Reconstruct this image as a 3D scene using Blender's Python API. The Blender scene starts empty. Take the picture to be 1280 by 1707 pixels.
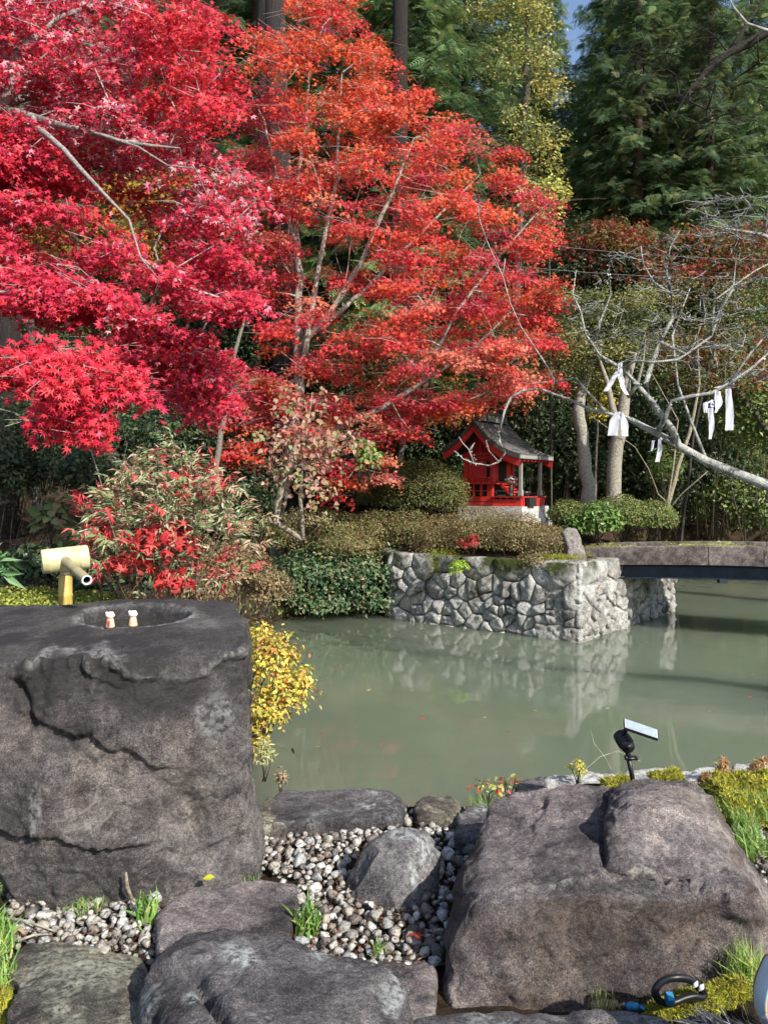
import bpy, bmesh, math, random
import numpy as np
from mathutils import Vector, Matrix
rad = math.radians
scene = bpy.context.scene
C = scene.collection
rng = np.random.default_rng(7)
random.seed(7)

# ------------------------------------------------------------------ camera, sky, sun, exposure
EYE = 1.9                      # camera height above the pond's surface
PITCH = rad(1.5)
cd = bpy.data.cameras.new('camera'); cam = bpy.data.objects.new('camera', cd); C.objects.link(cam)
cam.location = (0, 0, EYE); cam.rotation_euler = (math.pi/2-PITCH, 0, 0)
cd.sensor_fit = 'HORIZONTAL'; cd.sensor_width = 36; cd.lens = 36; cd.clip_start = 0.05; cd.clip_end = 500
scene.camera = cam
SUN = Vector((0.55, -0.66, 0.62)).normalized()          # towards the sun
w = bpy.data.worlds.new('World'); scene.world = w; w.use_nodes = True
nt = w.node_tree; bg = nt.nodes['Background']
sky = nt.nodes.new('ShaderNodeTexSky'); sky.sky_type = 'NISHITA'; sky.sun_disc = False
sky.sun_elevation = math.asin(SUN.z); sky.sun_rotation = math.atan2(SUN.x, SUN.y)
nt.links.new(sky.outputs[0], bg.inputs[0]); bg.inputs[1].default_value = 0.15
sl = bpy.data.lights.new('sun', 'SUN'); sl.energy = 5.0; sl.angle = rad(0.53); sl.color = (1, .95, .87)
so = bpy.data.objects.new('sun', sl); C.objects.link(so); so.rotation_euler = SUN.to_track_quat('Z', 'Y').to_euler()
so.location = (10, -8, 12)
vs = scene.view_settings; vs.view_transform = 'Standard'; vs.look = 'None'; vs.gamma = 1; vs.use_curve_mapping = False
vs.exposure = 0.58
scene.cycles.max_bounces = 6; scene.cycles.diffuse_bounces = 3; scene.cycles.transmission_bounces = 4
scene.cycles.transparent_max_bounces = 4; scene.cycles.caustics_reflective = False; scene.cycles.caustics_refractive = False

# ------------------------------------------------------------------ helpers
def P(px, py, d):
    """point at distance d (metres into the garden) that the photograph shows at px, py"""
    u = (px-640)/1280; v = (853.5-py)/1280
    y = math.cos(PITCH)+v*math.sin(PITCH); z = v*math.cos(PITCH)-math.sin(PITCH)
    return Vector((u*d/y, d, EYE+z*d/y))
def proj(V):
    V = np.asarray(V, float); x, y, z = V[:, 0], V[:, 1], V[:, 2]-EYE
    f = y*math.cos(PITCH)-z*math.sin(PITCH); up = y*math.sin(PITCH)+z*math.cos(PITCH)
    f = np.maximum(f, .01)
    return np.stack([640+1280*x/f, 853.5-1280*up/f], 1)
def tag(o, label=None, cat=None, group=None, kind=None):
    if label: o['label'] = label
    if cat: o['category'] = cat
    if group: o['group'] = group
    if kind: o['kind'] = kind
    return o
def thing(name, loc, label, cat, group=None):
    o = bpy.data.objects.new(name, None); o.empty_display_size = .1; C.objects.link(o); o.location = loc
    return tag(o, label, cat, group)
def adopt(o, parent):
    if parent is None: return o
    o.parent = parent
    t = Vector((0, 0, 0)); p = parent
    while p is not None: t = t+Vector(p.location)+p.matrix_parent_inverse.translation; p = p.parent
    o.matrix_parent_inverse = Matrix.Translation(-t)
    return o
def obj(name, me, mat=None, parent=None):
    o = bpy.data.objects.new(name, me); C.objects.link(o)
    if mat is not None and len(me.materials) == 0: me.materials.append(mat)
    if parent is not None: adopt(o, parent)
    return o
def fast_mesh(name, V, faces_flat, sizes, col=None, smooth=False):
    me = bpy.data.meshes.new(name)
    V = np.ascontiguousarray(V, dtype=np.float32); faces_flat = np.ascontiguousarray(faces_flat, dtype=np.int32)
    sizes = np.ascontiguousarray(sizes, dtype=np.int32)
    me.vertices.add(len(V)); me.vertices.foreach_set('co', V.ravel())
    me.loops.add(len(faces_flat)); me.loops.foreach_set('vertex_index', faces_flat)
    me.polygons.add(len(sizes))
    st = np.zeros(len(sizes), np.int32); st[1:] = np.cumsum(sizes)[:-1]
    me.polygons.foreach_set('loop_start', st)
    try: me.polygons.foreach_set('loop_total', sizes)
    except Exception: pass
    me.polygons.foreach_set('use_smooth', np.full(len(sizes), bool(smooth)))
    if col is not None:
        a = me.color_attributes.new('Col', 'FLOAT_COLOR', 'POINT')
        c = np.ones((len(V), 4), np.float32); c[:, :3] = col
        a.data.foreach_set('color', c.ravel())
    me.update(calc_edges=True)
    return me
class MB:
    """collects boxes, tubes and polygons into one mesh"""
    def __init__(s): s.V = []; s.F = []; s.S = []; s.Cc = []; s.n = 0
    def add(s, V, F, col=(.5, .5, .5)):
        V = np.asarray(V, float).reshape(-1, 3)
        for f in F: s.F.extend([i+s.n for i in f]); s.S.append(len(f))
        s.V.append(V); s.Cc.append(np.broadcast_to(np.asarray(col, float), V.shape)); s.n += len(V)
    def box(s, c, size, M=None, col=(.5, .5, .5), top=None):
        """box with centre c; top=(sx, sy) scales its upper face"""
        x, y, z = [q/2 for q in size]; tx, ty = top or (1, 1)
        V = [(-x, -y, -z), (x, -y, -z), (x, y, -z), (-x, y, -z), (-x*tx, -y*ty, z), (x*tx, -y*ty, z), (x*tx, y*ty, z), (-x*tx, y*ty, z)]
        V = [Vector(v) for v in V]
        if M is not None: V = [M @ v for v in V]
        V = [v+Vector(c) for v in V]
        s.add(V, [(0, 3, 2, 1), (4, 5, 6, 7), (0, 1, 5, 4), (1, 2, 6, 5), (2, 3, 7, 6), (3, 0, 4, 7)], col)
    def tube(s, pts, radii, n=6, col=(.5, .5, .5), cap=True, squash=1.0):
        pts = np.asarray([tuple(p) for p in pts], float); k = len(pts)
        r = np.broadcast_to(np.asarray(radii, float), (k,))
        T = np.gradient(pts, axis=0); T /= np.linalg.norm(T, axis=1)[:, None]+1e-9
        ref = np.array([0, 0, 1.]) if abs(T[:, 2]).mean() < .8 else np.array([1., 0, 0])
        A = np.cross(T, ref); A /= np.linalg.norm(A, axis=1)[:, None]+1e-9; B = np.cross(T, A)
        a = np.arange(n)/n*2*math.pi
        V = pts[:, None]+r[:, None, None]*(np.cos(a)[None, :, None]*A[:, None]+squash*np.sin(a)[None, :, None]*B[:, None])
        F = []
        for i in range(k-1):
            for j in range(n):
                j2 = (j+1) % n; F.append((i*n+j, i*n+j2, (i+1)*n+j2, (i+1)*n+j))
        if cap: F.append(tuple(range(n))[::-1]); F.append(tuple((k-1)*n+j for j in range(n)))
        s.add(V.reshape(-1, 3), F, col)
    def lathe(s, prof, c, n=16, M=None, col=(.5, .5, .5)):
        V = []; F = []
        for r, z in prof:
            for j in range(n):
                v = Vector((r*math.cos(2*math.pi*j/n), r*math.sin(2*math.pi*j/n), z))
                V.append((M @ v if M is not None else v)+Vector(c))
        for i in range(len(prof)-1):
            for j in range(n):
                j2 = (j+1) % n; F.append((i*n+j, i*n+j2, (i+1)*n+j2, (i+1)*n+j))
        s.add(V, F, col)
    def build(s, name, mat, parent=None, smooth=False, mesh_only=False):
        me = fast_mesh(name, np.concatenate(s.V), s.F, s.S, np.concatenate(s.Cc), smooth)
        me.validate()
        if mesh_only: me.materials.append(mat); return me
        return obj(name, me, mat, parent)

# ---- vectorised gradient noise
_perm = np.random.default_rng(3).permutation(4096)
_grad = np.random.default_rng(4).normal(size=(4096, 3)); _grad /= np.linalg.norm(_grad, axis=1)[:, None]
def _h(i, j, k): return _perm[(_perm[(_perm[i & 4095]+j) & 4095]+k) & 4095]
def noise3(X):
    X = np.asarray(X, float); I = np.floor(X).astype(int); f = X-I
    u = f*f*f*(f*(f*6-15)+10); out = np.zeros(len(X))
    for dx in (0, 1):
        wx = u[:, 0] if dx else 1-u[:, 0]
        for dy in (0, 1):
            wy = u[:, 1] if dy else 1-u[:, 1]
            for dz in (0, 1):
                wz = u[:, 2] if dz else 1-u[:, 2]
                g = _grad[_h(I[:, 0]+dx, I[:, 1]+dy, I[:, 2]+dz)]
                out += wx*wy*wz*((f-np.array([dx, dy, dz]))*g).sum(1)
    return out*1.6
def fbm(X, oct=4, gain=.5, lac=2.03):
    a = 1; s = 0; o = np.zeros(len(X)); X = np.asarray(X, float)
    for i in range(oct): o += a*noise3(X+i*17.3); s += a; a *= gain; X = X*lac
    return o/s
def ridged(X, oct=4):
    a = 1; s = 0; o = np.zeros(len(X)); X = np.asarray(X, float)
    for i in range(oct): o += a*(1-2*abs(noise3(X+i*11.7))); s += a; a *= .5; X = X*2.1
    return o/s
def sstep(x): x = np.clip(x, 0, 1); return x*x*(3-2*x)
def poly_in(pts, poly):
    x, y = pts[:, 0], pts[:, 1]; ins = np.zeros(len(pts), bool); n = len(poly)
    for i in range(n):
        x0, y0 = poly[i]; x1, y1 = poly[(i+1) % n]
        if y0 == y1: continue
        c = ((y0 > y) != (y1 > y)) & (x < (x1-x0)*(y-y0)/(y1-y0)+x0); ins ^= c
    return ins
def seg_dist(pts, poly, closed=False):
    """distance and signed side to a polyline in the plane"""
    best = np.full(len(pts), 1e9); side = np.zeros(len(pts)); m = len(poly) if closed else len(poly)-1
    for i in range(m):
        a = np.array(poly[i][:2], float); b = np.array(poly[(i+1) % len(poly)][:2], float); ab = b-a
        t = np.clip(((pts-a) @ ab)/(ab @ ab), 0, 1); q = a+t[:, None]*ab
        d = np.hypot(*(pts-q).T); s = ab[0]*(pts[:, 1]-a[1])-ab[1]*(pts[:, 0]-a[0])
        m_ = d < best; best[m_] = d[m_]; side[m_] = np.sign(s[m_])
    return best, side

# ------------------------------------------------------------------ materials
MATS = {}
def nodes_mat(name):
    m = bpy.data.materials.new(name); m.use_nodes = True; MATS[name] = m
    n = m.node_tree.nodes; return m, n, m.node_tree.links, n['Principled BSDF']
def ramp(n, stops):
    r = n.new('ShaderNodeValToRGB'); e = r.color_ramp.elements
    while len(e) < len(stops): e.new(.5)
    for i, (p, c) in enumerate(stops): e[i].position = p; e[i].color = (*c, 1) if len(c) == 3 else c
    return r
def tex(n, l, co, scale, detail=5, rough=.6, kind='ShaderNodeTexNoise', dist=0):
    t = n.new(kind); t.inputs['Scale'].default_value = scale
    if kind == 'ShaderNodeTexNoise':
        t.inputs['Detail'].default_value = detail; t.inputs['Roughness'].default_value = rough; t.inputs['Distortion'].default_value = dist
    l.new(co, t.inputs['Vector']); return t
def mixc(n, l, fac, a, b, mode='MIX'):
    m = n.new('ShaderNodeMix'); m.data_type = 'RGBA'; m.blend_type = mode
    for s, v in ((m.inputs[0], fac), (m.inputs[6], a), (m.inputs[7], b)):
        if hasattr(v, 'links'): l.new(v, s)
        elif isinstance(v, (int, float)): s.default_value = v
        else: s.default_value = (*v, 1)
    return m.outputs[2]
def mathn(n, l, op, a, b):
    m = n.new('ShaderNodeMath'); m.operation = op
    for s, v in ((m.inputs[0], a), (m.inputs[1], b)):
        if hasattr(v, 'links'): l.new(v, s)
        else: s.default_value = v
    return m.outputs[0]
def rock_mat(name, dark, light, warm, lichen=(.42, .43, .40), lich_lo=.62, warm_lo=.5, bump=.5, speck=.5, moss=None, scale=1.0, mode='MIX'):
    m, n, l, b = nodes_mat(name)
    co = n.new('ShaderNodeTexCoord').outputs['Object']
    big = tex(n, l, co, 2.2*scale, 6, .62); r1 = ramp(n, [(.36, dark), (.62, light)]); l.new(big.outputs[0], r1.inputs[0])
    wn = tex(n, l, co, 1.3*scale, 5, .6, dist=.6); rw = ramp(n, [(warm_lo, (0, 0, 0)), (warm_lo+.18, (1, 1, 1))]); l.new(wn.outputs[1], rw.inputs[0])
    wf = mathn(n, l, 'MULTIPLY', rw.outputs[0], .6)
    c = mixc(n, l, wf, r1.outputs[0], warm)
    fine = tex(n, l, co, 75*scale, 6, .8); rf = ramp(n, [(.36, (.12, .11, .11)), (.5, (.95, .93, .93)), (.64, (1.9, 1.85, 1.8))]); l.new(fine.outputs[0], rf.inputs[0])
    c = mixc(n, l, speck, c, rf.outputs[0], 'MULTIPLY')
    mid = tex(n, l, co, 16*scale, 7, .75, dist=.5); rm = ramp(n, [(.36, (.34, .32, .32)), (.5, (.95, .94, .93)), (.66, (1.5, 1.46, 1.4))]); l.new(mid.outputs[0], rm.inputs[0])
    c = mixc(n, l, .75, c, rm.outputs[0], 'MULTIPLY')
    g2 = tex(n, l, co, 210*scale, 3, .8); rg2 = ramp(n, [(.38, (.25, .24, .24)), (.5, (.95, .94, .94)), (.62, (1.75, 1.7, 1.65))]); l.new(g2.outputs[0], rg2.inputs[0])
    c = mixc(n, l, .8, c, rg2.outputs[0], 'MULTIPLY')
    lg = tex(n, l, co, 5*scale, 5, .6, dist=1.2); rlg = ramp(n, [(.34, (.45, .43, .44)), (.5, (1, 1, 1)), (.66, (1.45, 1.4, 1.32))]); l.new(lg.outputs[0], rlg.inputs[0])
    c = mixc(n, l, .85, c, rlg.outputs[0], 'MULTIPLY')
    # white grains
    gr = tex(n, l, co, 160*scale, 2, .6); rg = ramp(n, [(.62, (0, 0, 0)), (.7, (1, 1, 1))]); l.new(gr.outputs[0], rg.inputs[0])
    c = mixc(n, l, mathn(n, l, 'MULTIPLY', rg.outputs[0], .45), c, (.5, .48, .46))
    vn = tex(n, l, co, 2.6*scale, 6, .55, dist=1.5); rv = ramp(n, [(.485, (0, 0, 0)), (.5, (1, 1, 1)), (.515, (0, 0, 0))]); l.new(vn.outputs[0], rv.inputs[0])
    vm = tex(n, l, co, 6*scale, 4, .6); rvm = ramp(n, [(.5, (0, 0, 0)), (.62, (1, 1, 1))]); l.new(vm.outputs[0], rvm.inputs[0])
    c = mixc(n, l, mathn(n, l, 'MULTIPLY', mathn(n, l, 'MULTIPLY', rv.outputs[0], rvm.outputs[0]), .55), c, (.40, .38, .35))
    # lichen blotches with broken edges
    li = tex(n, l, co, 3.1*scale, 9, .74, dist=.3); rl = ramp(n, [(lich_lo, (0, 0, 0)), (lich_lo+.07, (1, 1, 1))]); l.new(li.outputs[0], rl.inputs[0])
    lb = tex(n, l, co, 45*scale, 5, .7); rlb = ramp(n, [(.42, (0, 0, 0)), (.58, (1, 1, 1))]); l.new(lb.outputs[0], rlb.inputs[0])
    lf = mathn(n, l, 'MULTIPLY', rl.outputs[0], rlb.outputs[0])
    c = mixc(n, l, mathn(n, l, 'MULTIPLY', lf, .8), c, lichen)
    at = n.new('ShaderNodeAttribute'); at.attribute_name = 'PaleWear'      # pale tone set on the mesh: worn or lichened ridges, right faces of corner stones
    wr = mathn(n, l, 'MULTIPLY', at.outputs['Fac'], rlb.outputs[0])
    c = mixc(n, l, wr, c, lichen)
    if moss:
        at2 = n.new('ShaderNodeAttribute'); at2.attribute_name = 'MossTone'
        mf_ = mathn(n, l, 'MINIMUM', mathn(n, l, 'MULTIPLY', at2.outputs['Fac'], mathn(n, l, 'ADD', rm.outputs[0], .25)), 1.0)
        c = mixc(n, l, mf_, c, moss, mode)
    l.new(c, b.inputs['Base Color']); b.inputs['Roughness'].default_value = .82; b.inputs['Specular IOR Level'].default_value = .3
    bn = tex(n, l, co, 120*scale, 6, .8); bu = n.new('ShaderNodeBump'); bu.inputs['Strength'].default_value = min(1, bump*1.3); bu.inputs['Distance'].default_value = .022/scale
    bn2 = tex(n, l, co, 22*scale, 10, .78); bu2 = n.new('ShaderNodeBump'); bu2.inputs['Strength'].default_value = bump; bu2.inputs['Distance'].default_value = .06/scale
    l.new(bn2.outputs[0], bu2.inputs['Height']); l.new(bn.outputs[0], bu.inputs['Height']); l.new(bu2.outputs[0], bu.inputs['Normal'])
    l.new(bu.outputs[0], b.inputs['Normal'])
    return m
def leaf_mat(name, trans=.3, rough=.5, spec=.3):
    m, n, l, b = nodes_mat(name)
    at = n.new('ShaderNodeAttribute'); at.attribute_name = 'Col'
    l.new(at.outputs[0], b.inputs['Base Color']); b.inputs['Roughness'].default_value = rough; b.inputs['Specular IOR Level'].default_value = spec
    tr = n.new('ShaderNodeBsdfTranslucent'); l.new(at.outputs[0], tr.inputs[0])
    mx = n.new('ShaderNodeMixShader'); mx.inputs[0].default_value = trans
    l.new(b.outputs[0], mx.inputs[1]); l.new(tr.outputs[0], mx.inputs[2]); l.new(mx.outputs[0], n['Material Output'].inputs[0])
    return m
def simple_mat(name, col, rough=.6, metal=0, noise=.25, scale=20, bump=.15, spec=.4, stretch=None, dist=.005, col2=None):
    m, n, l, b = nodes_mat(name)
    co = n.new('ShaderNodeTexCoord').outputs['Object']
    if stretch:
        mp = n.new('ShaderNodeMapping'); mp.inputs['Scale'].default_value = stretch; l.new(co, mp.inputs[0]); co = mp.outputs[0]
    t = tex(n, l, co, scale, 6, .65); lo = col2 or tuple(c*(1-noise*1.6) for c in col)
    r = ramp(n, [(.3, lo), (.7, tuple(min(1, c*(1+noise*.4)) for c in col))]); l.new(t.outputs[0], r.inputs[0])
    l.new(r.outputs[0], b.inputs['Base Color']); b.inputs['Roughness'].default_value = rough; b.inputs['Metallic'].default_value = metal
    b.inputs['Specular IOR Level'].default_value = spec
    bu = n.new('ShaderNodeBump'); bu.inputs['Strength'].default_value = bump; bu.inputs['Distance'].default_value = dist
    l.new(t.outputs[0], bu.inputs['Height']); l.new(bu.outputs[0], b.inputs['Normal'])
    return m
def attr_mat(name, rough=.8, noise=.5, scale=30, bump=.4, dist=.01, spec=.3, world=False):
    """colour from the mesh, broken up by noise"""
    m, n, l, b = nodes_mat(name)
    co = n.new('ShaderNodeNewGeometry').outputs['Position'] if world else n.new('ShaderNodeTexCoord').outputs['Object']; at = n.new('ShaderNodeAttribute'); at.attribute_name = 'Col'
    t = tex(n, l, co, scale, 7, .72); r = ramp(n, [(.36, (1-noise,)*3), (.52, (.95,)*3), (.68, (1.35,)*3)]); l.new(t.outputs[0], r.inputs[0])
    c = mixc(n, l, 1.0, at.outputs[0], r.outputs[0], 'MULTIPLY')
    l.new(c, b.inputs['Base Color']); b.inputs['Roughness'].default_value = rough; b.inputs['Specular IOR Level'].default_value = spec
    bu = n.new('ShaderNodeBump'); bu.inputs['Strength'].default_value = bump; bu.inputs['Distance'].default_value = dist
    l.new(t.outputs[0], bu.inputs['Height']); l.new(bu.outputs[0], b.inputs['Normal'])
    return m
M_basin = rock_mat('basin_rock', (.09, .082, .085), (.26, .242, .238), (.37, .33, .27), lichen=(.50, .50, .48), lich_lo=.62, warm_lo=.56, bump=.9, moss=(.055, .050, .052))  # moss slot holds a dark grey tone for the upper part and hollow
M_slab = rock_mat('slab_rock', (.11, .098, .102), (.34, .305, .308), (.44, .38, .29), lichen=(.58, .54, .48), lich_lo=.60, warm_lo=.55, bump=.7, moss=(.62, .55, .48), mode='MULTIPLY')
M_dark = rock_mat('dark_boulder', (.075, .072, .076), (.24, .23, .238), (.25, .235, .21), lichen=(.70, .74, .71), lich_lo=.55, warm_lo=.6, bump=.65)
M_pale = rock_mat('pale_boulder', (.10, .09, .08), (.24, .22, .18), (.32, .28, .18), lichen=(.62, .60, .46), lich_lo=.47, warm_lo=.5, bump=.7)
M_edge = rock_mat('edging_stone', (.30, .31, .30), (.55, .56, .53), (.45, .43, .33), lichen=(.75, .76, .72), lich_lo=.5, warm_lo=.6, bump=.5)
M_wallstone = rock_mat('wall_stone', (.17, .168, .155), (.56, .56, .53), (.32, .29, .22), lichen=(.74, .75, .72), lich_lo=.47, warm_lo=.5, bump=.8, speck=.6, moss=(.06, .075, .012), scale=1.3)
M_granite = rock_mat('granite', (.20, .18, .17), (.36, .34, .32), (.22, .19, .16), lichen=(.5, .5, .48), lich_lo=.6, bump=.8, speck=.8)
M_bridge = rock_mat('bridge_stone', (.17, .145, .135), (.38, .34, .32), (.22, .18, .16), lichen=(.45, .43, .38), lich_lo=.58, bump=1.0, speck=.8, moss=(.30, .32, .03))
M_pebble = attr_mat('pebble_stone', .8, .72, 70, .7, .006, world=True)
M_leaf = leaf_mat('leaf', .32)
M_glossy = leaf_mat('glossy_leaf', .18, .42, .35)
M_needle = leaf_mat('needle', .3, .6, .2)
M_lichen = rock_mat('lichen_bark', (.10, .10, .09), (.42, .43, .40), (.30, .30, .25), lichen=(.74, .77, .72), lich_lo=.44, warm_lo=.6, bump=.9, scale=4)
M_bark = attr_mat('bark', .9, .55, 35, .8, .02, .1)
def soil_mat():
    m, n, l, b = nodes_mat('soil')
    co = n.new('ShaderNodeTexCoord').outputs['Object']
    a = tex(n, l, co, 3, 8, .7); r = ramp(n, [(.3, (.03, .022, .015)), (.55, (.075, .052, .032)), (.75, (.11, .085, .04))]); l.new(a.outputs[0], r.inputs[0])
    v = tex(n, l, co, 38, 5, .8); rv = ramp(n, [(.35, (.4, .38, .35)), (.6, (1, 1, 1)), (.72, (1.6, 1.25, .8))]); l.new(v.outputs[0], rv.inputs[0])
    c = mixc(n, l, 1.0, r.outputs[0], rv.outputs[0], 'MULTIPLY')
    l.new(c, b.inputs['Base Color']); b.inputs['Roughness'].default_value = .95; b.inputs['Specular IOR Level'].default_value = .1
    bu = n.new('ShaderNodeBump'); bu.inputs['Strength'].default_value = 1; bu.inputs['Distance'].default_value = .03
    l.new(v.outputs[0], bu.inputs['Height']); l.new(bu.outputs[0], b.inputs['Normal']); return m
M_soil = soil_mat()
def water_mat():
    m, n, l, b = nodes_mat('pond_water')
    co = n.new('ShaderNodeTexCoord').outputs['Object']
    a = tex(n, l, co, .5, 5, .6); r = ramp(n, [(.35, (.118, .145, .098)), (.65, (.148, .176, .12))]); l.new(a.outputs[0], r.inputs[0])
    l.new(r.outputs[0], b.inputs['Base Color']); b.inputs['Roughness'].default_value = .015; b.inputs['IOR'].default_value = 1.5; b.subsurface_method = 'BURLEY'; b.inputs['Subsurface Weight'].default_value = 1; b.inputs['Subsurface Radius'].default_value = (.6, .7, .5); b.inputs['Subsurface Scale'].default_value = 1.6
    mp = n.new('ShaderNodeMapping'); mp.inputs['Scale'].default_value = (1.0, 2.2, 1); l.new(co, mp.inputs[0])
    w1 = tex(n, l, mp.outputs[0], 2.2, 3, .5); w2 = tex(n, l, mp.outputs[0], 11, 2, .5)
    h = mathn(n, l, 'ADD', w1.outputs[0], mathn(n, l, 'MULTIPLY', w2.outputs[0], .12))
    bu = n.new('ShaderNodeBump'); bu.inputs['Strength'].default_value = .06; bu.inputs['Distance'].default_value = .03
    l.new(h, bu.inputs['Height']); l.new(bu.outputs[0], b.inputs['Normal']); return m
M_water = water_mat()

# ------------------------------------------------------------------ ground, pond, water
POND = [(-.80, 3.95), (-.2, 3.80), (.4, 3.80), (.75, 3.95), (1.1, 4.12), (2.4, 4.22), (3.4, 4.35), (3.85, 5.2), (3.9, 7.0), (4.7, 7.9), (6.2, 7.6), (6.6, 10.2), (12, 12), (13, 18),
        (9, 20), (5.8, 18.5), (4.3, 15.2), (4.55, 12.2), (2.50, 9.80), (.2, 11.55), (-.3, 12.35), (-1.0, 12.2), (-1.65, 11.4), (-1.75, 9), (-1.35, 6.8), (-.95, 5.2)]
ISLAND = [(.14, 11.5), (2.46, 9.7), (4.60, 12.2), (4.35, 15.3), (3.2, 17), (.3, 16.5), (-.2, 13)]
def land_height(X, Y):
    Q = np.stack([X, Y], 1); z = np.full(len(X), .33)
    z += np.where(Y < 4.4, .0, 0)
    z += sstep((Y-5)/8)*.35*(X < 2) + sstep((Y-12.5)/5)*.7 + np.maximum(Y-20, 0)*.30
    z += sstep((-X-1.6)/3)*.35*(Y > 4)
    z = np.minimum(z, 13+0*z) + .06*fbm(np.stack([X*.6, Y*.6, 0*X], 1), 3)*(sstep((Y-4)/2)+.15) + .5*fbm(np.stack([X*.12, Y*.12, 0*X+5], 1), 2)*sstep((Y-18)/8)
    return z
def ground_height(x, y): return float(land_height(np.array([x]), np.array([y]))[0])
xs = np.unique(np.concatenate([np.linspace(-150, -9, 14), np.linspace(-9, 11, 134), np.linspace(11, 150, 14)]))
ys = np.unique(np.concatenate([np.linspace(-60, -1, 8), np.linspace(-1, 21, 148), np.linspace(21, 60, 20), np.linspace(60, 220, 8)]))
GX, GY = np.meshgrid(xs, ys); gx, gy = GX.ravel(), GY.ravel()
gz = land_height(gx, gy); q = np.stack([gx, gy], 1); ins = poly_in(q, POND); dd, _ = seg_dist(q, POND, True)
gz = np.where(ins, np.maximum(-.7, gz-.1-dd*6), gz)
nx, ny = len(xs), len(ys); i = np.arange((nx-1)*(ny-1)); r_, c_ = i//(nx-1), i % (nx-1); a_ = r_*nx+c_
me = fast_mesh('ground', np.stack([gx, gy, gz], 1), np.stack([a_, a_+1, a_+nx+1, a_+nx], 1).ravel(), np.full(len(i), 4), None, True)
tag(obj('ground', me, M_soil), 'brown leaf littered earth around the pond', kind='structure')
wx = MB(); wx.add([(-3, 3.2, 0), (14, 3.2, 0), (14, 21, 0), (-3, 21, 0)], [(0, 1, 2, 3)])
tag(wx.build('pond_water', M_water), 'murky grey green pond water', kind='structure')

# ------------------------------------------------------------------ rocks
def hull_mesh(groups):
    bm = bmesh.new()
    for pts in groups:
        vs_ = [bm.verts.new(p) for p in pts]
        r = bmesh.ops.convex_hull(bm, input=vs_)
        junk = [e for e in r.get('geom_interior', []) if isinstance(e, bmesh.types.BMVert)]
        if junk: bmesh.ops.delete(bm, geom=junk, context='VERTS')
    me = bpy.data.meshes.new('hull'); bm.to_mesh(me); bm.free(); return me
def remeshed(groups, voxel, smooth):
    me = hull_mesh(groups); o = bpy.data.objects.new('tmp', me); C.objects.link(o)
    md = o.modifiers.new('r', 'REMESH'); md.mode = 'VOXEL'; md.voxel_size = voxel
    ms = o.modifiers.new('s', 'SMOOTH'); ms.factor = .6; ms.iterations = smooth
    dg = bpy.context.evaluated_depsgraph_get(); ev = o.evaluated_get(dg); out = bpy.data.meshes.new_from_object(ev)
    bpy.data.objects.remove(o); bpy.data.meshes.remove(me); return out
def chips(V, N, seed, K, R=(.08, .28), dep=(.002, .02), keep=None):
    """split flat facets off the surface, with sharp arrises between them"""
    r = np.random.default_rng(seed+900); V = V.copy()
    for _ in range(K):
        i = r.integers(len(V)); 
        if keep is not None and keep[i] < .5: continue
        n = N[i]+r.normal(size=3)*.16; n /= np.linalg.norm(n); rr = r.uniform(*R); p = V[i]-n*r.uniform(*dep)*(rr/R[1]+.3)
        D = V-V[i]; e = (V-p) @ n; m = np.linalg.norm(D*np.array([1, 1, 1.]), axis=1)+.03*noise3(V*9+seed) ; f = sstep((rr-m)/(rr*.12)); cp_ = .085*rr; V -= np.outer(cp_*np.tanh(np.maximum(e, 0)/cp_)*f*(N @ n > .2), n)
    return V
def rock_mesh(groups, voxel=.011, smooth=3, amp=.03, freq=3.0, seed=0, feats=(), wear=.5, base=.15, facet=.5, grain=.004, nchip=30, chipR=(.04, .13), stain=None):
    gr = []
    for g in groups:
        g = [Vector(p) for p in g]
        gr.append(g+[Vector((p.x, p.y, base)) for p in g])
    me = remeshed(gr, voxel, smooth); n = len(me.vertices)
    V = np.empty(n*3, np.float32); me.vertices.foreach_get('co', V); V = V.reshape(-1, 3).astype(float)
    N = np.empty(n*3, np.float32); me.vertices.foreach_get('normal', N); N = N.reshape(-1, 3).astype(float)
    V = chips(V, N, seed, nchip, chipR)
    X = V+seed*7.7
    big = fbm(X*freq, 3); rd = ridged(X*freq*.8+3, 4)
    # stepped flakes: quantised noise gives split faces and ledges
    st = fbm(X*freq*1.1+9, 4)*5; stf = (np.floor(st)+sstep((st-np.floor(st)-.45)/.10))/5
    rough_ = sstep(fbm(X*2.1+31, 2)*2+.6); d = amp*big+amp*.5*rd+amp*facet*1.3*stf+(.007*ridged(X*9+4, 4)+.006*fbm(X*13, 3))*rough_+grain*fbm(X*22, 4)+grain*.9*fbm(X*55, 3)
    W = np.clip((rd-.62)*3, 0, 1)*wear*.8
    pp = proj(V)
    for ft in feats: d, W = ft(V, pp, N, d, W)
    V2 = V+N*d[:, None]
    me.vertices.foreach_set('co', V2.astype(np.float32).ravel())
    a = me.attributes.new('PaleWear', 'FLOAT', 'POINT'); a.data.foreach_set('value', np.clip(W, 0, 1).astype(np.float32))
    if stain is not None: a = me.attributes.new('MossTone', 'FLOAT', 'POINT'); a.data.foreach_set('value', np.clip(stain(V2, N), 0, 1).astype(np.float32))
    me.polygons.foreach_set('use_smooth', np.ones(len(me.polygons), bool)); me.update()
    return me
def groove(pts, width, depth, wear=0):
    def f(V, pp, N, d, W):
        jit = 5*fbm(V*9, 3); dist, _ = seg_dist(pp, pts); dist = dist+jit*.5; front = N[:, 1] < .5
        k = np.exp(-(dist/width)**2)*front; return d-depth*k, np.clip(W+wear*np.exp(-((dist-width*1.4)/width)**2)*front, 0, 1)
    return f
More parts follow.
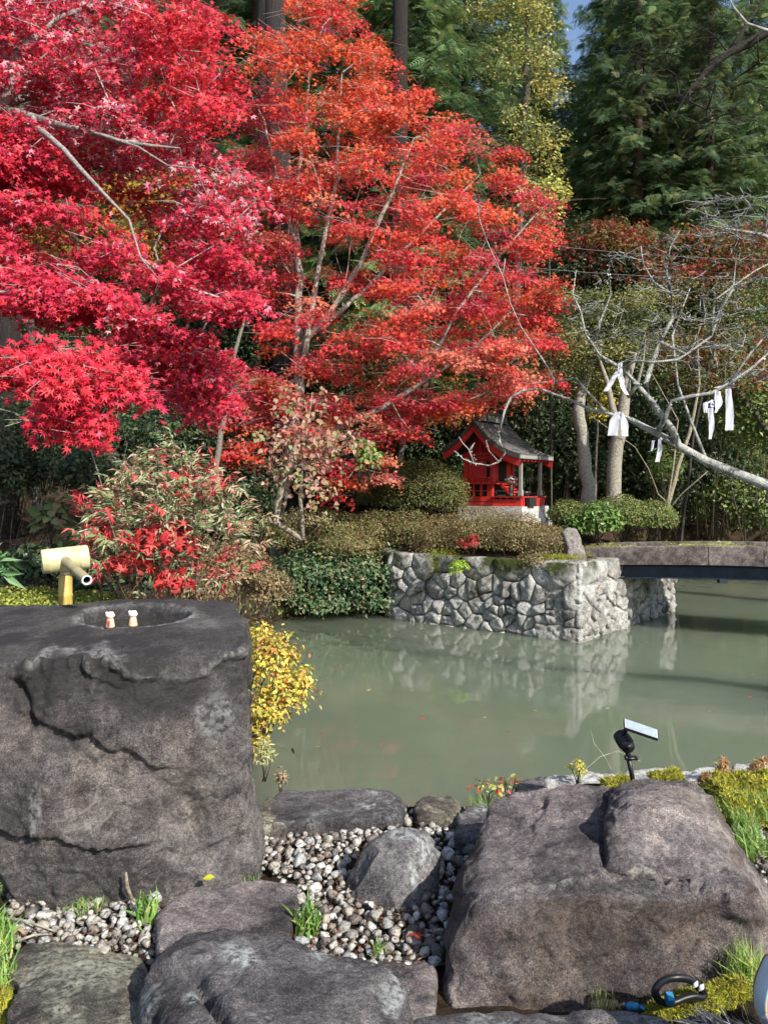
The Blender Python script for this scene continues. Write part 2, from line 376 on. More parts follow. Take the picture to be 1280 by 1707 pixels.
def ledge(pts, width, height, far=200, wear=.5, xr=None):
    """the side on the left of the polyline (in picture order) stands proud"""
    def f(V, pp, N, d, W):
        j = np.stack([fbm(V*7, 6, .62)*30, fbm(V*7+5, 6, .62)*30], 1); dist, side = seg_dist(pp+j, pts); s = -side*dist; front = (N[:, 1] < .6)*np.clip(.75+1.3*fbm(V*2.6+11, 2), .3, 1.15)
        if xr: front = front*sstep((pp[:, 0]-xr[0])/40)*sstep((xr[1]-pp[:, 0])/40)
        k = sstep((s+width)/(2*width))*np.exp(-np.maximum(s, 0)/far)*front
        return d+height*k, np.clip(W+wear*np.exp(-((s-width)/width/.9)**2)*front*(fbm(V*6+2, 2) > -.05), 0, 1)
    return f
def patch(cx, cy, rx, ry, v=1.0):
    def f(V, pp, N, d, W):
        r = np.hypot((pp[:, 0]-cx)/rx, (pp[:, 1]-cy)/ry)+.6*fbm(V*14, 4); return d, np.clip(W+v*(1-sstep((r-.5)/.5))*(N[:, 1] < .7), 0, 1)
    return f
# ---- the stone basin
PA = lambda L: [P(*p) for p in L]
HC = (P(214, 1026, 3.3).x, 3.40); HR = (.25, .26)      # the hollow
HOLLOW_TONE = []
def hollow(V, pp, N, d, W):
    up = N[:, 2] > .3; r = np.hypot((V[:, 0]-HC[0])/HR[0], (V[:, 1]-HC[1]+.18*(V[:, 0]-HC[0]))/HR[1])+.10*fbm(V*6, 2)
    k = (1-sstep((r-.86)/.13))*up*(V[:, 2] > 1.15)
    # run-in channel at the hollow's left end
    HOLLOW_TONE.append(np.clip(((1-sstep((r-.86)/.1))*up*(V[:, 2] > 1.15)), 0, 1)); V[:, 2] -= .13*k; d = d*(1-k)+.018*np.exp(-((r-1.12)/.10)**2)*up*(V[:, 1] > HC[1]-.05); return d, np.clip(W*(1-up*(r < 1.3)*.7)+1.0*np.exp(-((r-1.02)/.07)**2)*up, 0, 1)  # mask that darkens the inside of the hollow
basin = thing('stone_basin', (P(230, 1500, 3.3).x, 3.3, .3), 'tall dark stone water basin with a hollow cut in its top, beside the bamboo spout', 'stone basin')
g1 = PA([(-70, 1122, 2.78), (60, 1106, 2.80), (250, 1100, 2.85), (392, 1088, 2.93), (120, 1052, 3.1), (300, 1046, 3.14), (20, 1060, 3.1), (404, 1050, 3.1), (-90, 1020, 3.75), (60, 1017, 3.80), (110, 1013, 3.80), (200, 1000, 3.86), (300, 1001, 3.86), (385, 1006, 3.8),
         (414, 1030, 3.4), (404, 1130, 2.95), (-60, 1250, 2.75)]) 
low = [P(44, 1512, 2.84), P(110, 1515, 2.83), P(250, 1495, 2.9), P(428, 1465, 3.0), P(432, 1440, 3.3), P(-20, 1420, 3.5), P(12, 1340, 2.84), P(-40, 1200, 2.8), P(408, 1330, 3.0), P(405, 1200, 2.97), P(100, 1300, 2.74), P(300, 1300, 2.86)]
low = low+[Vector((p.x, p.y, .15)) for p in low if p.z < .5]
allp = g1+low
def basin_hull():
    return [allp]
bm_ = None
def basin_mesh():
    me = remeshed([allp], .0108, 3); n = len(me.vertices)
    V = np.empty(n*3, np.float32); me.vertices.foreach_get('co', V); V = V.reshape(-1, 3).astype(float)
    N = np.empty(n*3, np.float32); me.vertices.foreach_get('normal', N); N = N.reshape(-1, 3).astype(float)
    V = chips(V, N, 5, 60, (.08, .30), (.002, .02), (N[:, 2] < .6)*1.0)
    X = V*1.0; big = fbm(X*2.3+4, 3); rd = ridged(X*2.4+3, 4); st = fbm(X*2.4+9, 4)*4; stf = (np.floor(st)+sstep((st-np.floor(st)-.42)/.16))/4
    topm = sstep((N[:, 2]-.5)/.3)
    rough_ = sstep(fbm(X*1.9+31, 2)*2+.5); d = (.045*big+.020*rd+.030*stf)*(1-.75*topm)+(.010*ridged(X*8+4, 4)+.008*fbm(X*12, 3))*rough_*(1-.6*topm)+.0035*fbm(X*25, 4)+.0035*fbm(X*55, 3)
    W = np.clip((rd-.66)*3, 0, 1)*.35; pp = proj(V)
    d0_ = d.copy()
    for ft in [ledge([(-30, 1190), (20, 1180), (60, 1195), (90, 1215), (150, 1235), (175, 1245), (235, 1255), (262, 1276), (300, 1270), (330, 1230)], 3, .058, 120, .35, (20, 300)),
               ledge([(-40, 1380), (20, 1385), (70, 1392), (150, 1405), (230, 1410), (330, 1400), (440, 1380)], 5, .034, 160, .15, (-40, 280)),
               ledge([(60, 1130), (95, 1085), (130, 1110), (170, 1080), (190, 1110), (230, 1135), (330, 1130), (425, 1080)], 6, .035, 50, 1.0),
               groove([(35, 1140), (50, 1165), (56, 1205)], 7, .035), ledge([(168, 1150), (172, 1120), (160, 1095), (185, 1075)], 4, .025, 40, .7), ledge([(40, 1130), (75, 1100), (110, 1075), (130, 1090)], 4, .03, 60, .4),
               ledge([(300, 1420), (310, 1350), (335, 1330), (350, 1400)], 6, .012, 50, .4), groove([(318, 1340), (330, 1420)], 22, .03, .1),
               patch(360, 1190, 40, 60, .5), patch(65, 1340, 14, 50, .8), patch(340, 1040, 60, 10, .5), patch(430, 1300, 12, 60, .9), hollow]:
        if ft is hollow: d = d0_+(d-d0_)*(1-topm)
        d, W = ft(V, pp, N, d, W)
    V2 = V+N*d[:, None]; me.vertices.foreach_set('co', V2.astype(np.float32).ravel())
    a = me.attributes.new('PaleWear', 'FLOAT', 'POINT'); a.data.foreach_set('value', np.clip(W, 0, 1).astype(np.float32))
    a = me.attributes.new('MossTone', 'FLOAT', 'POINT'); dark_ = .48*sstep((V[:, 2]-1.0+.22*fbm(V*2.6, 4))/.22)*(1-np.clip(W, 0, 1)*.8)+.45*sstep((fbm(V*2.1+8, 4)-.12)/.2); a.data.foreach_set('value', np.clip(np.maximum(HOLLOW_TONE[0], dark_), 0, 1).astype(np.float32))  # basin darker towards the top, in random blotches and inside the hollow
    me.polygons.foreach_set('use_smooth', np.ones(len(me.polygons), bool)); me.update(); return me
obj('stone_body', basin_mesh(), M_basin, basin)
M_clear = simple_mat('basin_water', (.035, .035, .028), .03, 0, .1, 5, .05, .6)
b = MB(); a = np.arange(28)/28*2*math.pi
b.add([(HC[0]+HR[0]*.98*math.cos(t), HC[1]-.18*HR[0]*.98*math.cos(t)+HR[1]*.98*math.sin(t), 1.300) for t in a], [tuple(range(28))]); b.build('water', M_clear, basin)
# two little posts standing on the rim
M_orange = simple_mat('orange_glaze', (.62, .20, .05), .4, 0, .5, 60, .1, col2=(.75, .6, .45)); M_white = simple_mat('white_glaze', (.78, .76, .68), .5, 0, .15, 50, .1)
for k, (px, py, lab) in enumerate([(184, 1046, 'small white capped figure with a red streak on the basin rim, nearer the spout'), (222, 1044, 'small white capped orange figure on the basin rim, farther from the spout')]):
    c = P(px, py, 3.14); t = thing('small_figurine', c, lab, 'figurine', 'figurines on the basin rim')
    m = MB(); m.lathe([(.0, 0), (.017, 0), (.018, .006), (.014, .03), (.011, .04), (0, .041)], c, 14); m.build('body', M_orange, t, True)
    m = MB(); m.lathe([(0, .036), (.012, .038), (.016, .044), (.019, .051), (.014, .059), (.006, .064), (0, .065)], c, 14)
    for s in (-1, 1): m.lathe([(0, -.004), (.006, 0), (.006, .008), (0, .012)], c+Vector((s*.011, -.008, .055)), 8)
    m.build('cap', M_white, t, True)
    if k == 0:
        m = MB(); m.box(c+Vector((.0, -.0185, .018)), (.008, .003, .022)); m.build('streak', simple_mat('red_paint', (.5, .05, .03), .5, 0, .1), t)

# ---- bamboo spout
M_bam = simple_mat('pale_bamboo', (.58, .56, .33), .42, 0, .22, 16, .08, .4, (.35, 1.2, 1.2), col2=(.44, .40, .20)); M_bamy = simple_mat('yellow_bamboo', (.60, .43, .10), .45, 0, .45, 16, .06, .5, (6, 6, .4))
M_bamd = simple_mat('aged_bamboo', (.40, .34, .18), .5, 0, .3, 20, .1); M_in = simple_mat('bamboo_inside', (.02, .022, .03), .8, 0, .1)
M_cutb = simple_mat('bamboo_cut_edge', (.62, .64, .66), .5, 0, .1)
c = P(109, 960, 3.95); sp = thing('bamboo_spout', Vector((c.x, c.y, .35)), 'pale bamboo water spout on a yellow bamboo post behind the stone basin', 'water spout')
m = MB(); zt = P(109, 957, 3.95).z
prof = [(0, .0), (.034, 0), (.034, .42), (.036, .43), (.034, .44), (.034, zt-.35-.115), (.0365, zt-.35-.107), (.0335, zt-.35-.10), (.0335, zt-.35-.01), (.030, zt-.35), (0, zt-.35)]
m.lathe(prof, (c.x, c.y, .35), 20); m.build('post', M_bamy, sp, True)
A = P(66, 933, 3.92); B = P(150, 931, 3.92)
A, B = P(69, 937, 3.86), P(148, 928, 3.96); ax = (B-A).normalized(); R = ax.to_track_quat('Z', 'Y').to_matrix(); L = (B-A).length
m = MB(); m.lathe([(.050, .004), (.056, 0), (.062, .006), (.063, .03), (.065, .036), (.062, .044), (.0625, L*.8), (.065, L*.82), (.062, L*.84), (.062, L-.006), (.056, L), (.050, L-.004)], A, 28, R); m.build('trough', M_bam, sp, True)
for q0 in (.006, L-.006):
    m = MB(); m.lathe([(0, q0), (.0505, q0)], A, 28, R); m.build('end_disc', M_bam, sp)
mid = P(109, 934, 3.86); tip = P(145, 967, 3.52); ax2 = (tip-mid).normalized(); R2 = ax2.to_track_quat('Z', 'Y').to_matrix(); L2 = (tip-mid).length
m = MB(); m.lathe([(.022, 0), (.023, L2*.3), (.0245, L2*.32), (.023, L2*.34), (.0225, L2-.002)], mid, 20, R2); sj = m.build('pipe', M_bamd, sp, True)
m = MB(); m.lathe([(.0225, L2-.002), (.0235, L2), (.0165, L2), (.0165, L2-.01)], mid, 20, R2); m.build('cut_rim', M_cutb, sj, False)
m = MB(); m.lathe([(.0165, L2-.012), (.0165, L2-.1), (0, L2-.1)], mid, 16, R2); m.build('bore', M_in, sj)
m = MB(); m.lathe([(0, 0), (.024, 0), (.024, .03), (0, .03)], Vector((c.x, c.y, zt-.02)), 16); m.build('collar', M_cutb, sp)

# ---- boulders and stones
ROCKS = []
def rock(name, groups, mat, label, cat='rock', group=None, **kw):
    me = rock_mesh([PA(g) for g in groups], **kw); o = obj(name, me, mat); tag(o, label, cat, group); return o
rock('boulder', [[(815, 1345, 3.0), (840, 1318, 3.12), (1005, 1308, 3.15), (1100, 1312, 3.12), (1180, 1322, 3.05), (793, 1490, 2.44), (800, 1502, 2.36), (930, 1498, 2.34), (1075, 1482, 2.38), (1235, 1500, 2.36), (733, 1610, 2.42), (730, 1650, 2.34), (760, 1680, 2.30), (1000, 1692, 2.28), (1210, 1660, 2.32), (1225, 1400, 2.9), (1265, 1470, 2.7), (1340, 1600, 2.5), (1300, 1650, 2.35)],
                 [(1008, 1335, 2.98), (1030, 1312, 3.05), (1070, 1300, 3.08), (1150, 1300, 3.08), (1183, 1322, 3.0), (1200, 1365, 2.78), (1045, 1352, 2.66), (1130, 1357, 2.65), (1014, 1370, 2.66), (1008, 1440, 2.50), (1060, 1462, 2.44), (1150, 1480, 2.40), (1228, 1497, 2.38), (1240, 1450, 2.6)]],
     M_slab, 'large purplish brown flat topped boulder with a raised lump, by the solar spotlight', 'boulder',
     voxel=.009, smooth=1, amp=.018, freq=2.6, seed=1, facet=.8, wear=.4, nchip=60, chipR=(.06, .26), stain=lambda V, N: (N[:, 2] < .75)*sstep(fbm(V*3.2, 4)*1.6+.62)*.75,
     feats=[ledge([(1215, 1395), (1170, 1370), (1130, 1352), (1060, 1355), (1020, 1345), (1005, 1400), (1005, 1450)], 5, -.015, 40, .3), groove([(1012, 1330), (1006, 1370), (1010, 1445)], 5, .02),
            ledge([(1100, 1445), (1108, 1410), (1080, 1392), (1040, 1395), (1030, 1360)], 3, .018, 30, .4), ledge([(800, 1495), (930, 1490), (1000, 1475), (1070, 1462), (1120, 1490), (1230, 1500)], 4, .032, 60, 1.0),
            ledge([(990, 1690), (960, 1620), (905, 1560), (870, 1500)], 5, .02, 60, .3), groove([(1160, 1570), (1140, 1610)], 3, .015), groove([(1183, 1330), (1190, 1380), (1240, 1460), (1290, 1520)], 5, -.012, .5), patch(1180, 1450, 40, 30, .4)])
rock('boulder', [[(238, 1650, 2.1), (255, 1600, 2.2), (300, 1562, 2.28), (390, 1545, 2.32), (470, 1557, 2.3), (540, 1592, 2.22), (235, 1720, 1.95), (300, 1760, 1.7), (480, 1760, 1.68), (560, 1700, 1.85)],
                 [(500, 1590, 2.25), (600, 1598, 2.18), (648, 1612, 2.12), (678, 1650, 2.05), (690, 1700, 1.98), (690, 1780, 1.8), (480, 1760, 1.7), (450, 1620, 2.1)]],
     M_dark, 'dark foreground boulder with a split corner and pale lichen blotches, nearest the camera', 'boulder', voxel=.010, smooth=4, amp=.02, freq=2.5, seed=2, facet=.4, wear=.25, nchip=30,
     feats=[groove([(262, 1625), (300, 1618), (330, 1635), (345, 1665), (370, 1700), (385, 1730)], 9, .045), patch(400, 1600, 36, 26, .9), patch(540, 1590, 30, 16, .8), patch(655, 1665, 24, 50, .7), patch(318, 1672, 20, 16, .8), patch(250, 1680, 14, 30, .6)])
rock('flat_stone', [[(258, 1520, 2.7), (290, 1492, 2.78), (350, 1478, 2.88), (440, 1467, 2.95), (490, 1470, 2.95), (497, 1500, 2.8), (485, 1560, 2.55), (455, 1575, 2.5), (256, 1575, 2.5), (300, 1585, 2.45)]],
     M_slab, 'squarish brown stone between the basin and the dark foreground boulder', 'stone', amp=.014, seed=3, facet=.3, wear=.3, voxel=.012)
rock('flat_stone', [[(18, 1600, 2.42), (40, 1578, 2.52), (120, 1574, 2.55), (238, 1595, 2.5), (262, 1660, 2.2), (240, 1730, 1.95), (25, 1740, 1.95), (15, 1690, 2.1)]],
     M_pale, 'low flat stone with yellowish lichen in the lower left corner', 'stone', amp=.014, seed=4, facet=.3, wear=.6, voxel=.012, feats=[patch(160, 1630, 80, 40, .7)])
rock('rounded_stone', [[(578, 1455, 2.98), (600, 1415, 3.0), (640, 1388, 3.02), (680, 1378, 3.02), (715, 1388, 3.02), (735, 1425, 3.0), (730, 1460, 2.95), (590, 1500, 2.84), (650, 1518, 2.78), (705, 1505, 2.82), (620, 1430, 2.88), (690, 1410, 2.88)]],
     M_dark, 'upright rounded grey stone standing in the middle of the gravel', 'stone', amp=.012, seed=5, facet=.4, wear=.35, voxel=.010, smooth=4, feats=[patch(690, 1470, 10, 24, .9), patch(670, 1395, 30, 14, .7)])
rock('flat_stone', [[(560, 1600, 2.42), (620, 1590, 2.5), (705, 1592, 2.5), (728, 1622, 2.4), (722, 1700, 2.1), (600, 1700, 2.1)]],
     M_slab, 'low brown stone wedged between the dark boulder and the large flat topped boulder', 'stone', amp=.012, seed=6, voxel=.012)
rock('kerb_stone', [[(690, 1697, 2.02), (780, 1690, 2.08), (900, 1686, 2.1), (1060, 1690, 2.08), (1110, 1702, 2.05), (660, 1760, 1.85), (1140, 1790, 1.8), (900, 1790, 1.8)]],
     M_dark, 'long low grey stone along the bottom edge under the large boulder', 'stone', amp=.01, seed=7, voxel=.012, wear=.5)
rock('shore_stone', [[(448, 1335, 3.72), (470, 1320, 3.85), (560, 1316, 3.92), (650, 1322, 3.9), (676, 1336, 3.75), (668, 1362, 3.5), (560, 1372, 3.42), (455, 1372, 3.42)]],
     M_dark, 'long dark flat stone at the water edge beside the basin', 'stone', 'stones along the near water edge', amp=.015, seed=8, voxel=.014, wear=.5)
rock('shore_stone', [[(686, 1345, 3.65), (700, 1326, 3.8), (748, 1322, 3.85), (768, 1335, 3.75), (764, 1360, 3.5), (694, 1360, 3.5)]],
     M_pale, 'small rough layered stone at the water edge, middle one of three', 'stone', 'stones along the near water edge', amp=.02, seed=9, voxel=.012, wear=.8)
rock('shore_stone', [[(758, 1362, 3.5), (785, 1342, 3.62), (814, 1344, 3.62), (815, 1395, 3.28), (762, 1396, 3.26)]],
     M_dark, 'small dark stone with a white patch against the large boulder corner', 'stone', 'stones along the near water edge', amp=.012, seed=10, voxel=.011, wear=.3, feats=[patch(800, 1350, 14, 8, 1)])
rock('shore_stone', [[(428, 1345, 3.6), (445, 1330, 3.75), (470, 1340, 3.7), (475, 1378, 3.4), (430, 1380, 3.36)]],
     M_pale, 'crumbly mottled stone touching the right foot of the basin', 'stone', 'stones along the near water edge', amp=.03, seed=11, voxel=.012, wear=.6)
rock('shore_stone', [[(858, 1308, 3.95), (868, 1297, 4.05), (898, 1292, 4.1), (915, 1300, 4.05), (912, 1318, 3.85), (862, 1320, 3.85)]],
     M_dark, 'small dark stone at the water edge behind the large boulder', 'stone', 'stones along the near water edge', amp=.01, seed=12, voxel=.012)
edges = [(905, 1296, 960, 1288), (962, 1289, 1030, 1284), (1034, 1286, 1130, 1281), (1134, 1282, 1215, 1274), (1219, 1275, 1300, 1272), (1304, 1273, 1400, 1270)]
elab = ['short pale stone at the left end of the pond edging', 'pale edging stone just left of the solar spotlight', 'pale edging stone directly behind the solar spotlight', 'pale edging stone right of the spotlight behind the moss', 'pale edging stone behind the dry brown ferns at the right', 'pale edging stone running out of the frame at the right']
for k, (x0, y0, x1, y1) in enumerate(edges):
    dk = 4.35+.03*k
    rock('edging_stone', [[(x0, y0+4, dk-.03), (x0+4, y0, dk), (x1-4, y1, dk+.02), (x1, y1+3, dk), (x1, y1+22, dk-.22), (x0, y0+22, dk-.22), ((x0+x1)/2, (y0+y1)/2-2, dk)]], M_edge, elab[k], 'edging stone', 'pale stones edging the pond', amp=.012, seed=20+k, voxel=.014, wear=.3, base=-.1)

# ---- pebbles
def pebble_arrays(seed, sub=2):
    bm = bmesh.new(); bmesh.ops.create_icosphere(bm, subdivisions=sub, radius=1); V = np.array([v.co[:] for v in bm.verts]); F = [tuple(v.index for v in f.verts) for f in bm.faces]; bm.free()
    r = np.random.default_rng(seed); V = V*(1+.42*fbm(V*.9+seed*3.1, 2)+.20*fbm(V*2.4+seed, 2))[:, None]; V *= np.array([1, r.uniform(.65, .95), r.uniform(.55, .8)])
    for _ in range(6):
        pn = r.normal(size=3); pn /= np.linalg.norm(pn); e_ = V @ pn; h_ = .62*e_.max(); V = V-np.outer(np.maximum(e_-h_, 0)*.85, pn)
    V = V*1.12; V = V*(1+.10*ridged(V*1.6+seed, 2))[:, None]*.95; return V, F
pnames = ['pale cream', 'brownish grey', 'almost white', 'dark grey brown', 'dark brown', 'tan', 'mid grey', 'light grey', 'reddish brown', 'bluish grey', 'blackish', 'beige', 'chalk white', 'grey brown']
pcols = [(.58, .54, .44), (.46, .42, .35), (.66, .63, .56), (.32, .28, .24), (.22, .17, .15), (.50, .43, .32), (.42, .41, .38), (.58, .57, .53), (.30, .22, .17), (.45, .46, .44), (.20, .18, .16), (.54, .50, .42), (.70, .68, .63), (.40, .36, .30)]
pvar = []
for k in range(14):
    V, F = pebble_arrays(k); m = MB(); pcols[k] = tuple((q*.65+.35*sum(pcols[k])/3)*.80 for q in pcols[k]); m.add(V, F, pcols[k]); pvar.append(m.build('pebble', M_pebble, smooth=True, mesh_only=True))
areas = [([(15, 1495), (90, 1500), (270, 1475), (262, 1575), (150, 1600), (15, 1575)], 'under the foot of the basin', 95),
         ([(432, 1368), (480, 1352), (560, 1350), (700, 1350), (800, 1385), (812, 1400), (780, 1480), (745, 1560), (728, 1610), (600, 1612), (520, 1590), (488, 1560), (498, 1465), (436, 1450)], 'between the basin and the large boulder', 200),
         ([(1232, 1385), (1300, 1390), (1300, 1500), (1275, 1480)], 'on the right of the large boulder', 12)]
extra = MB(); pr = np.random.default_rng(5); placed = []
avoid = [[(575, 1450), (600, 1415), (680, 1385), (735, 1420), (730, 1460), (705, 1500), (650, 1515), (590, 1500)]]
def gpoint(px, py, z=.36):
    u = (px-640)/1280; v = (853.5-py)/1280; y = math.cos(PITCH)+v*math.sin(PITCH); zz = v*math.cos(PITCH)-math.sin(PITCH); t = (z-EYE)/zz; return Vector((u*t, y*t, z))
for poly, where, want in areas:
    pa = np.array(poly); n0 = 0; tries = 0; tot = 0
    while tries < want*60:
        tries += 1; px, py = pr.uniform(pa.min(0), pa.max(0))
        if not poly_in(np.array([[px, py]]), poly)[0]: continue
        if any(poly_in(np.array([[px, py]]), a)[0] for a in avoid): continue
        c = gpoint(px, py); s = pr.choice([.014, .019, .025, .033], p=[.2, .35, .3, .15])*pr.uniform(.85, 1.15)
        close = [1 for (q, r) in placed if (q-c).length < (r+s)*.80]
        if close: continue
        placed.append((c, s)); k = int(pr.integers(14)); rot = pr.uniform(-.5, .5, 2)
        if n0 < want:
            o = bpy.data.objects.new('pebble', pvar[k]); C.objects.link(o); o.location = c+Vector((0, 0, pr.uniform(-.006, .012))); o.scale = (s,)*3; o.rotation_euler = (rot[0], rot[1], pr.uniform(0, 6.3))
            tag(o, ('large ' if s > .028 else 'small ' if s < .017 else '')+pnames[k]+' pebble in the gravel '+where, 'pebble', 'pebbles '+where); n0 += 1
        else:
            V, F = pebble_arrays(k, 1); Rz = Matrix.Rotation(pr.uniform(0, 6.3), 3, 'Z'); extra.add(V @ np.array(Rz).T*s+np.array(c), F, pcols[k])
for poly, _, _ in areas:                                     # the layers below, seen in the gaps
    pa = np.array(poly)
    for _ in range(420 if len(poly) > 6 else 160):
        px, py = pr.uniform(pa.min(0)-6, pa.max(0)+6); k = int(pr.integers(14)); V, F = pebble_arrays(k, 1); c = gpoint(px, py, .33); s = pr.uniform(.01, .026)
        Rz = Matrix.Rotation(pr.uniform(0, 6.3), 3, 'Z'); extra.add(V @ np.array(Rz).T*s+np.array(c), F, tuple(q*.8 for q in pcols[k]))
tag(extra.build('gravel', M_pebble, smooth=True), 'smaller gravel beneath the pebbles', 'gravel', kind='stuff')

# ------------------------------------------------------------------ island wall of fitted stones
def voronoi_cells(W, H, pts):
    cells = []
    for i, p in enumerate(pts):
        poly = [(0, 0), (W, 0), (W, H), (0, H)]
        for j, q in enumerate(pts):
            if i == j or abs(q[0]-p[0])+abs(q[1]-p[1]) > 1.4: continue
            mx, my = (p[0]+q[0])/2, (p[1]+q[1])/2; nx_, ny_ = q[0]-p[0], q[1]-p[1]; out = []
            for k in range(len(poly)):
                a, b2 = poly[k], poly[(k+1) % len(poly)]; da = (a[0]-mx)*nx_+(a[1]-my)*ny_; db = (b2[0]-mx)*nx_+(b2[1]-my)*ny_
                if da <= 0: out.append(a)
                if da*db < 0: t = da/(da-db); out.append((a[0]+t*(b2[0]-a[0]), a[1]+t*(b2[1]-a[1])))
            poly = out
            if len(poly) < 3: break
        cells.append(poly)
    return cells
def stone_from_cell(poly, O, U, Nn, depth, bulge, seed, gap=.004):
    """stone body whose face is the polygon; O origin, U along the wall, Z up, Nn outwards"""
    poly = np.array(poly); c = poly.mean(0); seg = []
    for k in range(len(poly)):
        a, b2 = poly[k], poly[(k+1) % len(poly)]; L = np.hypot(*(b2-a)); m = max(1, int(L/.05))
        for t in range(m): seg.append(a+(b2-a)*t/m)
    seg = np.array(seg); dirs = seg-c; dl = np.hypot(*dirs.T)[:, None]; seg = c+dirs*np.maximum(.2, (dl-gap)/dl)
    size = np.sqrt(abs(np.cross(poly-c, np.roll(poly, -1, 0)-c).sum())/2); r = np.random.default_rng(seed); tilt = r.uniform(-.28, .28, 2)*min(1, .16/size)
    rings = [(1.0, -depth), (1.0, -.030), (.97, .004), (.90, .016), (.62, .024), (.3, .028)]; V = []; n = len(seg)
    for s, o in rings:
        q = c+(seg-c)*s; off = o+(bulge*size*(1-s*s) if o > -.03 else 0)+(0 if o < -.03 else (q-c) @ tilt)
        X = np.stack([q[:, 0], q[:, 1], q[:, 0]*0+seed], 1)
        off = off+(0 if o < -.03 else .034*fbm(X*8, 3)+.030*ridged(X*5, 2)*(s < .99))
        q = q+(0 if s < 1 else 0)+np.stack([.010*fbm(X*12, 2), .010*fbm(X*12+4, 2)], 1)
        V.append(O[None]+q[:, :1]*U+np.outer(q[:, 1], [0, 0, 1.])+np.outer(off, Nn) if np.ndim(off) else O[None]+q[:, :1]*U+np.outer(q[:, 1], [0, 0, 1.])+off*Nn[None])
    cv = O+c[0]*U+np.array([0, 0, c[1]])+Nn*(.036+bulge*size+.02*float(fbm(np.array([[c[0]*7, c[1]*7, seed]]), 2)[0])); V = np.concatenate(V+[cv[None]])
    F = []
    for i in range(len(rings)-1):
        for j in range(n): j2 = (j+1) % n; F.append((i*n+j, i*n+j2, (i+1)*n+j2, (i+1)*n+j))
    L = (len(rings)-1)*n
    for j in range(n): F.append((L+j, L+(j+1) % n, len(V)-1))
    me = fast_mesh('stone', V, [i for f in F for i in f], [len(f) for f in F]); 
    me.polygons.foreach_set('use_smooth', np.ones(len(me.polygons), bool)); return me, V
wallr = np.random.default_rng(12)
wall = thing('stone_wall', (2.0, 10.6, 0), 'fitted grey stone retaining wall of the shrine island rising from the pond', 'retaining wall')
def wall_face(A, B, z0, z1, cap, n, seed, Nn, caps):
    A = np.array(A, float); B = np.array(B, float); L = np.linalg.norm(B-A); U = np.array([*((B-A)/L), 0]); O = np.array([*A, z0]); H = z1-z0
    pts = []; t = 0; r = np.random.default_rng(seed)
    for a_, b_ in zip([0]+list(caps), list(caps)+[L]): pts.append(((a_+b_)/2, H-.15+r.uniform(-.03, .03), (b_-a_)*.95))
    while len(pts) < n and t < 6000:
        t += 1; p = r.uniform((0, 0), (L, H)); rr = r.choice([.07, .13, .21, .30], p=[.30, .32, .23, .15])
        if all(math.hypot((p[0]-q[0])*.75, (p[1]-q[1])) > (rr+q[2])/2 for q in pts): pts.append((p[0], p[1], rr))
    cells = voronoi_cells(L, H, pts)
    cells = [(c, r.uniform(.0, .09)) for c in cells if len(c) >= 3]
    xs_ = []
    for i in range(len(xs_)-1):
        x0, x1 = xs_[i], xs_[i+1]; j = lambda: r.uniform(-.02, .02)
        cells.append(([(x0, H+.01), (x1, H+.01), (x1, H+cap+j()), ((x0+x1)/2, H+cap+j()), (x0, H+cap+j())], .02))
    for k, (cp, bl) in enumerate(cells):
        out_ = r.uniform(-.012, .045)*(1 if k > len(caps) else .5); me, V = stone_from_cell(cp, O+np.array([*Nn, 0])*out_, U, np.array([*Nn, .0]), .24, bl, seed*100+k); o = obj('stone', me, M_wallstone, wall)
        top = sstep((V[:, 2]-.66)/.3)*sstep((fbm(V*2.2+5, 3)+.12)*2.6); Wm = np.clip(.5*fbm(V*5, 3)+r.uniform(-.5, .7), 0, 1)
        a = me.attributes.new('MossTone', 'FLOAT', 'POINT'); a.data.foreach_set('value', np.clip(top, 0, 1).astype(np.float32))
        a = me.attributes.new('PaleWear', 'FLOAT', 'POINT'); a.data.foreach_set('value', Wm.astype(np.float32))
IA, IB, IC = ISLAND[0], ISLAND[1], ISLAND[2]
def unit(a, b): d = np.array(b)-np.array(a); return d/np.linalg.norm(d)
u1 = unit(IA, IB); n1 = np.array([u1[1], -u1[0]]); u2 = unit(IB, IC); n2 = np.array([u2[1], -u2[0]])
wall_face(IA, IB, -.15, 1.0, .30, 92, 31, n1, [.33, .75, 1.15, 1.75, 2.25])
wall_face(IB, IC, -.15, 1.0, .30, 95, 32, n2, [.42, .8, 1.3, 1.9, 2.6])
wall_face(ISLAND[6], IA, -.15, 1.0, .3, 40, 33, np.array([unit(ISLAND[6], IA)[1], -unit(ISLAND[6], IA)[0]]), [.6])
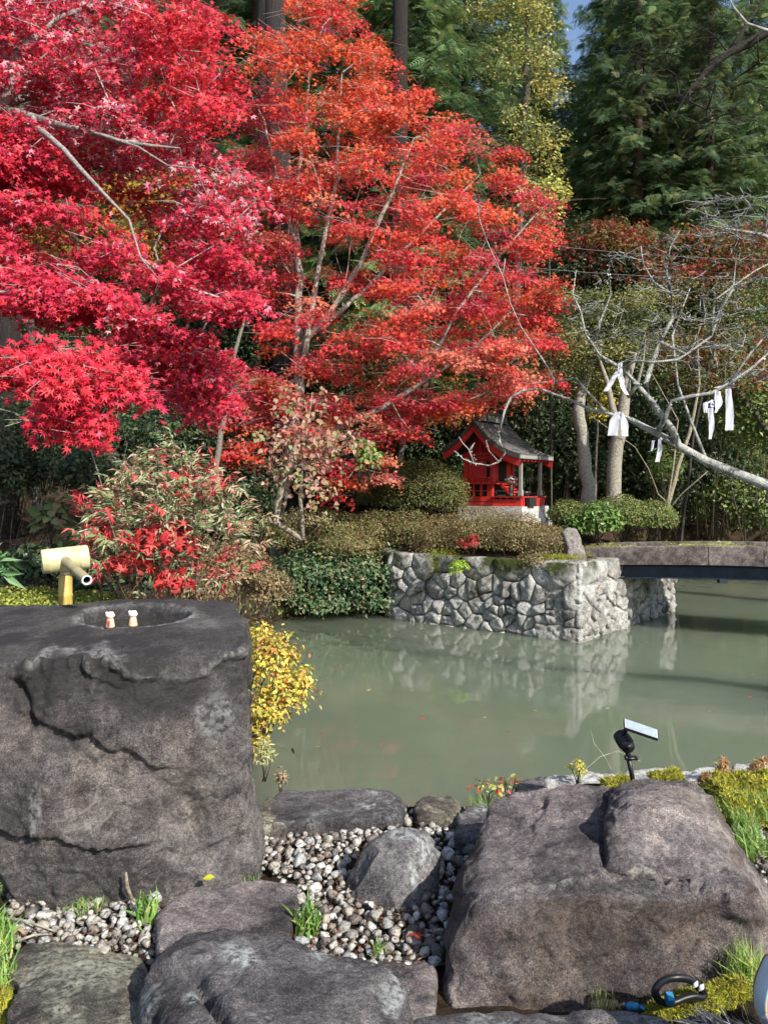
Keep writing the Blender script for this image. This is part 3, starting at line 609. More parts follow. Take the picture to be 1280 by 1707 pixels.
# corner stones that lock both faces
for k, (z0, z1) in enumerate([(-.12, .17), (.18, .48), (.49, .71), (.72, 1.0)]):
    m = MB(); L1, L2 = [(.62, .34), (.36, .30), (.5, .25), (.5, .40)][k]
    ou = .028+.02*(3-k)*.5
    c0 = np.array(IB)+(n1+n2)*ou; a = c0-u1*L1; b2 = c0+u2*L2; cc = a+u2*L2
    bmv = []; 
    me = remeshed([[Vector((*p, z)) for p in (c0, a, b2, cc) for z in (z0+.006, z1-.006)]], .016, 1); n_ = len(me.vertices); V = np.empty(n_*3, np.float32); me.vertices.foreach_get('co', V); V = V.reshape(-1, 3).astype(float)
    N = np.empty(n_*3, np.float32); me.vertices.foreach_get('normal', N); N = N.reshape(-1, 3)
    V += N*(.018*fbm(V*5+k*5, 4)+.022*ridged(V*7, 4)+.010*fbm(V*18, 3))[:, None]; me.vertices.foreach_set('co', V.astype(np.float32).ravel()); me.polygons.foreach_set('use_smooth', np.ones(len(me.polygons), bool))
    o = obj('corner_stone', me, M_wallstone, wall)
    a = me.attributes.new('PaleWear', 'FLOAT', 'POINT'); a.data.foreach_set('value', (np.clip(.55+.6*fbm(V*4, 3), 0, 1)*(N @ np.array([*n2, 0]) > .3)).astype(np.float32))  # pale tone only on the faces turned to the right
# packed earth behind and on top of the wall
isl = np.array(ISLAND); cen = isl.mean(0); top = MB()
M_mortar = simple_mat('dark_joint_earth', (.17, .16, .135), .95, 0, .3, 20, .5)
ring = [cen+(p-cen)*.975 for p in isl]
gxi, gyi = np.meshgrid(np.linspace(-.4, 4.8, 66), np.linspace(9.6, 17, 90)); Q = np.stack([gxi.ravel(), gyi.ravel()], 1); dI, _ = seg_dist(Q, ISLAND, True); inI = poly_in(Q, ISLAND)
hz = 1.0+.42*sstep((dI-.2)/2.2)*inI+.03*fbm(np.stack([Q[:, 0]*2, Q[:, 1]*2, Q[:, 0]*0], 1), 3); hz = np.where(inI & (dI > .06), hz, -.2)
nx2 = 66; i = np.arange(65*89); a_ = (i//65)*nx2+i % 65
keep = (hz[a_] > 0) & (hz[a_+1] > 0) & (hz[a_+nx2] > 0) & (hz[a_+nx2+1] > 0); a_ = a_[keep]
me = fast_mesh('island_ground', np.stack([Q[:, 0], Q[:, 1], hz], 1), np.stack([a_, a_+1, a_+nx2+1, a_+nx2], 1).ravel(), np.full(len(a_), 4), None, True)
tag(obj('island_ground', me, M_soil), 'earth top of the shrine island', kind='structure')
m = MB(); k = len(ring); m.add([(*p, z) for z in (-.4, .985) for p in ring], [tuple((i, (i+1) % k, k+(i+1) % k, k+i)) for i in range(k)]+[tuple(range(k, 2*k))]); m.build('earth_fill', M_mortar, wall)
def isl_z(x, y):
    d_, _ = seg_dist(np.array([[x, y]]), ISLAND, True); return 1.0+.42*float(sstep(np.array([(d_[0]-.2)/2.2]))[0])
# ------------------------------------------------------------------ the small shrine
def local_build(m, name, mat, parent, smooth=False):
    o = m.build(name, mat, None, smooth); o.parent = parent; return o
M_red = simple_mat('vermilion_wood', (.70, .048, .038), .55, 0, .35, 14, .25, .35, (3, 3, 12)); M_redd = simple_mat('weathered_red_wood', (.46, .04, .034), .65, 0, .5, 18, .3, .3, (8, 8, 3))
M_shing = attr_mat('roof_shingle', .75, .45, 40, .5, .006); M_roofdk = simple_mat('roof_edge_wood', (.10, .095, .085), .8, 0, .4, 25, .4, .3, (1, 8, 8))
M_greyw = simple_mat('bleached_wood', (.34, .33, .30), .8, 0, .35, 30, .3, .3, (8, 8, 1)); M_darkin = simple_mat('dark_wood', (.02, .016, .014), .8, 0, .3, 20, .2)
M_plinth = rock_mat('plinth_granite', (.42, .43, .41), (.62, .63, .60), (.5, .5, .42), lichen=(.3, .3, .26), lich_lo=.6, warm_lo=.65, bump=.4)
TH = math.atan2(-.616, .788)
sh = thing('small_shrine', (2.167, 13.74, 1.65), 'small red wooden shrine with a curved shingle roof standing on the stone walled island', 'shrine'); sh.rotation_euler = (0, 0, TH)
m = MB(); m.box((-.03, -.0, -.13), (1.26, 1.02, .26)); local_build(m, 'plinth', M_plinth, sh)
m = MB(); m.box((-.03, 0, -.33), (1.34, 1.12, .24)); local_build(m, 'plinth_step', M_plinth, sh)
def bx(c, s, name, mat, par=None, **k):
    m = MB(); m.box(c, s, **k); return local_build(m, name, mat, par or sh)
# base sill boards
bx((-.33, 0, .07), (.62, .80, .14), 'base', M_redd); bx((-.33, -.405, .045), (.64, .02, .05), 'base_board', M_red); bx((-.33, -.405, .11), (.64, .02, .05), 'base_board', M_red)
# corner posts of the body
for x in (-.60, -.06):
    for y in (-.36, .36): bx((x, y, .55), (.055, .055, .82), 'post', M_red)
bx((-.33, -.365, .155), (.60, .04, .03), 'rail', M_red)
for k in range(3):                                     # lower lattice windows
    w_ = bx((-.51+k*.155, -.345, .27), (.115, .012, .20), 'window', M_darkin)
    bx((-.51+k*.155, -.360, .27), (.012, .02, .20), 'muntin', M_red, w_) if k == 0 else None
    bx((-.51+k*.155, -.358, .27), (.115, .018, .014), 'muntin', M_red, w_)
for k in range(4): bx((-.585+k*.153, -.368, .27), (.035, .03, .23), 'stile', M_red)
bx((-.33, .0, .27), (.5, .62, .23), 'lower_wall', M_darkin)
bx((-.30, -.385, .40), (.70, .12, .028), 'veranda', M_red); bx((.02, 0, .40), (.10, .86, .028), 'veranda', M_red)
rl = bx((-.30, -.44, .50), (.72, .016, .016), 'railing', M_red); bx((-.30, -.44, .46), (.72, .012, .012), 'rail', M_red, rl)
for k in range(7): bx((-.64+k*.112, -.44, .455), (.014, .014, .09), 'baluster', M_red, rl)
rl = bx((.065, .20, .50), (.016, .42, .016), 'railing', M_red)
for k in range(4): bx((.065, .02+k*.13, .455), (.014, .014, .09), 'baluster', M_red, rl)
# upper wall
bx((-.33, 0, .64), (.50, .68, .46), 'wall', M_redd); bx((-.37, -.352, .62), (.34, .02, .36), 'panel', M_red); bx((-.14, -.35, .60), (.10, .018, .36), 'side_opening', M_darkin)
bx((-.33, -.372, .85), (.66, .04, .05), 'beam', M_red); bx((-.33, -.372, .43), (.60, .03, .03), 'beam', M_red)
bx((-.57, -.366, .62), (.03, .02, .38), 'stile', M_red); bx((-.19, -.366, .62), (.03, .02, .38), 'stile', M_red)
bx((-.078, .0, .62), (.02, .30, .36), 'door', M_darkin)
for y in (-.17, .17): bx((-.07, y, .62), (.03, .04, .38), 'door_post', M_red)
for y in (-.27, .27): bx((-.072, y, .62), (.02, .14, .34), 'panel', M_red)
# porch
for y in (-.36, .36):
    p_ = bx((.50, y, .53), (.048, .048, .66), 'porch_post', M_greyw); bx((.50, y, .235), (.07, .07, .10), 'post_foot', M_greyw, p_); bx((.50, y, .84), (.08, .08, .04), 'bracket', M_red, p_)
bx((.50, 0, .80), (.045, .80, .05), 'porch_beam', M_red)
for y in (-.36, .36): bx((.20, y, .80), (.56, .035, .05), 'porch_beam', M_red)
bx((.27, 0, .06), (.56, .86, .12), 'porch_base', M_red); bx((.27, 0, .165), (.60, .92, .02), 'porch_deck', M_redd)
for k in range(5): bx((.02+k*.13, -.425, .14), (.025, .03, .04), 'strut', M_red)
for k in range(6): bx((.565, -.38+k*.15, .10), (.02, .03, .12), 'strut', M_red)
for k in range(5): bx((.02+.05*k, 0, .385-.045*k), (.055, .34, .022), 'stair_tread', M_red)
for y in (-.18, .18):
    m = MB(); m.box((.13, y, .28), (.34, .02, .05), Matrix.Rotation(rad(41), 3, 'Y')); local_build(m, 'stair_string', M_red, sh)
bx((.615, -.20, .075), (.07, .24, .15), 'collection_box', M_darkin); bx((.58, .16, .075), (.06, .30, .14), 'front_board', M_redd)
# roof: swept profile in x, z; courses of shingles on it
prof = [(-.93, 1.02), (-.82, 1.06), (-.66, 1.15), (-.50, 1.28), (-.38, 1.40), (-.29, 1.50)]; proff = [(-.29, 1.50), (-.20, 1.40), (-.08, 1.27), (.08, 1.13), (.25, 1.02), (.44, .93), (.62, .87)]
def profile(x, pr_): X, Z = zip(*pr_); return float(np.interp(x, X, Z))
RY = .62
def roof_slab(pr_, name):
    m = MB(); n = len(pr_); th = .055; V = []; 
    for y in (-RY, RY):
        for x, z in pr_: V.append((x, y, z-.01))
        for x, z in pr_: V.append((x, y, z-.01-th))
    F = []
    for i in range(n-1): F += [(i, i+1, 2*n+i+1, 2*n+i)[::-1], (n+i, n+i+1, 3*n+i+1, 3*n+i), (i, i+1, n+i+1, n+i), (2*n+i, 2*n+i+1, 3*n+i+1, 3*n+i)[::-1]]
    F += [(0, n, 3*n, 2*n), (n-1, 2*n-1, 4*n-1, 3*n-1)[::-1]]
    m.add(V, F); return local_build(m, name, M_roofdk, sh)
roof = roof_slab(prof, 'roof_back'); rooff = roof_slab(proff, 'roof')
sr = np.random.default_rng(8)
def courses(pr_, par, n, x0, x1, sgn):
    for i in range(n):
        t0, t1 = x0+(x1-x0)*i/n, x0+(x1-x0)*(i+1.25)/n; t1 = max(min(t1, x1+.015), x1) if sgn > 0 and i == n-1 else t1
        za, zb = profile(t0, pr_), profile(t1, pr_); y = -RY-.004+sr.uniform(-.06, 0)
        y = -RY
        while y < RY-.01:
            w_ = min(sr.uniform(.10, .19), RY-y); g = .003; lift = .022+sr.uniform(0, .008); cc = sr.uniform(.085, .16); col = (cc, cc*.97, cc*.92)
            m = MB(); V = [(t0, y+g, za+.006), (t0, y+w_-g, za+.006), (t1, y+w_-g, zb+lift), (t1, y+g, zb+lift), (t0, y+g, za-.012), (t0, y+w_-g, za-.012), (t1, y+w_-g, zb+lift-.018), (t1, y+g, zb+lift-.018)]
            F = [(0, 1, 2, 3), (3, 2, 6, 7), (0, 3, 7, 4), (1, 5, 6, 2)]
            if sgn > 0: F = [f[::-1] for f in F]
            m.add(V, F, col); local_build(m, 'shingle', M_shing, par); y += w_
courses(proff, rooff, 11, -.27, .62, 1); courses(prof, roof, 7, -.31, -.93, -1)
m = MB()                                               # thick front fascia
m.box((.615, 0, .845), (.03, 2*RY+.01, .06)); local_build(m, 'fascia', simple_mat('pale_fascia', (.27, .27, .25), .8, 0, .2, 20, .2), sh)
# bargeboards (dark) with red gable boards under them, front gable and rear gable
for y, nm in ((-RY-.012, 1), (RY+.012, 1)):
    m = MB(); full = prof+proff[1:]
    for i in range(len(full)-1):
        (xa, za), (xb, zb) = full[i], full[i+1]
        V = [(xa, y-.012, za+.02), (xb, y-.012, zb+.02), (xb, y-.012, zb-.065), (xa, y-.012, za-.065), (xa, y+.012, za+.02), (xb, y+.012, zb+.02), (xb, y+.012, zb-.065), (xa, y+.012, za-.065)]
        m.add(V, [(0, 3, 2, 1), (4, 5, 6, 7), (0, 1, 5, 4), (2, 3, 7, 6)])
    local_build(m, 'bargeboard', M_roofdk, sh)
    y2 = y+(.02 if y < 0 else -.02); m = MB()
    for i in range(len(full)-1):
        (xa, za), (xb, zb) = full[i], full[i+1]
        V = [(xa, y2-.008, za-.066), (xb, y2-.008, zb-.066), (xb, y2-.008, zb-.19), (xa, y2-.008, za-.19), (xa, y2+.008, za-.066), (xb, y2+.008, zb-.066), (xb, y2+.008, zb-.19), (xa, y2+.008, za-.19)]
        m.add(V, [(0, 3, 2, 1), (4, 5, 6, 7), (2, 3, 7, 6)])
    local_build(m, 'gable_board', M_red, sh)
m = MB(); m.add([(-.62, -.36, .86), (.10, -.36, .86), (.0, -.36, 1.05), (-.29, -.36, 1.36), (-.55, -.36, 1.08)], [(0, 1, 2, 3, 4)]); local_build(m, 'gable_wall', M_redd, sh)
m = MB(); m.add([(-.62, .36, .86), (.10, .36, .86), (.0, .36, 1.05), (-.29, .36, 1.36), (-.55, .36, 1.08)], [(4, 3, 2, 1, 0)]); local_build(m, 'gable_wall', M_redd, sh)
bx((-.29, -.375, 1.12), (.04, .03, .36), 'king_post', M_red); bx((-.30, -.38, .92), (.60, .03, .05), 'beam', M_red)
for k in range(9):
    m = MB(); x = .30; m.box((.36, -.54+k*.135, .865), (.50, .028, .028), Matrix.Rotation(rad(19), 3, 'Y')); local_build(m, 'rafter', M_red, sh)
# ridge box
rb = bx((-.29, 0, 1.57), (.17, .86, .13), 'ridge_box', M_shing); rb.data.color_attributes['Col'].data.foreach_set('color', np.tile([.16, .155, .14, 1], 8).astype(np.float32))
bx((-.29, 0, 1.645), (.24, .94, .03), 'ridge_cap', M_roofdk, rb)
for y in (-.3, .0, .3): bx((-.20, y, 1.57), (.015, .02, .12), 'batten', M_roofdk, rb)
def SL(x, y, z): return Matrix.Rotation(TH, 3, 'Z') @ Vector((x, y, z))+Vector((2.167, 13.74, 1.65))
# vase of flowers, bowl, candles standing on the porch
def vase(loc, lab, seed):
    t = thing('flower_vase', loc, lab, 'flower vase'); m = MB()
    m.lathe([(0, 0), (.05, 0), (.052, .02), (.03, .05), (.042, .09), (.05, .13), (.035, .165), (.045, .19), (.04, .19), (.0, .17)], loc, 14); m.build('vase', simple_mat('dark_glaze_%d' % seed, (.06, .06, .06), .35, 0, .2), t, True)
    r = np.random.default_rng(seed); n = 140; p = r.normal(size=(n, 3)); p /= np.linalg.norm(p, axis=1)[:, None]
    pos = np.array(loc)+np.array([0, 0, .27])+p*np.array([.12, .10, .08])*r.uniform(.5, 1, n)[:, None]
    cols = np.array([(.45, .45, .45), (.05, .09, .05), (.5, .12, .18), (.06, .12, .06), (.55, .52, .5), (.65, .35, .05)])[r.choice(6, n, p=[.2, .25, .15, .2, .15, .05])]
    o = leafmesh('flowers', *LEAF['oval'], pos, p, .05*np.ones(n), cols, r, M_leaf, t); o['kind'] = 'stuff'

# ------------------------------------------------------------------ leaves in bulk
def tmpl(verts, faces): return np.array([(v[0], v[1], v[2] if len(v) > 2 else 0) for v in verts], float), faces
def maple(lobes, sp, inner=.42):
    V = [(0, 0, 0)]; 
    lens = {5: [.62, .9, 1.05, .9, .62], 7: [.5, .78, .98, 1.08, .98, .78, .5]}[lobes]; F = []
    angs = np.linspace(-sp, sp, lobes); k = 1; pts = []
    for i, (a, L) in enumerate(zip(angs, lens)):
        a = rad(a)
        if i > 0: am = (a+rad(angs[i-1]))/2; pts.append((inner*math.sin(am), inner*math.cos(am), 0))
        pts.append((L*math.sin(a), L*math.cos(a), -.16*L))
    V += pts; n = len(pts)
    F.append(tuple(range(n+1))); return tmpl(V, F)
def frond_template(n=6, seed=1):
    r = np.random.default_rng(seed); V = []; F = []
    def tri(a, b, w):
        a = np.array(a, float); b = np.array(b, float); d = b-a; s = np.cross(d, [0, 0, 1]); s = s/(np.linalg.norm(s)+1e-9)*w; k = len(V)
        V.extend([a-s*.5, a+s*.5, b]); F.append((k, k+1, k+2))
    tri((0, 0, 0), (0, 1, -.25), .05)
    for i in range(n):
        t = (i+.6)/(n+.4); L = .46*(1-t*.75); z = -.25*t*t
        for s in (-1, 1):
            e = (s*L*.85, t+L*.55, z-.14*L-.1*L*r.random()); tri((0, t, z), e, .075)
            mid = (s*L*.42, t+L*.28, z-.05*L); tri(mid, (mid[0]+s*.02, mid[1]+L*.5, mid[2]-.06), .055)
    return tmpl(V, F)
LEAF = {'oval': tmpl([(0, 0), (.26, .32, .03), (.24, .68, .02), (0, 1, -.12), (-.24, .68, .02), (-.26, .32, .03)], [(0, 1, 2, 3), (0, 3, 4, 5)]),
        'quad': tmpl([(0, 0), (.3, .5, .06), (0, 1, -.08), (-.3, .5, .06)], [(0, 1, 2, 3)]),
        'lance': tmpl([(0, 0, 0), (.13, .35, .02), (0, 1, -.22), (-.13, .35, .02)], [(0, 1, 2), (0, 2, 3)]),
        'maple5': maple(5, 108), 'maple7': maple(7, 125, .36), 'frond': frond_template(),
        'blade': tmpl([(-.03, 0, 0), (.03, 0, 0), (.02, .6, .04), (0, 1, -.18), (-.02, .6, .04)], [(0, 1, 2, 4), (4, 2, 3)]),
        'heart': tmpl([(0, 0, 0), (.3, .02, 0), (.42, .3, 0), (.28, .65, -.03), (0, 1.05, -.15), (-.28, .65, -.03), (-.42, .3, 0), (-.3, .02, 0)], [(0, 1, 2, 3, 4), (0, 4, 5, 6, 7)])}
def frames(N, T):
    N = N/(np.linalg.norm(N, axis=1)[:, None]+1e-9); T = T-N*(T*N).sum(1)[:, None]; T /= np.linalg.norm(T, axis=1)[:, None]+1e-9; return np.cross(T, N), T, N
def leaf_geo(tv, tf, pos, nrm, size, col, r, T=None):
    n = len(pos)
    if T is None: T = r.normal(size=(n, 3))
    X, T, N = frames(nrm.astype(float), T.astype(float))
    V = pos[:, None]+(tv[None, :, 0, None]*X[:, None]+tv[None, :, 1, None]*T[:, None]+tv[None, :, 2, None]*N[:, None])*size[:, None, None]
    K = len(tv); base = np.arange(n)*K; fl = np.concatenate([np.array(f) for f in tf]); F = (base[:, None]+fl[None]).ravel(); S = np.tile([len(f) for f in tf], n)
    return V.reshape(-1, 3), F, S, np.repeat(col, K, axis=0)
def leafmesh(name, tv, tf, pos, nrm, size, col, r, mat, parent=None, T=None):
    V, F, S, Cc = leaf_geo(tv, tf, pos, nrm, size, col, r, T); return obj(name, fast_mesh(name, V, F, S, Cc), mat, parent)
def merge_leaves(name, items, mat, parent):
    Vs, Fs, Ss, Cs = [], [], [], []; n = 0
    for V, F, S, Cc in items: Vs.append(V); Fs.append(F+n); Ss.append(S); Cs.append(Cc); n += len(V)
    o = obj(name, fast_mesh(name, np.concatenate(Vs), np.concatenate(Fs), np.concatenate(Ss), np.concatenate(Cs)), mat, parent); o['kind'] = 'stuff'; return o
def palette(r, n, cols, wts=None, var=.2):
    cols = np.array(cols, float); wts = None if wts is None else np.array(wts)/np.sum(wts); c = cols[r.choice(len(cols), n, p=wts)]
    return np.clip(c*(1+r.uniform(-var, var, (n, 1)))*(1+r.uniform(-.08, .08, (n, 3))), 0, 1)
def single_leaves(parent, tv, tf, pos, nrm, size, cols, r, mat, k=8, T=None):
    """up to 300 leaves of their own, sharing k meshes"""
    vari = []
    for i in range(k):
        me = fast_mesh('leaf', tv*1.0, np.concatenate([np.array(f) for f in tf]), [len(f) for f in tf], np.repeat(cols[i:i+1], len(tv), axis=0)); me.materials.append(mat); vari.append(me)
    n = len(pos); T = r.normal(size=(n, 3)) if T is None else T; X, T, N = frames(nrm, T); pl = np.array(parent.location)
    for i in range(n):
        o = bpy.data.objects.new('leaf', vari[i % k]); C.objects.link(o); o.parent = parent; s = size[i]
        M = Matrix(((X[i, 0]*s, T[i, 0]*s, N[i, 0]*s, pos[i, 0]-pl[0]), (X[i, 1]*s, T[i, 1]*s, N[i, 1]*s, pos[i, 1]-pl[1]), (X[i, 2]*s, T[i, 2]*s, N[i, 2]*s, pos[i, 2]-pl[2]), (0, 0, 0, 1)))
        o.matrix_local = M

vase(SL(.30, -.33, .175), 'dark vase of small pale and pink flowers on the shrine porch', 3)
t = SL(.40, -.02, .175); m = MB(); m.lathe([(0, 0), (.06, 0), (.10, .04), (.115, .085), (.105, .085), (.09, .04), (0, .02)], t, 18); tag(m.build('incense_bowl', simple_mat('bowl_iron', (.03, .03, .03), .4, 0, .2), smooth=True), 'round black bowl beside the flower vase on the shrine porch', 'bowl')

# ------------------------------------------------------------------ bridge
M_steel = simple_mat('blue_steel', (.022, .032, .05), .45, .2, .35, 8, .1)
BS = np.array([2.86, 10.72]); BD = np.array([.885, -.466]); BN = np.array([.466, .885]); BL = 6.2
def bz(s): return 1.09+.115*math.sin(min(1, max(0, (s+.35)/5.6))*math.pi)**.8
br = thing('arched_bridge', (BS[0], BS[1], 1.0), 'low arched stone footbridge on a dark blue steel beam reaching the island', 'bridge')
def bridge_piece(s0, s1, o0, o1, zt, zb, name, mat, k=4, bev=.0, seed=0):
    m = MB(); V = []; ss = np.linspace(s0, s1, k+1)
    sec = [(o0, zb), (o0, zt-.012), (o0+.015, zt), (o1-.015, zt), (o1, zt-.012), (o1, zb)]
    for s in ss:
        for o, z in sec: q = BS+BD*s+BN*o; V.append((q[0], q[1], bz(s)+z))
    n = len(sec); F = [tuple(i*n+j for i, j in ((a, c), (a, (c+1) % n), (a+1, (c+1) % n), (a+1, c))) for a in range(k) for c in range(n)]+[tuple(range(n))[::-1], tuple(k*n+j for j in range(n))]
    F = [f[::-1] for f in F]; m.add(V, F); o = m.build(name, mat, br)
    me = o.data; Vn = np.array(V); a = me.attributes.new('MossTone', 'FLOAT', 'POINT'); a.data.foreach_set('value', (np.zeros(len(V))).astype(np.float32)); return o
cuts = [-.35, 1.55, 2.2, 4.0, 5.9]
for k in range(4): bridge_piece(cuts[k]+.004, cuts[k+1]-.004, 0, .16, 0, -.25, 'kerb', M_bridge, 6); bridge_piece(cuts[k]+.004, cuts[k+1]-.004, 1.02, 1.18, 0, -.25, 'kerb', M_bridge, 6)
M_moss = leaf_mat('moss', .2, .8, .1)
for k in range(6):
    s0 = -.35+k*1.04; o = bridge_piece(s0+.004, s0+1.036, .163, 1.017, -.07, -.22, 'deck_slab', M_bridge, 3); 
    o.data.attributes['MossTone'].data.foreach_set('value', np.full(len(o.data.vertices), .8, np.float32))
for o0 in (.04, 1.0):
    bridge_piece(-.15, 5.7, o0, o0+.14, -.252, -.27, 'beam_flange', M_steel, 10); bridge_piece(-.15, 5.7, o0+.06, o0+.075, -.27, -.425, 'beam_web', M_steel, 10); bridge_piece(-.15, 5.7, o0, o0+.14, -.425, -.44, 'beam_flange', M_steel, 10)
q = BS+BD*1.72; bx0 = MB(); bx0.box((q[0]+.02, q[1]+.05, bz(1.72)-.46), (.10, .08, .05)); bx0.build('bolt_plate', M_steel, br)
# far-side bank foot for the bridge
me = rock_mesh([[(7.9, 7.3, .9), (8.9, 7.6, .95), (9.2, 9.2, .95), (8.1, 9.0, .9)]], voxel=.04, amp=.05, base=-.3, seed=41); tag(obj('bridge_abutment', me, M_wallstone), 'stone abutment carrying the far end of the bridge', 'abutment')
# leaning stone post at the island corner
me = rock_mesh([PA([(937, 885, 10.25), (945, 878, 10.3), (962, 880, 10.3), (975, 925, 10.1), (980, 945, 10.1), (950, 945, 10.1), (945, 905, 10.1), (968, 895, 10.2)])], voxel=.018, amp=.012, base=.98, seed=42, smooth=3, wear=.6)
tag(obj('standing_stone', me, M_granite), 'leaning rough stone post at the island corner next to the bridge', 'stone post')

# ------------------------------------------------------------------ solar spotlight
M_blk = simple_mat('black_plastic', (.012, .012, .014), .42, 0, .1, 20, .03, .5); M_panel = simple_mat('solar_cell', (.38, .45, .56), .3, 0, .25, 60, .02, .8); M_rim = simple_mat('panel_frame', (.55, .56, .58), .35, 0, .1)  # sky glare on the cells is put into their pale blue colour
d0 = 3.45; lt = thing('solar_spotlight', P(1056, 1305, d0), 'black solar garden spotlight on a stake with a tilted panel, behind the boulder', 'garden light')
m = MB(); a, b2 = P(1057, 1312, d0), P(1047, 1262, d0); m.tube([a, a.lerp(b2, .5), b2], [.011, .0105, .011], 14); m.tube([b2, P(1046, 1250, d0)], [.013, .010], 14); m.build('stake', M_blk, lt, True)
m = MB(); c = P(1051, 1264, d0); m.box(c, (.052, .03, .012)); m.tube([c+Vector((-.024, -.012, -.004)), c+Vector((-.024, -.012, .012))], .006, 8); m.tube([c+Vector((.024, -.012, -.004)), c+Vector((.024, -.012, .012))], .006, 8); m.build('clamp', M_blk, lt, True)
m = MB(); A = P(1050, 1251, d0-.03); B = P(1034, 1226, d0+.05); ax = (B-A).normalized(); R = ax.to_track_quat('Z', 'Y').to_matrix(); L = .095
m.lathe([(0, 0), (.020, .001), (.027, .008), (.031, .025), (.033, .05), (.034, L-.012), (.034, L), (.030, L), (.028, L-.01), (0, L-.012)], A, 24, R); hd = m.build('lamp_head', M_blk, lt, True)
for k in range(3):
    m = MB(); m.lathe([(.0335, .035+k*.016), (.036, .037+k*.016), (.036, .042+k*.016), (.0335, .044+k*.016)], A, 24, R); m.build('cooling_rib', M_blk, hd, True)
m = MB(); m.tube([P(1047, 1246, d0-.035), P(1048, 1243, d0-.05)], [.012, .012], 14); m.build('pivot_knob', M_blk, lt, True)
pc = [P(1040, 1198, d0+.02), P(1096, 1217, d0-.02), P(1097, 1232, d0-.10), P(1041, 1213, d0-.06)]
nrm = (pc[1]-pc[0]).cross(pc[3]-pc[0]).normalized(); nrm = nrm if nrm.z > 0 else -nrm
m = MB(); V = [p-nrm*.012 for p in pc]+list(pc); m.add(V, [(0, 1, 2, 3), (4, 7, 6, 5), (0, 4, 5, 1), (1, 5, 6, 2), (2, 6, 7, 3), (3, 7, 4, 0)]); pn = m.build('solar_panel', M_blk, lt)
ce = sum(pc, Vector())/4; m = MB(); m.add([ce+(p-ce)*.97+nrm*.001 for p in pc], [(0, 1, 2, 3)]); m.build('frame', M_rim, pn)
m = MB(); m.add([ce+(p-ce)*.90+nrm*.002 for p in pc], [(0, 1, 2, 3)]); m.build('solar_cells', M_panel, pn)
m = MB(); m.tube([B-ax*.02, pc[0].lerp(pc[3], .6)+Vector((.012, 0, -.012))], [.010, .009], 10); m.build('panel_arm', M_blk, lt, True)

# ------------------------------------------------------------------ leash handle, blue clip, dog, carrier rim
lh = thing('dog_leash', P(1130, 1675, 2.16), 'black loop shaped leash handle with a blue band lying against the large boulder', 'leash handle')
def ring_strip(pts, w, th, name, mat, par, wdir=Vector((0, 1, 0)), closed=True):
    n = len(pts); V = []; m = MB()
    for i in range(n):
        a, b3 = pts[(i-1) % n], pts[(i+1) % n]; t = (b3-a).normalized(); wv = (wdir-t*wdir.dot(t)).normalized(); nv = t.cross(wv)
        for k in range(10):
            an = 2*math.pi*k/10; V.append(pts[i]+wv*(w*math.cos(an))+nv*(th*math.sin(an)))
    F = [(i*10+j, i*10+(j+1) % 10, ((i+1) % n)*10+(j+1) % 10, ((i+1) % n)*10+j) for i in range(n if closed else n-1) for j in range(10)]
    m.add(V, F); return m.build(name, mat, par, True)
lp = [P(x, y, dd) for x, y, dd in [(1092, 1654, 2.12), (1097, 1643, 2.12), (1108, 1635, 2.12), (1124, 1631, 2.12), (1142, 1632, 2.13), (1155, 1637, 2.14), (1165, 1646, 2.15), (1171, 1657, 2.16), (1168, 1664, 2.15), (1155, 1662, 2.14), (1138, 1666, 2.13), (1124, 1672, 2.12), (1110, 1674, 2.12), (1098, 1668, 2.12)]]
sm = []
for i in range(len(lp)):
    for t in (0, .25, .5, .75):
        p0, p1, p2, p3 = lp[i-1], lp[i], lp[(i+1) % len(lp)], lp[(i+2) % len(lp)]; sm.append(.5*((2*p1)+(p2-p0)*t+(2*p0-5*p1+4*p2-p3)*t*t+(3*p1-p0-3*p2+p3)*t**3))
ring_strip(sm, .018, .010, 'loop', M_blk, lh, Vector((0, .75, -.65)))
m = MB(); ctr = P(1116, 1666, 2.10); m.box(ctr, (.018, .024, .027), Matrix.Rotation(.5, 3, 'X')); m.build('blue_band', simple_mat('blue_webbing', (.02, .20, .38), .6, 0, .2, 80, .3), lh)
for q_ in ((1158, 1643), (1168, 1648)):
    m = MB(); e = P(*q_, 2.125); m.lathe([(0, -.004), (.007, 0), (.007, .002), (0, .005)], e, 12, Matrix.Rotation(.6, 3, 'Y') @ Matrix.Diagonal((1, 1, 3))); m.build('white_button', simple_mat('white_plastic', (.7, .72, .70), .4, 0, .05), lh, True)
m = MB(); m.tube([P(1044, 1681, 2.12), P(1052, 1678, 2.12), P(1064, 1679, 2.11)], [.010, .012, .009], 10); m.tube([P(1066, 1679, 2.11), P(1074, 1683, 2.10)], [.006, .004], 8)
tag(m.build('small_clip', MATS['blue_webbing'], smooth=True), 'small bright blue clip on the ground left of the leash handle', 'clip')
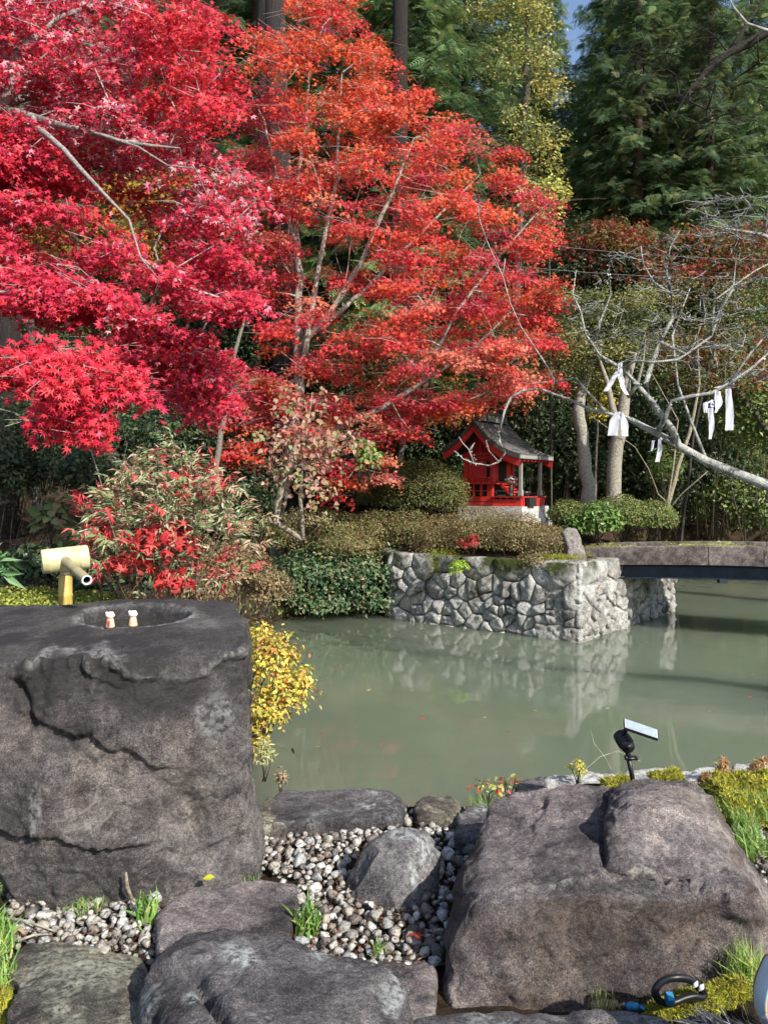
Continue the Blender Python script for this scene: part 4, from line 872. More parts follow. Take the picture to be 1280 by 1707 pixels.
# dog: one skin body, fur strands as its coat
dg_ = thing('dog', (1.15, 1.62, .33), 'small grey long haired dog at the lower right corner, only its back in view', 'dog')
jt = [(.86, 1.64, .625, .075), (1.04, 1.62, .62, .095), (1.25, 1.60, .60, .10), (1.42, 1.58, .62, .085), (1.52, 1.57, .72, .06), (1.60, 1.56, .80, .075), (1.69, 1.55, .77, .04), (1.75, 1.55, .75, .022),
      (.88, 1.70, .48, .05), (.84, 1.71, .40, .026), (.87, 1.71, .34, .024), (.88, 1.56, .48, .05), (.84, 1.55, .40, .026), (.87, 1.55, .34, .024),
      (1.40, 1.65, .48, .04), (1.41, 1.65, .34, .024), (1.40, 1.52, .48, .04), (1.41, 1.51, .34, .024), (.78, 1.65, .66, .022), (.70, 1.65, .69, .014), (1.58, 1.62, .86, .022), (1.585, 1.65, .90, .008), (1.58, 1.50, .86, .022), (1.585, 1.47, .90, .008)]
ed = [(0, 1), (1, 2), (2, 3), (3, 4), (4, 5), (5, 6), (6, 7), (0, 8), (8, 9), (9, 10), (0, 11), (11, 12), (12, 13), (3, 14), (14, 15), (3, 16), (16, 17), (0, 18), (18, 19), (5, 20), (20, 21), (5, 22), (22, 23)]
jt = [(a_, b_, c_+(.03 if c_ > .55 else .02 if c_ > .45 else 0), d_) for a_, b_, c_, d_ in jt]
me = bpy.data.meshes.new('dogskel'); me.from_pydata([j[:3] for j in jt], ed, []); o = bpy.data.objects.new('dogtmp', me); C.objects.link(o)
mod = o.modifiers.new('skin', 'SKIN'); 
for i, j in enumerate(jt): me.skin_vertices[0].data[i].radius = (j[3], j[3])
me.skin_vertices[0].data[0].use_root = True
su = o.modifiers.new('sub', 'SUBSURF'); su.levels = 2; su.render_levels = 2
ev = o.evaluated_get(bpy.context.evaluated_depsgraph_get()); dme = bpy.data.meshes.new_from_object(ev); bpy.data.objects.remove(o)
M_skin = simple_mat('dog_undercoat', (.05, .05, .055), .9, 0, .3, 60, .3); dme.materials.clear(); dme.polygons.foreach_set('use_smooth', np.ones(len(dme.polygons), bool)); obj('body', dme, M_skin, dg_)
dv = np.empty(len(dme.vertices)*3, np.float32); dme.vertices.foreach_get('co', dv); dv = dv.reshape(-1, 3).astype(float)
dnn = np.empty(len(dme.vertices)*3, np.float32); dme.vertices.foreach_get('normal', dnn); dnn = dnn.reshape(-1, 3).astype(float)
r = np.random.default_rng(2); top_ = np.where((dv[:, 2] > .42))[0]; idx = r.choice(top_, 9000); T = dnn[idx]*.5+r.normal(size=(9000, 3))*.18+np.array([-.55, 0, -.25]); 
Nn_ = np.cross(T, r.normal(size=(9000, 3))); leafmesh('coat', *LEAF['blade'], dv[idx]+r.normal(size=(9000, 3))*.008, Nn_, r.uniform(.03, .065, 9000), palette(r, 9000, [(.07, .07, .08), (.14, .145, .16), (.28, .29, .31), (.03, .03, .035)], [4, 3, 2, 2]), r, M_needle, dg_, T)['kind'] = 'stuff'
# carrier rim entering at the right edge
cr = thing('pet_carrier', P(1300, 1700, 1.75), 'pale blue grey rounded rim with an orange panel at the lower right edge', 'carrier')
rp = [P(x, y, 1.75) for x, y in [(1292, 1604), (1278, 1625), (1269, 1650), (1267, 1675), (1272, 1700), (1290, 1730), (1340, 1760), (1400, 1730), (1415, 1660), (1390, 1610), (1340, 1590)]]
sm = []
for i in range(len(rp)):
    for t in (0, .25, .5, .75):
        p0, p1, p2, p3 = rp[i-1], rp[i], rp[(i+1) % len(rp)], rp[(i+2) % len(rp)]; sm.append(.5*((2*p1)+(p2-p0)*t+(2*p0-5*p1+4*p2-p3)*t*t+(3*p1-p0-3*p2+p3)*t**3))
ring_strip(sm, .03, .006, 'rim', simple_mat('pale_plastic', (.50, .58, .62), .35, 0, .1), cr)
m = MB(); m.add([p+Vector((0, .02, 0)) for p in sm]+[p+Vector((0, .035, 0)) for p in sm], [tuple(range(len(sm)))[::-1], tuple(range(len(sm), 2*len(sm)))]); m.build('orange_panel', simple_mat('orange_panel', (.62, .27, .03), .5, 0, .15), cr)
# ------------------------------------------------------------------ vegetation
def grow(polys, pads, r, tip=.004, power=.42, seg=.22, wob=.12, up=.6):
    pos, par, fix = [], [], []
    for pl in polys:
        pts = [Vector(p[:3]) for p in pl]; rs = [p[3] for p in pl]; last = -1
        if pos:
            dd_ = np.linalg.norm(np.array(pos)-np.array(pts[0]), axis=1); j = int(dd_.argmin())
            if dd_[j] < .8: last = j
        for i in range(len(pts)):
            if i == 0:
                if last < 0: pos.append(tuple(pts[0])); par.append(-1); fix.append(rs[0]); last = 0 if len(pos) == 1 else len(pos)-1
                continue
            d = (pts[i]-pts[i-1]).length; k = max(1, int(d/.2))
            for t in range(1, k+1):
                f = t/k; q = pts[i-1].lerp(pts[i], f)+Vector(r.normal(size=3)*.02*min(1, rs[i]*12)); pos.append(tuple(q)); par.append(last); fix.append(rs[i-1]+(rs[i]-rs[i-1])*f); last = len(pos)-1
    nfix = len(pos); cnt = [0]*nfix
    pads = np.asarray(pads); A = np.array(pos); dm = np.array([np.linalg.norm(A-p, axis=1).min() for p in pads]); tips = []
    arr = np.zeros((nfix+len(pads)*40, 3)); arr[:nfix] = A; n = nfix
    for pi in np.argsort(dm):
        p = pads[pi]; D = p-arr[:n]; dist = np.linalg.norm(D, axis=1)+1e-6; cost = dist*(1+up*np.maximum(0, -D[:, 2]/dist)+.25*np.maximum(0, -D[:, 2]))
        j = int(cost.argmin()); d = dist[j]; k = max(1, int(d/seg)); q0 = arr[j].copy(); last = j
        side = r.normal(size=3)*wob*d; side[2] = abs(side[2])
        for t in range(1, k+1):
            f = t/k; q = q0+(p-q0)*f+side*math.sin(f*math.pi)*.6+r.normal(size=3)*.012
            if n >= len(arr): arr = np.concatenate([arr, np.zeros((2000, 3))])
            arr[n] = q; pos.append(tuple(q)); par.append(last); fix.append(0); cnt.append(0); last = n; n += 1
        cnt[last] += 1; tips.append(last)
    tot = list(cnt)
    for i in range(n-1, 0, -1):
        if par[i] >= 0: tot[par[i]] += tot[i]
    R = [max(fix[i], tip*max(1, tot[i])**power if i >= nfix else 0) for i in range(n)]
    for i in range(nfix): R[i] = max(R[i], .004)
    kids = {}
    for i in range(n):
        if par[i] >= 0: kids.setdefault(par[i], []).append(i)
    chains = []; stack = [i for i in range(n) if par[i] < 0]; starts = [(s, None) for s in stack]
    while starts:
        s, pr_ = starts.pop(); ch = ([pr_] if pr_ is not None else [])+[s]; c = s
        while c in kids:
            ks = sorted(kids[c], key=lambda i: -(tot[i]+(1e5 if i < nfix else 0)))
            for o_ in ks[1:]: starts.append((o_, c))
            c = ks[0]; ch.append(c)
        if len(ch) > 1: chains.append(ch)
    return np.array(pos), R, chains, nfix
def wood(polys, pads, r, bark, root, bcol=(.16, .14, .12), twigs=5, padr=.3, tcol=None, **kw):
    pos, R, chains, nfix = grow(polys, pads, r, **kw); tr = MB(); br_ = MB(); tcol = tcol or bcol
    for ch in chains:
        big = ch[-1] < nfix or (len(ch) > 2 and ch[1] < nfix); P_ = pos[ch]; rr = [R[i] for i in ch]
        if ch[0] not in ch[1:] and len(ch) > 1: rr[0] = min(rr[0], rr[1]*1.25)
        fixed = ch[1] < nfix; (tr if fixed else br_).tube(P_, rr, 9 if fixed else 5, bcol if fixed else tcol)
    for p in pads:
        for _ in range(twigs):
            e = p+r.normal(size=3)*np.array([padr, padr, padr*.25])*.8; mid = (p+e)/2+r.normal(size=3)*.03; br_.tube([p, mid, e], [.0035, .0025, .0015], 3, tcol, cap=False)
    if tr.n: tr.build('trunk', bark, root, True)
    if br_.n: br_.build('branches', bark, root, True)['kind'] = 'stuff'
def pads_in(poly, n, dfun, r, sep=20, gap=None, tries=40):
    pa = np.array(poly, float); out = []; k = 0; edge = []
    while len(out) < n and k < n*tries:
        k += 1; p = r.uniform(pa.min(0), pa.max(0))
        if not poly_in(p[None], poly)[0]: continue
        if gap is not None and float(fbm(np.array([[p[0]/gap[0], p[1]/gap[0]*1.3, gap[2]]]), 2)[0]) < gap[1]: continue
        if any(abs(p[0]-q[0])+abs(p[1]-q[1]) < sep and r.random() < .8 for q in out[-60:]): continue
        e, _ = seg_dist(p[None], poly, True); out.append(p); edge.append(e[0])
    W = []
    for p, e in zip(out, edge): d = dfun(p, e, r); W.append(P(p[0], p[1], d))
    return np.array([tuple(w_) for w_ in W]), np.array(out)
def thick(dm, dr, full=90):
    return lambda p, e, r: dm+dr*math.sqrt(min(1, .08+e/full))*r.uniform(-1, 1)
def pad_leaves(pads, per, R, r, tpl, size, colf, flat=.28, droop=.3, upw=.8, cam=.5, rnd=.55, hang=0):
    n = len(pads)*per; c = np.repeat(pads, per, axis=0); a = r.uniform(0, 2*math.pi, n); q = np.sqrt(r.random(n))*R*(1+.25*np.sin(a*3+np.repeat(r.uniform(0, 6, len(pads)), per)))
    pos = c+np.stack([q*np.cos(a), q*np.sin(a), r.normal(size=n)*R*flat-droop*q*q/R], 1)
    N = np.array([.0, -cam, upw])+r.normal(size=(n, 3))*rnd; T = np.stack([np.cos(a), np.sin(a), -.3-hang+0*a], 1)+r.normal(size=(n, 3))*.5
    cols = colf(pads, per, r); s = size*r.uniform(.65, 1.15, n); return leaf_geo(*LEAF[tpl], pos, N, s, cols, r, T)
def padcol(cols, wts=None, var=.22, mix=.3):
    def f(pads, per, r):
        base = palette(r, len(pads), cols, wts, .12); c = np.repeat(base, per, axis=0); alt = palette(r, len(c), cols, wts, var); m = (r.random(len(c)) < mix)[:, None]; return np.clip(np.where(m, alt, c)*(1+r.uniform(-var, var, (len(c), 1))), 0, 1)
    return f
V4 = lambda px, py, d, rr: (*P(px, py, d), rr)

# -- the large red maple
r = np.random.default_rng(21)
b0 = P(462, 905, 12.9); mp = thing('maple_tree', Vector((b0.x, b0.y, ground_height(b0.x, b0.y))), 'tall orange red maple with many slender stems in the middle of the picture', 'maple tree', 'red maples')
gz0 = ground_height(b0.x, b0.y)-.1
stems = [[(b0.x, 12.9, gz0, .13), V4(458, 860, 12.9, .12), V4(480, 770, 12.9, .10), V4(497, 650, 12.9, .085), V4(500, 540, 12.9, .07), V4(497, 430, 12.9, .055), V4(492, 330, 12.8, .04), V4(510, 200, 12.8, .025), V4(520, 60, 12.8, .012)],
         [V4(498, 640, 12.9, .06), V4(512, 560, 12.7, .05), V4(530, 450, 12.6, .04), V4(560, 300, 12.5, .03), V4(570, 120, 12.6, .012)],
         [V4(500, 580, 12.9, .05), V4(550, 520, 12.5, .045), V4(600, 440, 12.3, .04), V4(650, 330, 12.2, .03), V4(690, 230, 12.2, .014)],
         [V4(480, 780, 12.9, .06), V4(560, 715, 12.6, .06), V4(620, 690, 12.3, .05), V4(700, 640, 12.1, .035), V4(780, 590, 12, .025), V4(850, 520, 12, .012)],
         [V4(515, 560, 12.8, .05), V4(590, 500, 13.2, .04), V4(690, 400, 13.3, .03), V4(800, 290, 13.3, .014)],
         [V4(498, 420, 12.9, .04), V4(470, 330, 12.5, .03), V4(440, 200, 12.4, .015)],
         [V4(700, 640, 12.1, .03), V4(760, 520, 12, .025), V4(830, 430, 12, .02), V4(890, 360, 12, .01)]]
poly_main = [(405, 70), (440, 40), (480, 18), (520, -20), (590, -20), (605, 45), (640, 80), (655, 115), (640, 140), (700, 120), (735, 128), (690, 165), (670, 195), (720, 190), (785, 195), (800, 235), (868, 250), (850, 290), (900, 325), (925, 345), (905, 380), (925, 440), (935, 480), (905, 520), (925, 570), (905, 610), (930, 640), (860, 655), (800, 672), (740, 690), (700, 705), (672, 750), (640, 700), (560, 690), (530, 640), (470, 600), (410, 560), (420, 480), (395, 400), (400, 300), (385, 220), (415, 160)]
pads, pxs = pads_in(poly_main, 520, thick(12.3, 1.9, 110), r, 22, (50, -.04, 1))
hole = (pxs[:, 0] > 470)*(pxs[:, 0] < 640)*(pxs[:, 1] > 360)*(pxs[:, 1] < 690)*(pads[:, 1] < 12.9)*(r.random(len(pads)) < .7); pads = pads[~hole]; pxs = pxs[~hole]
low_m = [([(440, 690), (520, 640), (560, 690), (640, 700), (665, 760), (640, 800), (590, 850), (552, 850), (540, 800), (500, 730)], 26), ([(345, 660), (400, 600), (470, 640), (480, 700), (440, 690), (420, 780), (380, 775), (385, 720), (350, 700)], 34)]
for pl, n in low_m:
    p2, q2 = pads_in(pl, n, thick(11.9, .5, 40), r, 14); pads = np.concatenate([pads, p2]); pxs = np.concatenate([pxs, q2])
cols_r = [(.68, .075, .045), (.70, .12, .045), (.64, .055, .055), (.50, .04, .06), (.66, .19, .12)]
def main_col(pads_, per, r):
    pp = proj(pads_); c = np.zeros((len(pads_), 3))
    for i, (x, y) in enumerate(pp):
        if y < 300: w_ = [4, 4, 2, .8, .3]
        elif y < 560: w_ = [2.5, 2, 4, 2.5, .6]
        else: w_ = [1, 1.5, 3, 2, 3.5]
        if x > 760: w_[2] += 2; w_[3] += 2.5
        if 400 < x < 470 and 120 < y < 300: w_ = [1, 0, 1, 6, 0]
        c[i] = palette(r, 1, cols_r, w_, .12)[0]
    cc = np.repeat(c, per, axis=0); return np.clip(cc*(1+r.uniform(-.25, .25, (len(cc), 1)))*(1+r.uniform(-.12, .12, (len(cc), 3))), 0, 1)
wood(stems, pads, r, M_bark, mp, (.40, .37, .32), 8, .34, (.46, .36, .31), tip=.0042)
merge_leaves('crown', [pad_leaves(pads, 150, .31, r, 'maple5', .046, main_col, flat=.13, droop=.35)], M_leaf, mp)

# -- the crimson maple that reaches in from the left, closest to the camera
r = np.random.default_rng(22)
cm = thing('maple_tree', (-4.6, 6.3, ground_height(-4.6, 6.3)), 'crimson maple reaching in from the left edge with drooping branches of large star leaves', 'maple tree', 'red maples')
cst = [[(-4.6, 6.3, .4, .16), (-4.3, 6.3, 2.2, .14), (-3.9, 6.4, 3.9, .12), V4(-60, 175, 6.4, .09), V4(0, 178, 6.3, .06), V4(55, 195, 6.2, .045), V4(130, 215, 6.1, .035), V4(200, 235, 6.0, .028), V4(260, 243, 5.9, .018), V4(300, 246, 5.9, .008)],
       [V4(30, 190, 6.2, .04), V4(80, 225, 6.0, .034), V4(105, 250, 5.9, .03), V4(135, 280, 5.8, .026), V4(170, 320, 5.7, .020), V4(215, 365, 5.6, .014), V4(235, 430, 5.5, .010), V4(265, 465, 5.5, .006)],
       [V4(5, 178, 6.3, .07), V4(25, 130, 6.4, .06), V4(35, 80, 6.5, .05), V4(100, 30, 6.6, .03), V4(220, -20, 6.7, .02)],
       [V4(-60, 175, 6.4, .07), V4(20, 350, 6.8, .045), V4(90, 370, 6.8, .03), V4(170, 430, 6.6, .014)],
       [V4(-60, 300, 6.2, .06), V4(-20, 590, 5.0, .022), V4(20, 618, 4.7, .016), V4(60, 640, 4.65, .012), V4(98, 672, 4.6, .006)],
       [V4(140, 215, 6.1, .02), V4(230, 245, 5.8, .012), V4(280, 275, 5.7, .008), V4(325, 280, 5.7, .005)],
       [V4(-60, 175, 6.5, .06), V4(130, 150, 7.2, .05), V4(260, 120, 7.5, .03), V4(350, 90, 7.6, .014)],
       [V4(-60, 400, 7.2, .06), V4(60, 560, 7.2, .04), V4(160, 500, 7.2, .03), V4(260, 540, 7.2, .014)]]
regs = [([(-60, -40), (345, -40), (385, 55), (368, 100), (392, 175), (385, 210), (350, 230), (380, 280), (420, 300), (430, 350), (400, 330), (440, 400), (430, 440), (425, 505), (370, 505), (335, 450), (290, 390), (230, 330), (180, 300), (110, 310), (60, 330), (-60, 300)], 290, thick(7.0, 1.0, 60), (40, -.02, 5)),
        ([(-60, 190), (80, 240), (160, 330), (240, 400), (300, 420), (340, 470), (430, 500), (380, 520), (300, 500), (230, 490), (150, 440), (80, 460), (-60, 440)], 105, thick(6.3, .7, 50), (40, .02, 9)),
        ([(-60, 440), (60, 455), (200, 480), (260, 530), (200, 525), (130, 515), (40, 500), (-60, 490)], 46, thick(5.6, .3, 30), None),
        ([(170, 570), (230, 540), (330, 555), (385, 610), (370, 680), (290, 640), (200, 600)], 46, thick(7.0, .4, 40), (40, -.2, 2)),
        ([(280, 620), (340, 620), (380, 680), (345, 700), (300, 660)], 10, thick(8, .4, 40), None)]
cst = [[(*q[:3], q[3]*.68) for q in pl] for pl in cst]
pads = []; 
for pl, n, df, gp in regs: pads.append(pads_in(pl, n, df, r, 20, gp)[0])
near = pads_in([(-40, 560), (30, 565), (75, 580), (160, 592), (215, 600), (252, 635), (240, 668), (180, 660), (175, 715), (120, 745), (85, 738), (72, 700), (105, 675), (40, 650), (-40, 640)], 34, thick(4.7, .2, 30), r, 16)[0]
sprig = pads_in([(90, 520), (135, 530), (132, 552), (95, 545)], 3, thick(5.6, .1), r, 8)[0]
P0 = np.concatenate(pads); q0_ = proj(P0)
for ex, ey, ea, eb in [(100, 385, 95, 34), (20, 530, 80, 26), (150, 545, 60, 18), (250, 420, 40, 20), (10, 470, 40, 16)]:
    k0_ = ((q0_[:, 0]-ex)/ea)**2+((q0_[:, 1]-ey)/eb)**2 > 1; P0, q0_ = P0[k0_], q0_[k0_]
allp_ = np.concatenate([P0, near, sprig])
wood(cst, allp_, r, M_bark, cm, (.30, .27, .25), 5, .2, (.42, .36, .34), tip=.0036, wob=.16)
crim = [(.56, .03, .065), (.64, .045, .085), (.44, .02, .06), (.68, .05, .055), (.70, .26, .32), (.50, .32, .33)]
def crim_col(pads_, per, r):
    pp = proj(pads_); c = np.zeros((len(pads_)*per, 3))
    for i, (x, y) in enumerate(pp):
        w_ = [4, 3, 2, 1.5, .3, 0]
        band = (x-40)/1.4+60
        if y < 130 and x < 220: w_ = [3, 2, 2, 2, 1.5, 1.4]
        elif abs(y-(110+x*.55)) < 70: w_ = [3, 1.5, 2, 1, 1.6, 2.2]
        elif y < 300 and x > 230: w_ = [2, 1, 1, 6, .1, 0]
        elif y > 430 and x > 200: w_ = [4, 3, 2, 1, .6, .2]
        c[i*per:(i+1)*per] = palette(r, per, crim, w_, .2)
    return c
nearcol = padcol([(.70, .04, .09), (.74, .06, .08), (.58, .025, .06)], None, .2)
merge_leaves('crown', [pad_leaves(P0, 115, .22, r, 'maple5', .043, crim_col, flat=.14, droop=.5, rnd=.6, cam=.65), pad_leaves(near, 74, .13, r, 'maple7', .045, nearcol, droop=.5, cam=.75, upw=.6), pad_leaves(sprig, 20, .09, r, 'maple7', .06, nearcol)], M_leaf, cm)
n = 300; k_ = r.integers(len(near), size=n); pos = near[k_]+np.stack([r.uniform(-.13, .13, n), r.uniform(-.16, -.06, n), r.normal(size=n)*.05], 1)
single_leaves(cm, *LEAF['maple7'], pos, np.array([.1, -.85, .55])+r.normal(size=(n, 3))*.35, .045*r.uniform(.7, 1.15, n), palette(r, 8, [(.66, .03, .05), (.60, .02, .045)], None, .1), r, M_leaf, 8, np.stack([r.normal(size=n)*.6, -.2+0*k_, -.8+0*k_], 1))

# -- other broadleaf trees behind, each its own
def simple_tree(name, label, base_px, d, poly, n, cols, leaf, size, per, padR, seed, trunk=.08, group=None, top=None, dr=1.0, gap=(60, -.15, 3), wts=None, cat='tree', bark=(.10, .09, .075), full=60, mat=None, lean=0, **kw):
    r = np.random.default_rng(seed); bx_ = P(base_px, 800, d).x; gz_ = ground_height(bx_, d)
    if poly_in(np.array([[bx_, d]]), ISLAND)[0]: gz_ = isl_z(bx_, d)
    t = thing(name, (bx_, d, gz_), label, cat, group); pads, _ = pads_in(poly, n, thick(d, dr, full), r, 14, gap)
    cx_ = pads[:, 0].mean(); zt = pads[:, 2].max(); zm = pads[:, 2].mean()
    pl = top or [(bx_, d, gz_-.2, trunk), (bx_*.6+cx_*.4+lean, d, gz_+(zm-gz_)*.55, trunk*.8), (cx_, d, zm, trunk*.6), (cx_, d, zt-.1*(zt-zm), trunk*.2)]
    wood([pl] if isinstance(pl[0][0], (int, float)) else pl, pads, r, M_bark, t, bark, 3, padR, tip=.004, **kw)
    merge_leaves('crown', [pad_leaves(pads, per, padR, r, leaf, size, padcol(cols, wts), rnd=.7)], mat or M_leaf, t); return t
orange = [(.45, .16, .02), (.50, .26, .03), (.36, .10, .02), (.30, .22, .03)]; rust = [(.26, .035, .025), (.28, .06, .02), (.16, .05, .02), (.10, .10, .03)]
simple_tree('maple_tree', 'yellow and orange maple glimpsed behind the crimson maple', 330, 15.5, [(180, 300), (300, 280), (460, 300), (480, 420), (460, 520), (330, 500), (240, 450), (160, 400)], 120, orange, 'maple5', .075, 70, .4, 31, group='maples half hidden behind the front trees', dr=1.2)
simple_tree('maple_tree', 'brownish orange maple deep in the shade at the far left', 60, 14, [(-40, 330), (80, 330), (170, 380), (150, 440), (60, 420), (-40, 440)], 60, [(.22, .10, .02), (.32, .18, .03), (.25, .04, .02)], 'maple5', .07, 60, .35, 32, group='maples half hidden behind the front trees', dr=.9)
simple_tree('maple_tree', 'dull green and rust maple behind the red crown at mid height', 640, 16, [(500, 560), (620, 520), (800, 560), (920, 440), (950, 520), (930, 640), (800, 700), (640, 720), (520, 680)], 110, [(.30, .07, .03), (.14, .13, .03), (.35, .12, .03)], 'maple5', .075, 60, .4, 33, group='maples half hidden behind the front trees', dr=.8)
simple_tree('maple_tree', 'rust red maple behind the bare tree at the far right', 1190, 19, [(1000, 380), (1050, 350), (1110, 390), (1160, 360), (1220, 400), (1300, 350), (1320, 480), (1200, 520), (1090, 500), (1040, 430), (1000, 400)], 95, rust+[(.16, .13, .03)], 'maple5', .08, 70, .42, 34, group='rusty maples on the slope at the right', dr=1.5)
simple_tree('maple_tree', 'small orange brown maple between the dark conifers and the pale shrub tree', 1020, 20, [(930, 395), (1000, 370), (1060, 380), (1040, 440), (970, 470), (930, 440)], 40, rust, 'maple5', .09, 60, .5, 35, group='rusty maples on the slope at the right', dr=1)
simple_tree('maple_tree', 'low dark red maple branches behind the tied white papers', 1380, 15, [(1080, 560), (1180, 540), (1300, 560), (1300, 660), (1200, 650), (1100, 640)], 40, [(.34, .05, .03), (.22, .10, .03), (.14, .13, .03)], 'maple5', .07, 60, .4, 36, group='rusty maples on the slope at the right', dr=.8)
gy_ = [(.22, .23, .07), (.14, .17, .05), (.32, .30, .10), (.09, .12, .04)]
simple_tree('broadleaf_tree', 'pale olive green clipped tree with a thick grey trunk left of the bare tree', 972, 12.9, [(900, 520), (930, 490), (1010, 475), (1075, 480), (1090, 540), (1070, 600), (1010, 640), (960, 650), (920, 620), (905, 570)], 110, gy_, 'quad', .055, 130, .24, 37, dr=.7, gap=(50, -.3, 3),
            top=[V4(983, 870, 12.9, .13), V4(980, 810, 12.9, .115), V4(972, 740, 12.9, .10), V4(966, 680, 12.9, .10), V4(968, 650, 12.9, .085), V4(990, 590, 12.9, .05), V4(1000, 510, 12.9, .02)], bark=(.34, .32, .27))
simple_tree('broadleaf_tree', 'pale green feathery tree behind the bare lichen tree at the right', 1130, 14.2, [(1080, 480), (1160, 450), (1300, 470), (1310, 600), (1220, 640), (1120, 640), (1080, 580)], 60, [(.18, .20, .07), (.12, .15, .05), (.28, .27, .10)], 'quad', .055, 75, .28, 38, dr=.8, gap=(50, .02, 3), trunk=.03, bark=(.06, .055, .045))
simple_tree('yellow_leaf_tree', 'small yellow leaved tree behind the two grey trunks', 990, 13.6, [(985, 610), (1010, 600), (1035, 640), (1020, 690), (975, 690), (960, 650)], 24, [(.62, .50, .04), (.50, .42, .05), (.30, .32, .05)], 'oval', .085, 26, .2, 39, trunk=.03, dr=.3, gap=None)
simple_tree('broadleaf_tree', 'golden green slender tree rising beside the tall conifers', 850, 17.5, [(780, -40), (890, -40), (925, 60), (940, 200), (925, 330), (900, 420), (870, 330), (850, 200), (800, 80)], 120, [(.42, .38, .09), (.26, .28, .06), (.50, .42, .14), (.16, .21, .05)], 'quad', .085, 60, .34, 40, dr=.9, gap=(45, .02, 3), trunk=.12)
simple_tree('shrub_tree', 'yellow green sprig of large leaves poking out above the red crown', 920, 14.5, [(885, 300), (935, 295), (945, 330), (925, 370), (890, 340)], 12, [(.55, .55, .12), (.40, .42, .08)], 'oval', .11, 18, .2, 43, trunk=.02, dr=.2, gap=None)

# -- twin grey trunk in front of the dark bank (right one), pruned
r = np.random.default_rng(44)
tt = thing('pruned_tree', (*P(1020, 870, 12.4)[:2], isl_z(*P(1020, 870, 12.4)[:2])), 'thick forked grey trunk pruned short, with white paper tied in front of it', 'tree')
wood([[V4(1020, 865, 12.4, .15), V4(1021, 820, 12.4, .12), V4(1026, 770, 12.4, .115), V4(1032, 720, 12.4, .11), V4(1042, 670, 12.4, .09), V4(1048, 630, 12.4, .06), V4(1060, 590, 12.4, .03)], [V4(1030, 730, 12.4, .08), V4(1022, 690, 12.3, .06), V4(1012, 640, 12.3, .04), V4(1000, 600, 12.3, .02)], [V4(1045, 660, 12.4, .05), V4(1062, 640, 12.2, .03), V4(1072, 600, 12.2, .015)]],
     np.array([tuple(P(*q)) for q in [(990, 570, 12.2), (1080, 560, 12.1), (1050, 550, 12.5), (1020, 580, 12.6)]]), r, M_bark, tt, (.30, .275, .22), 4, .2)

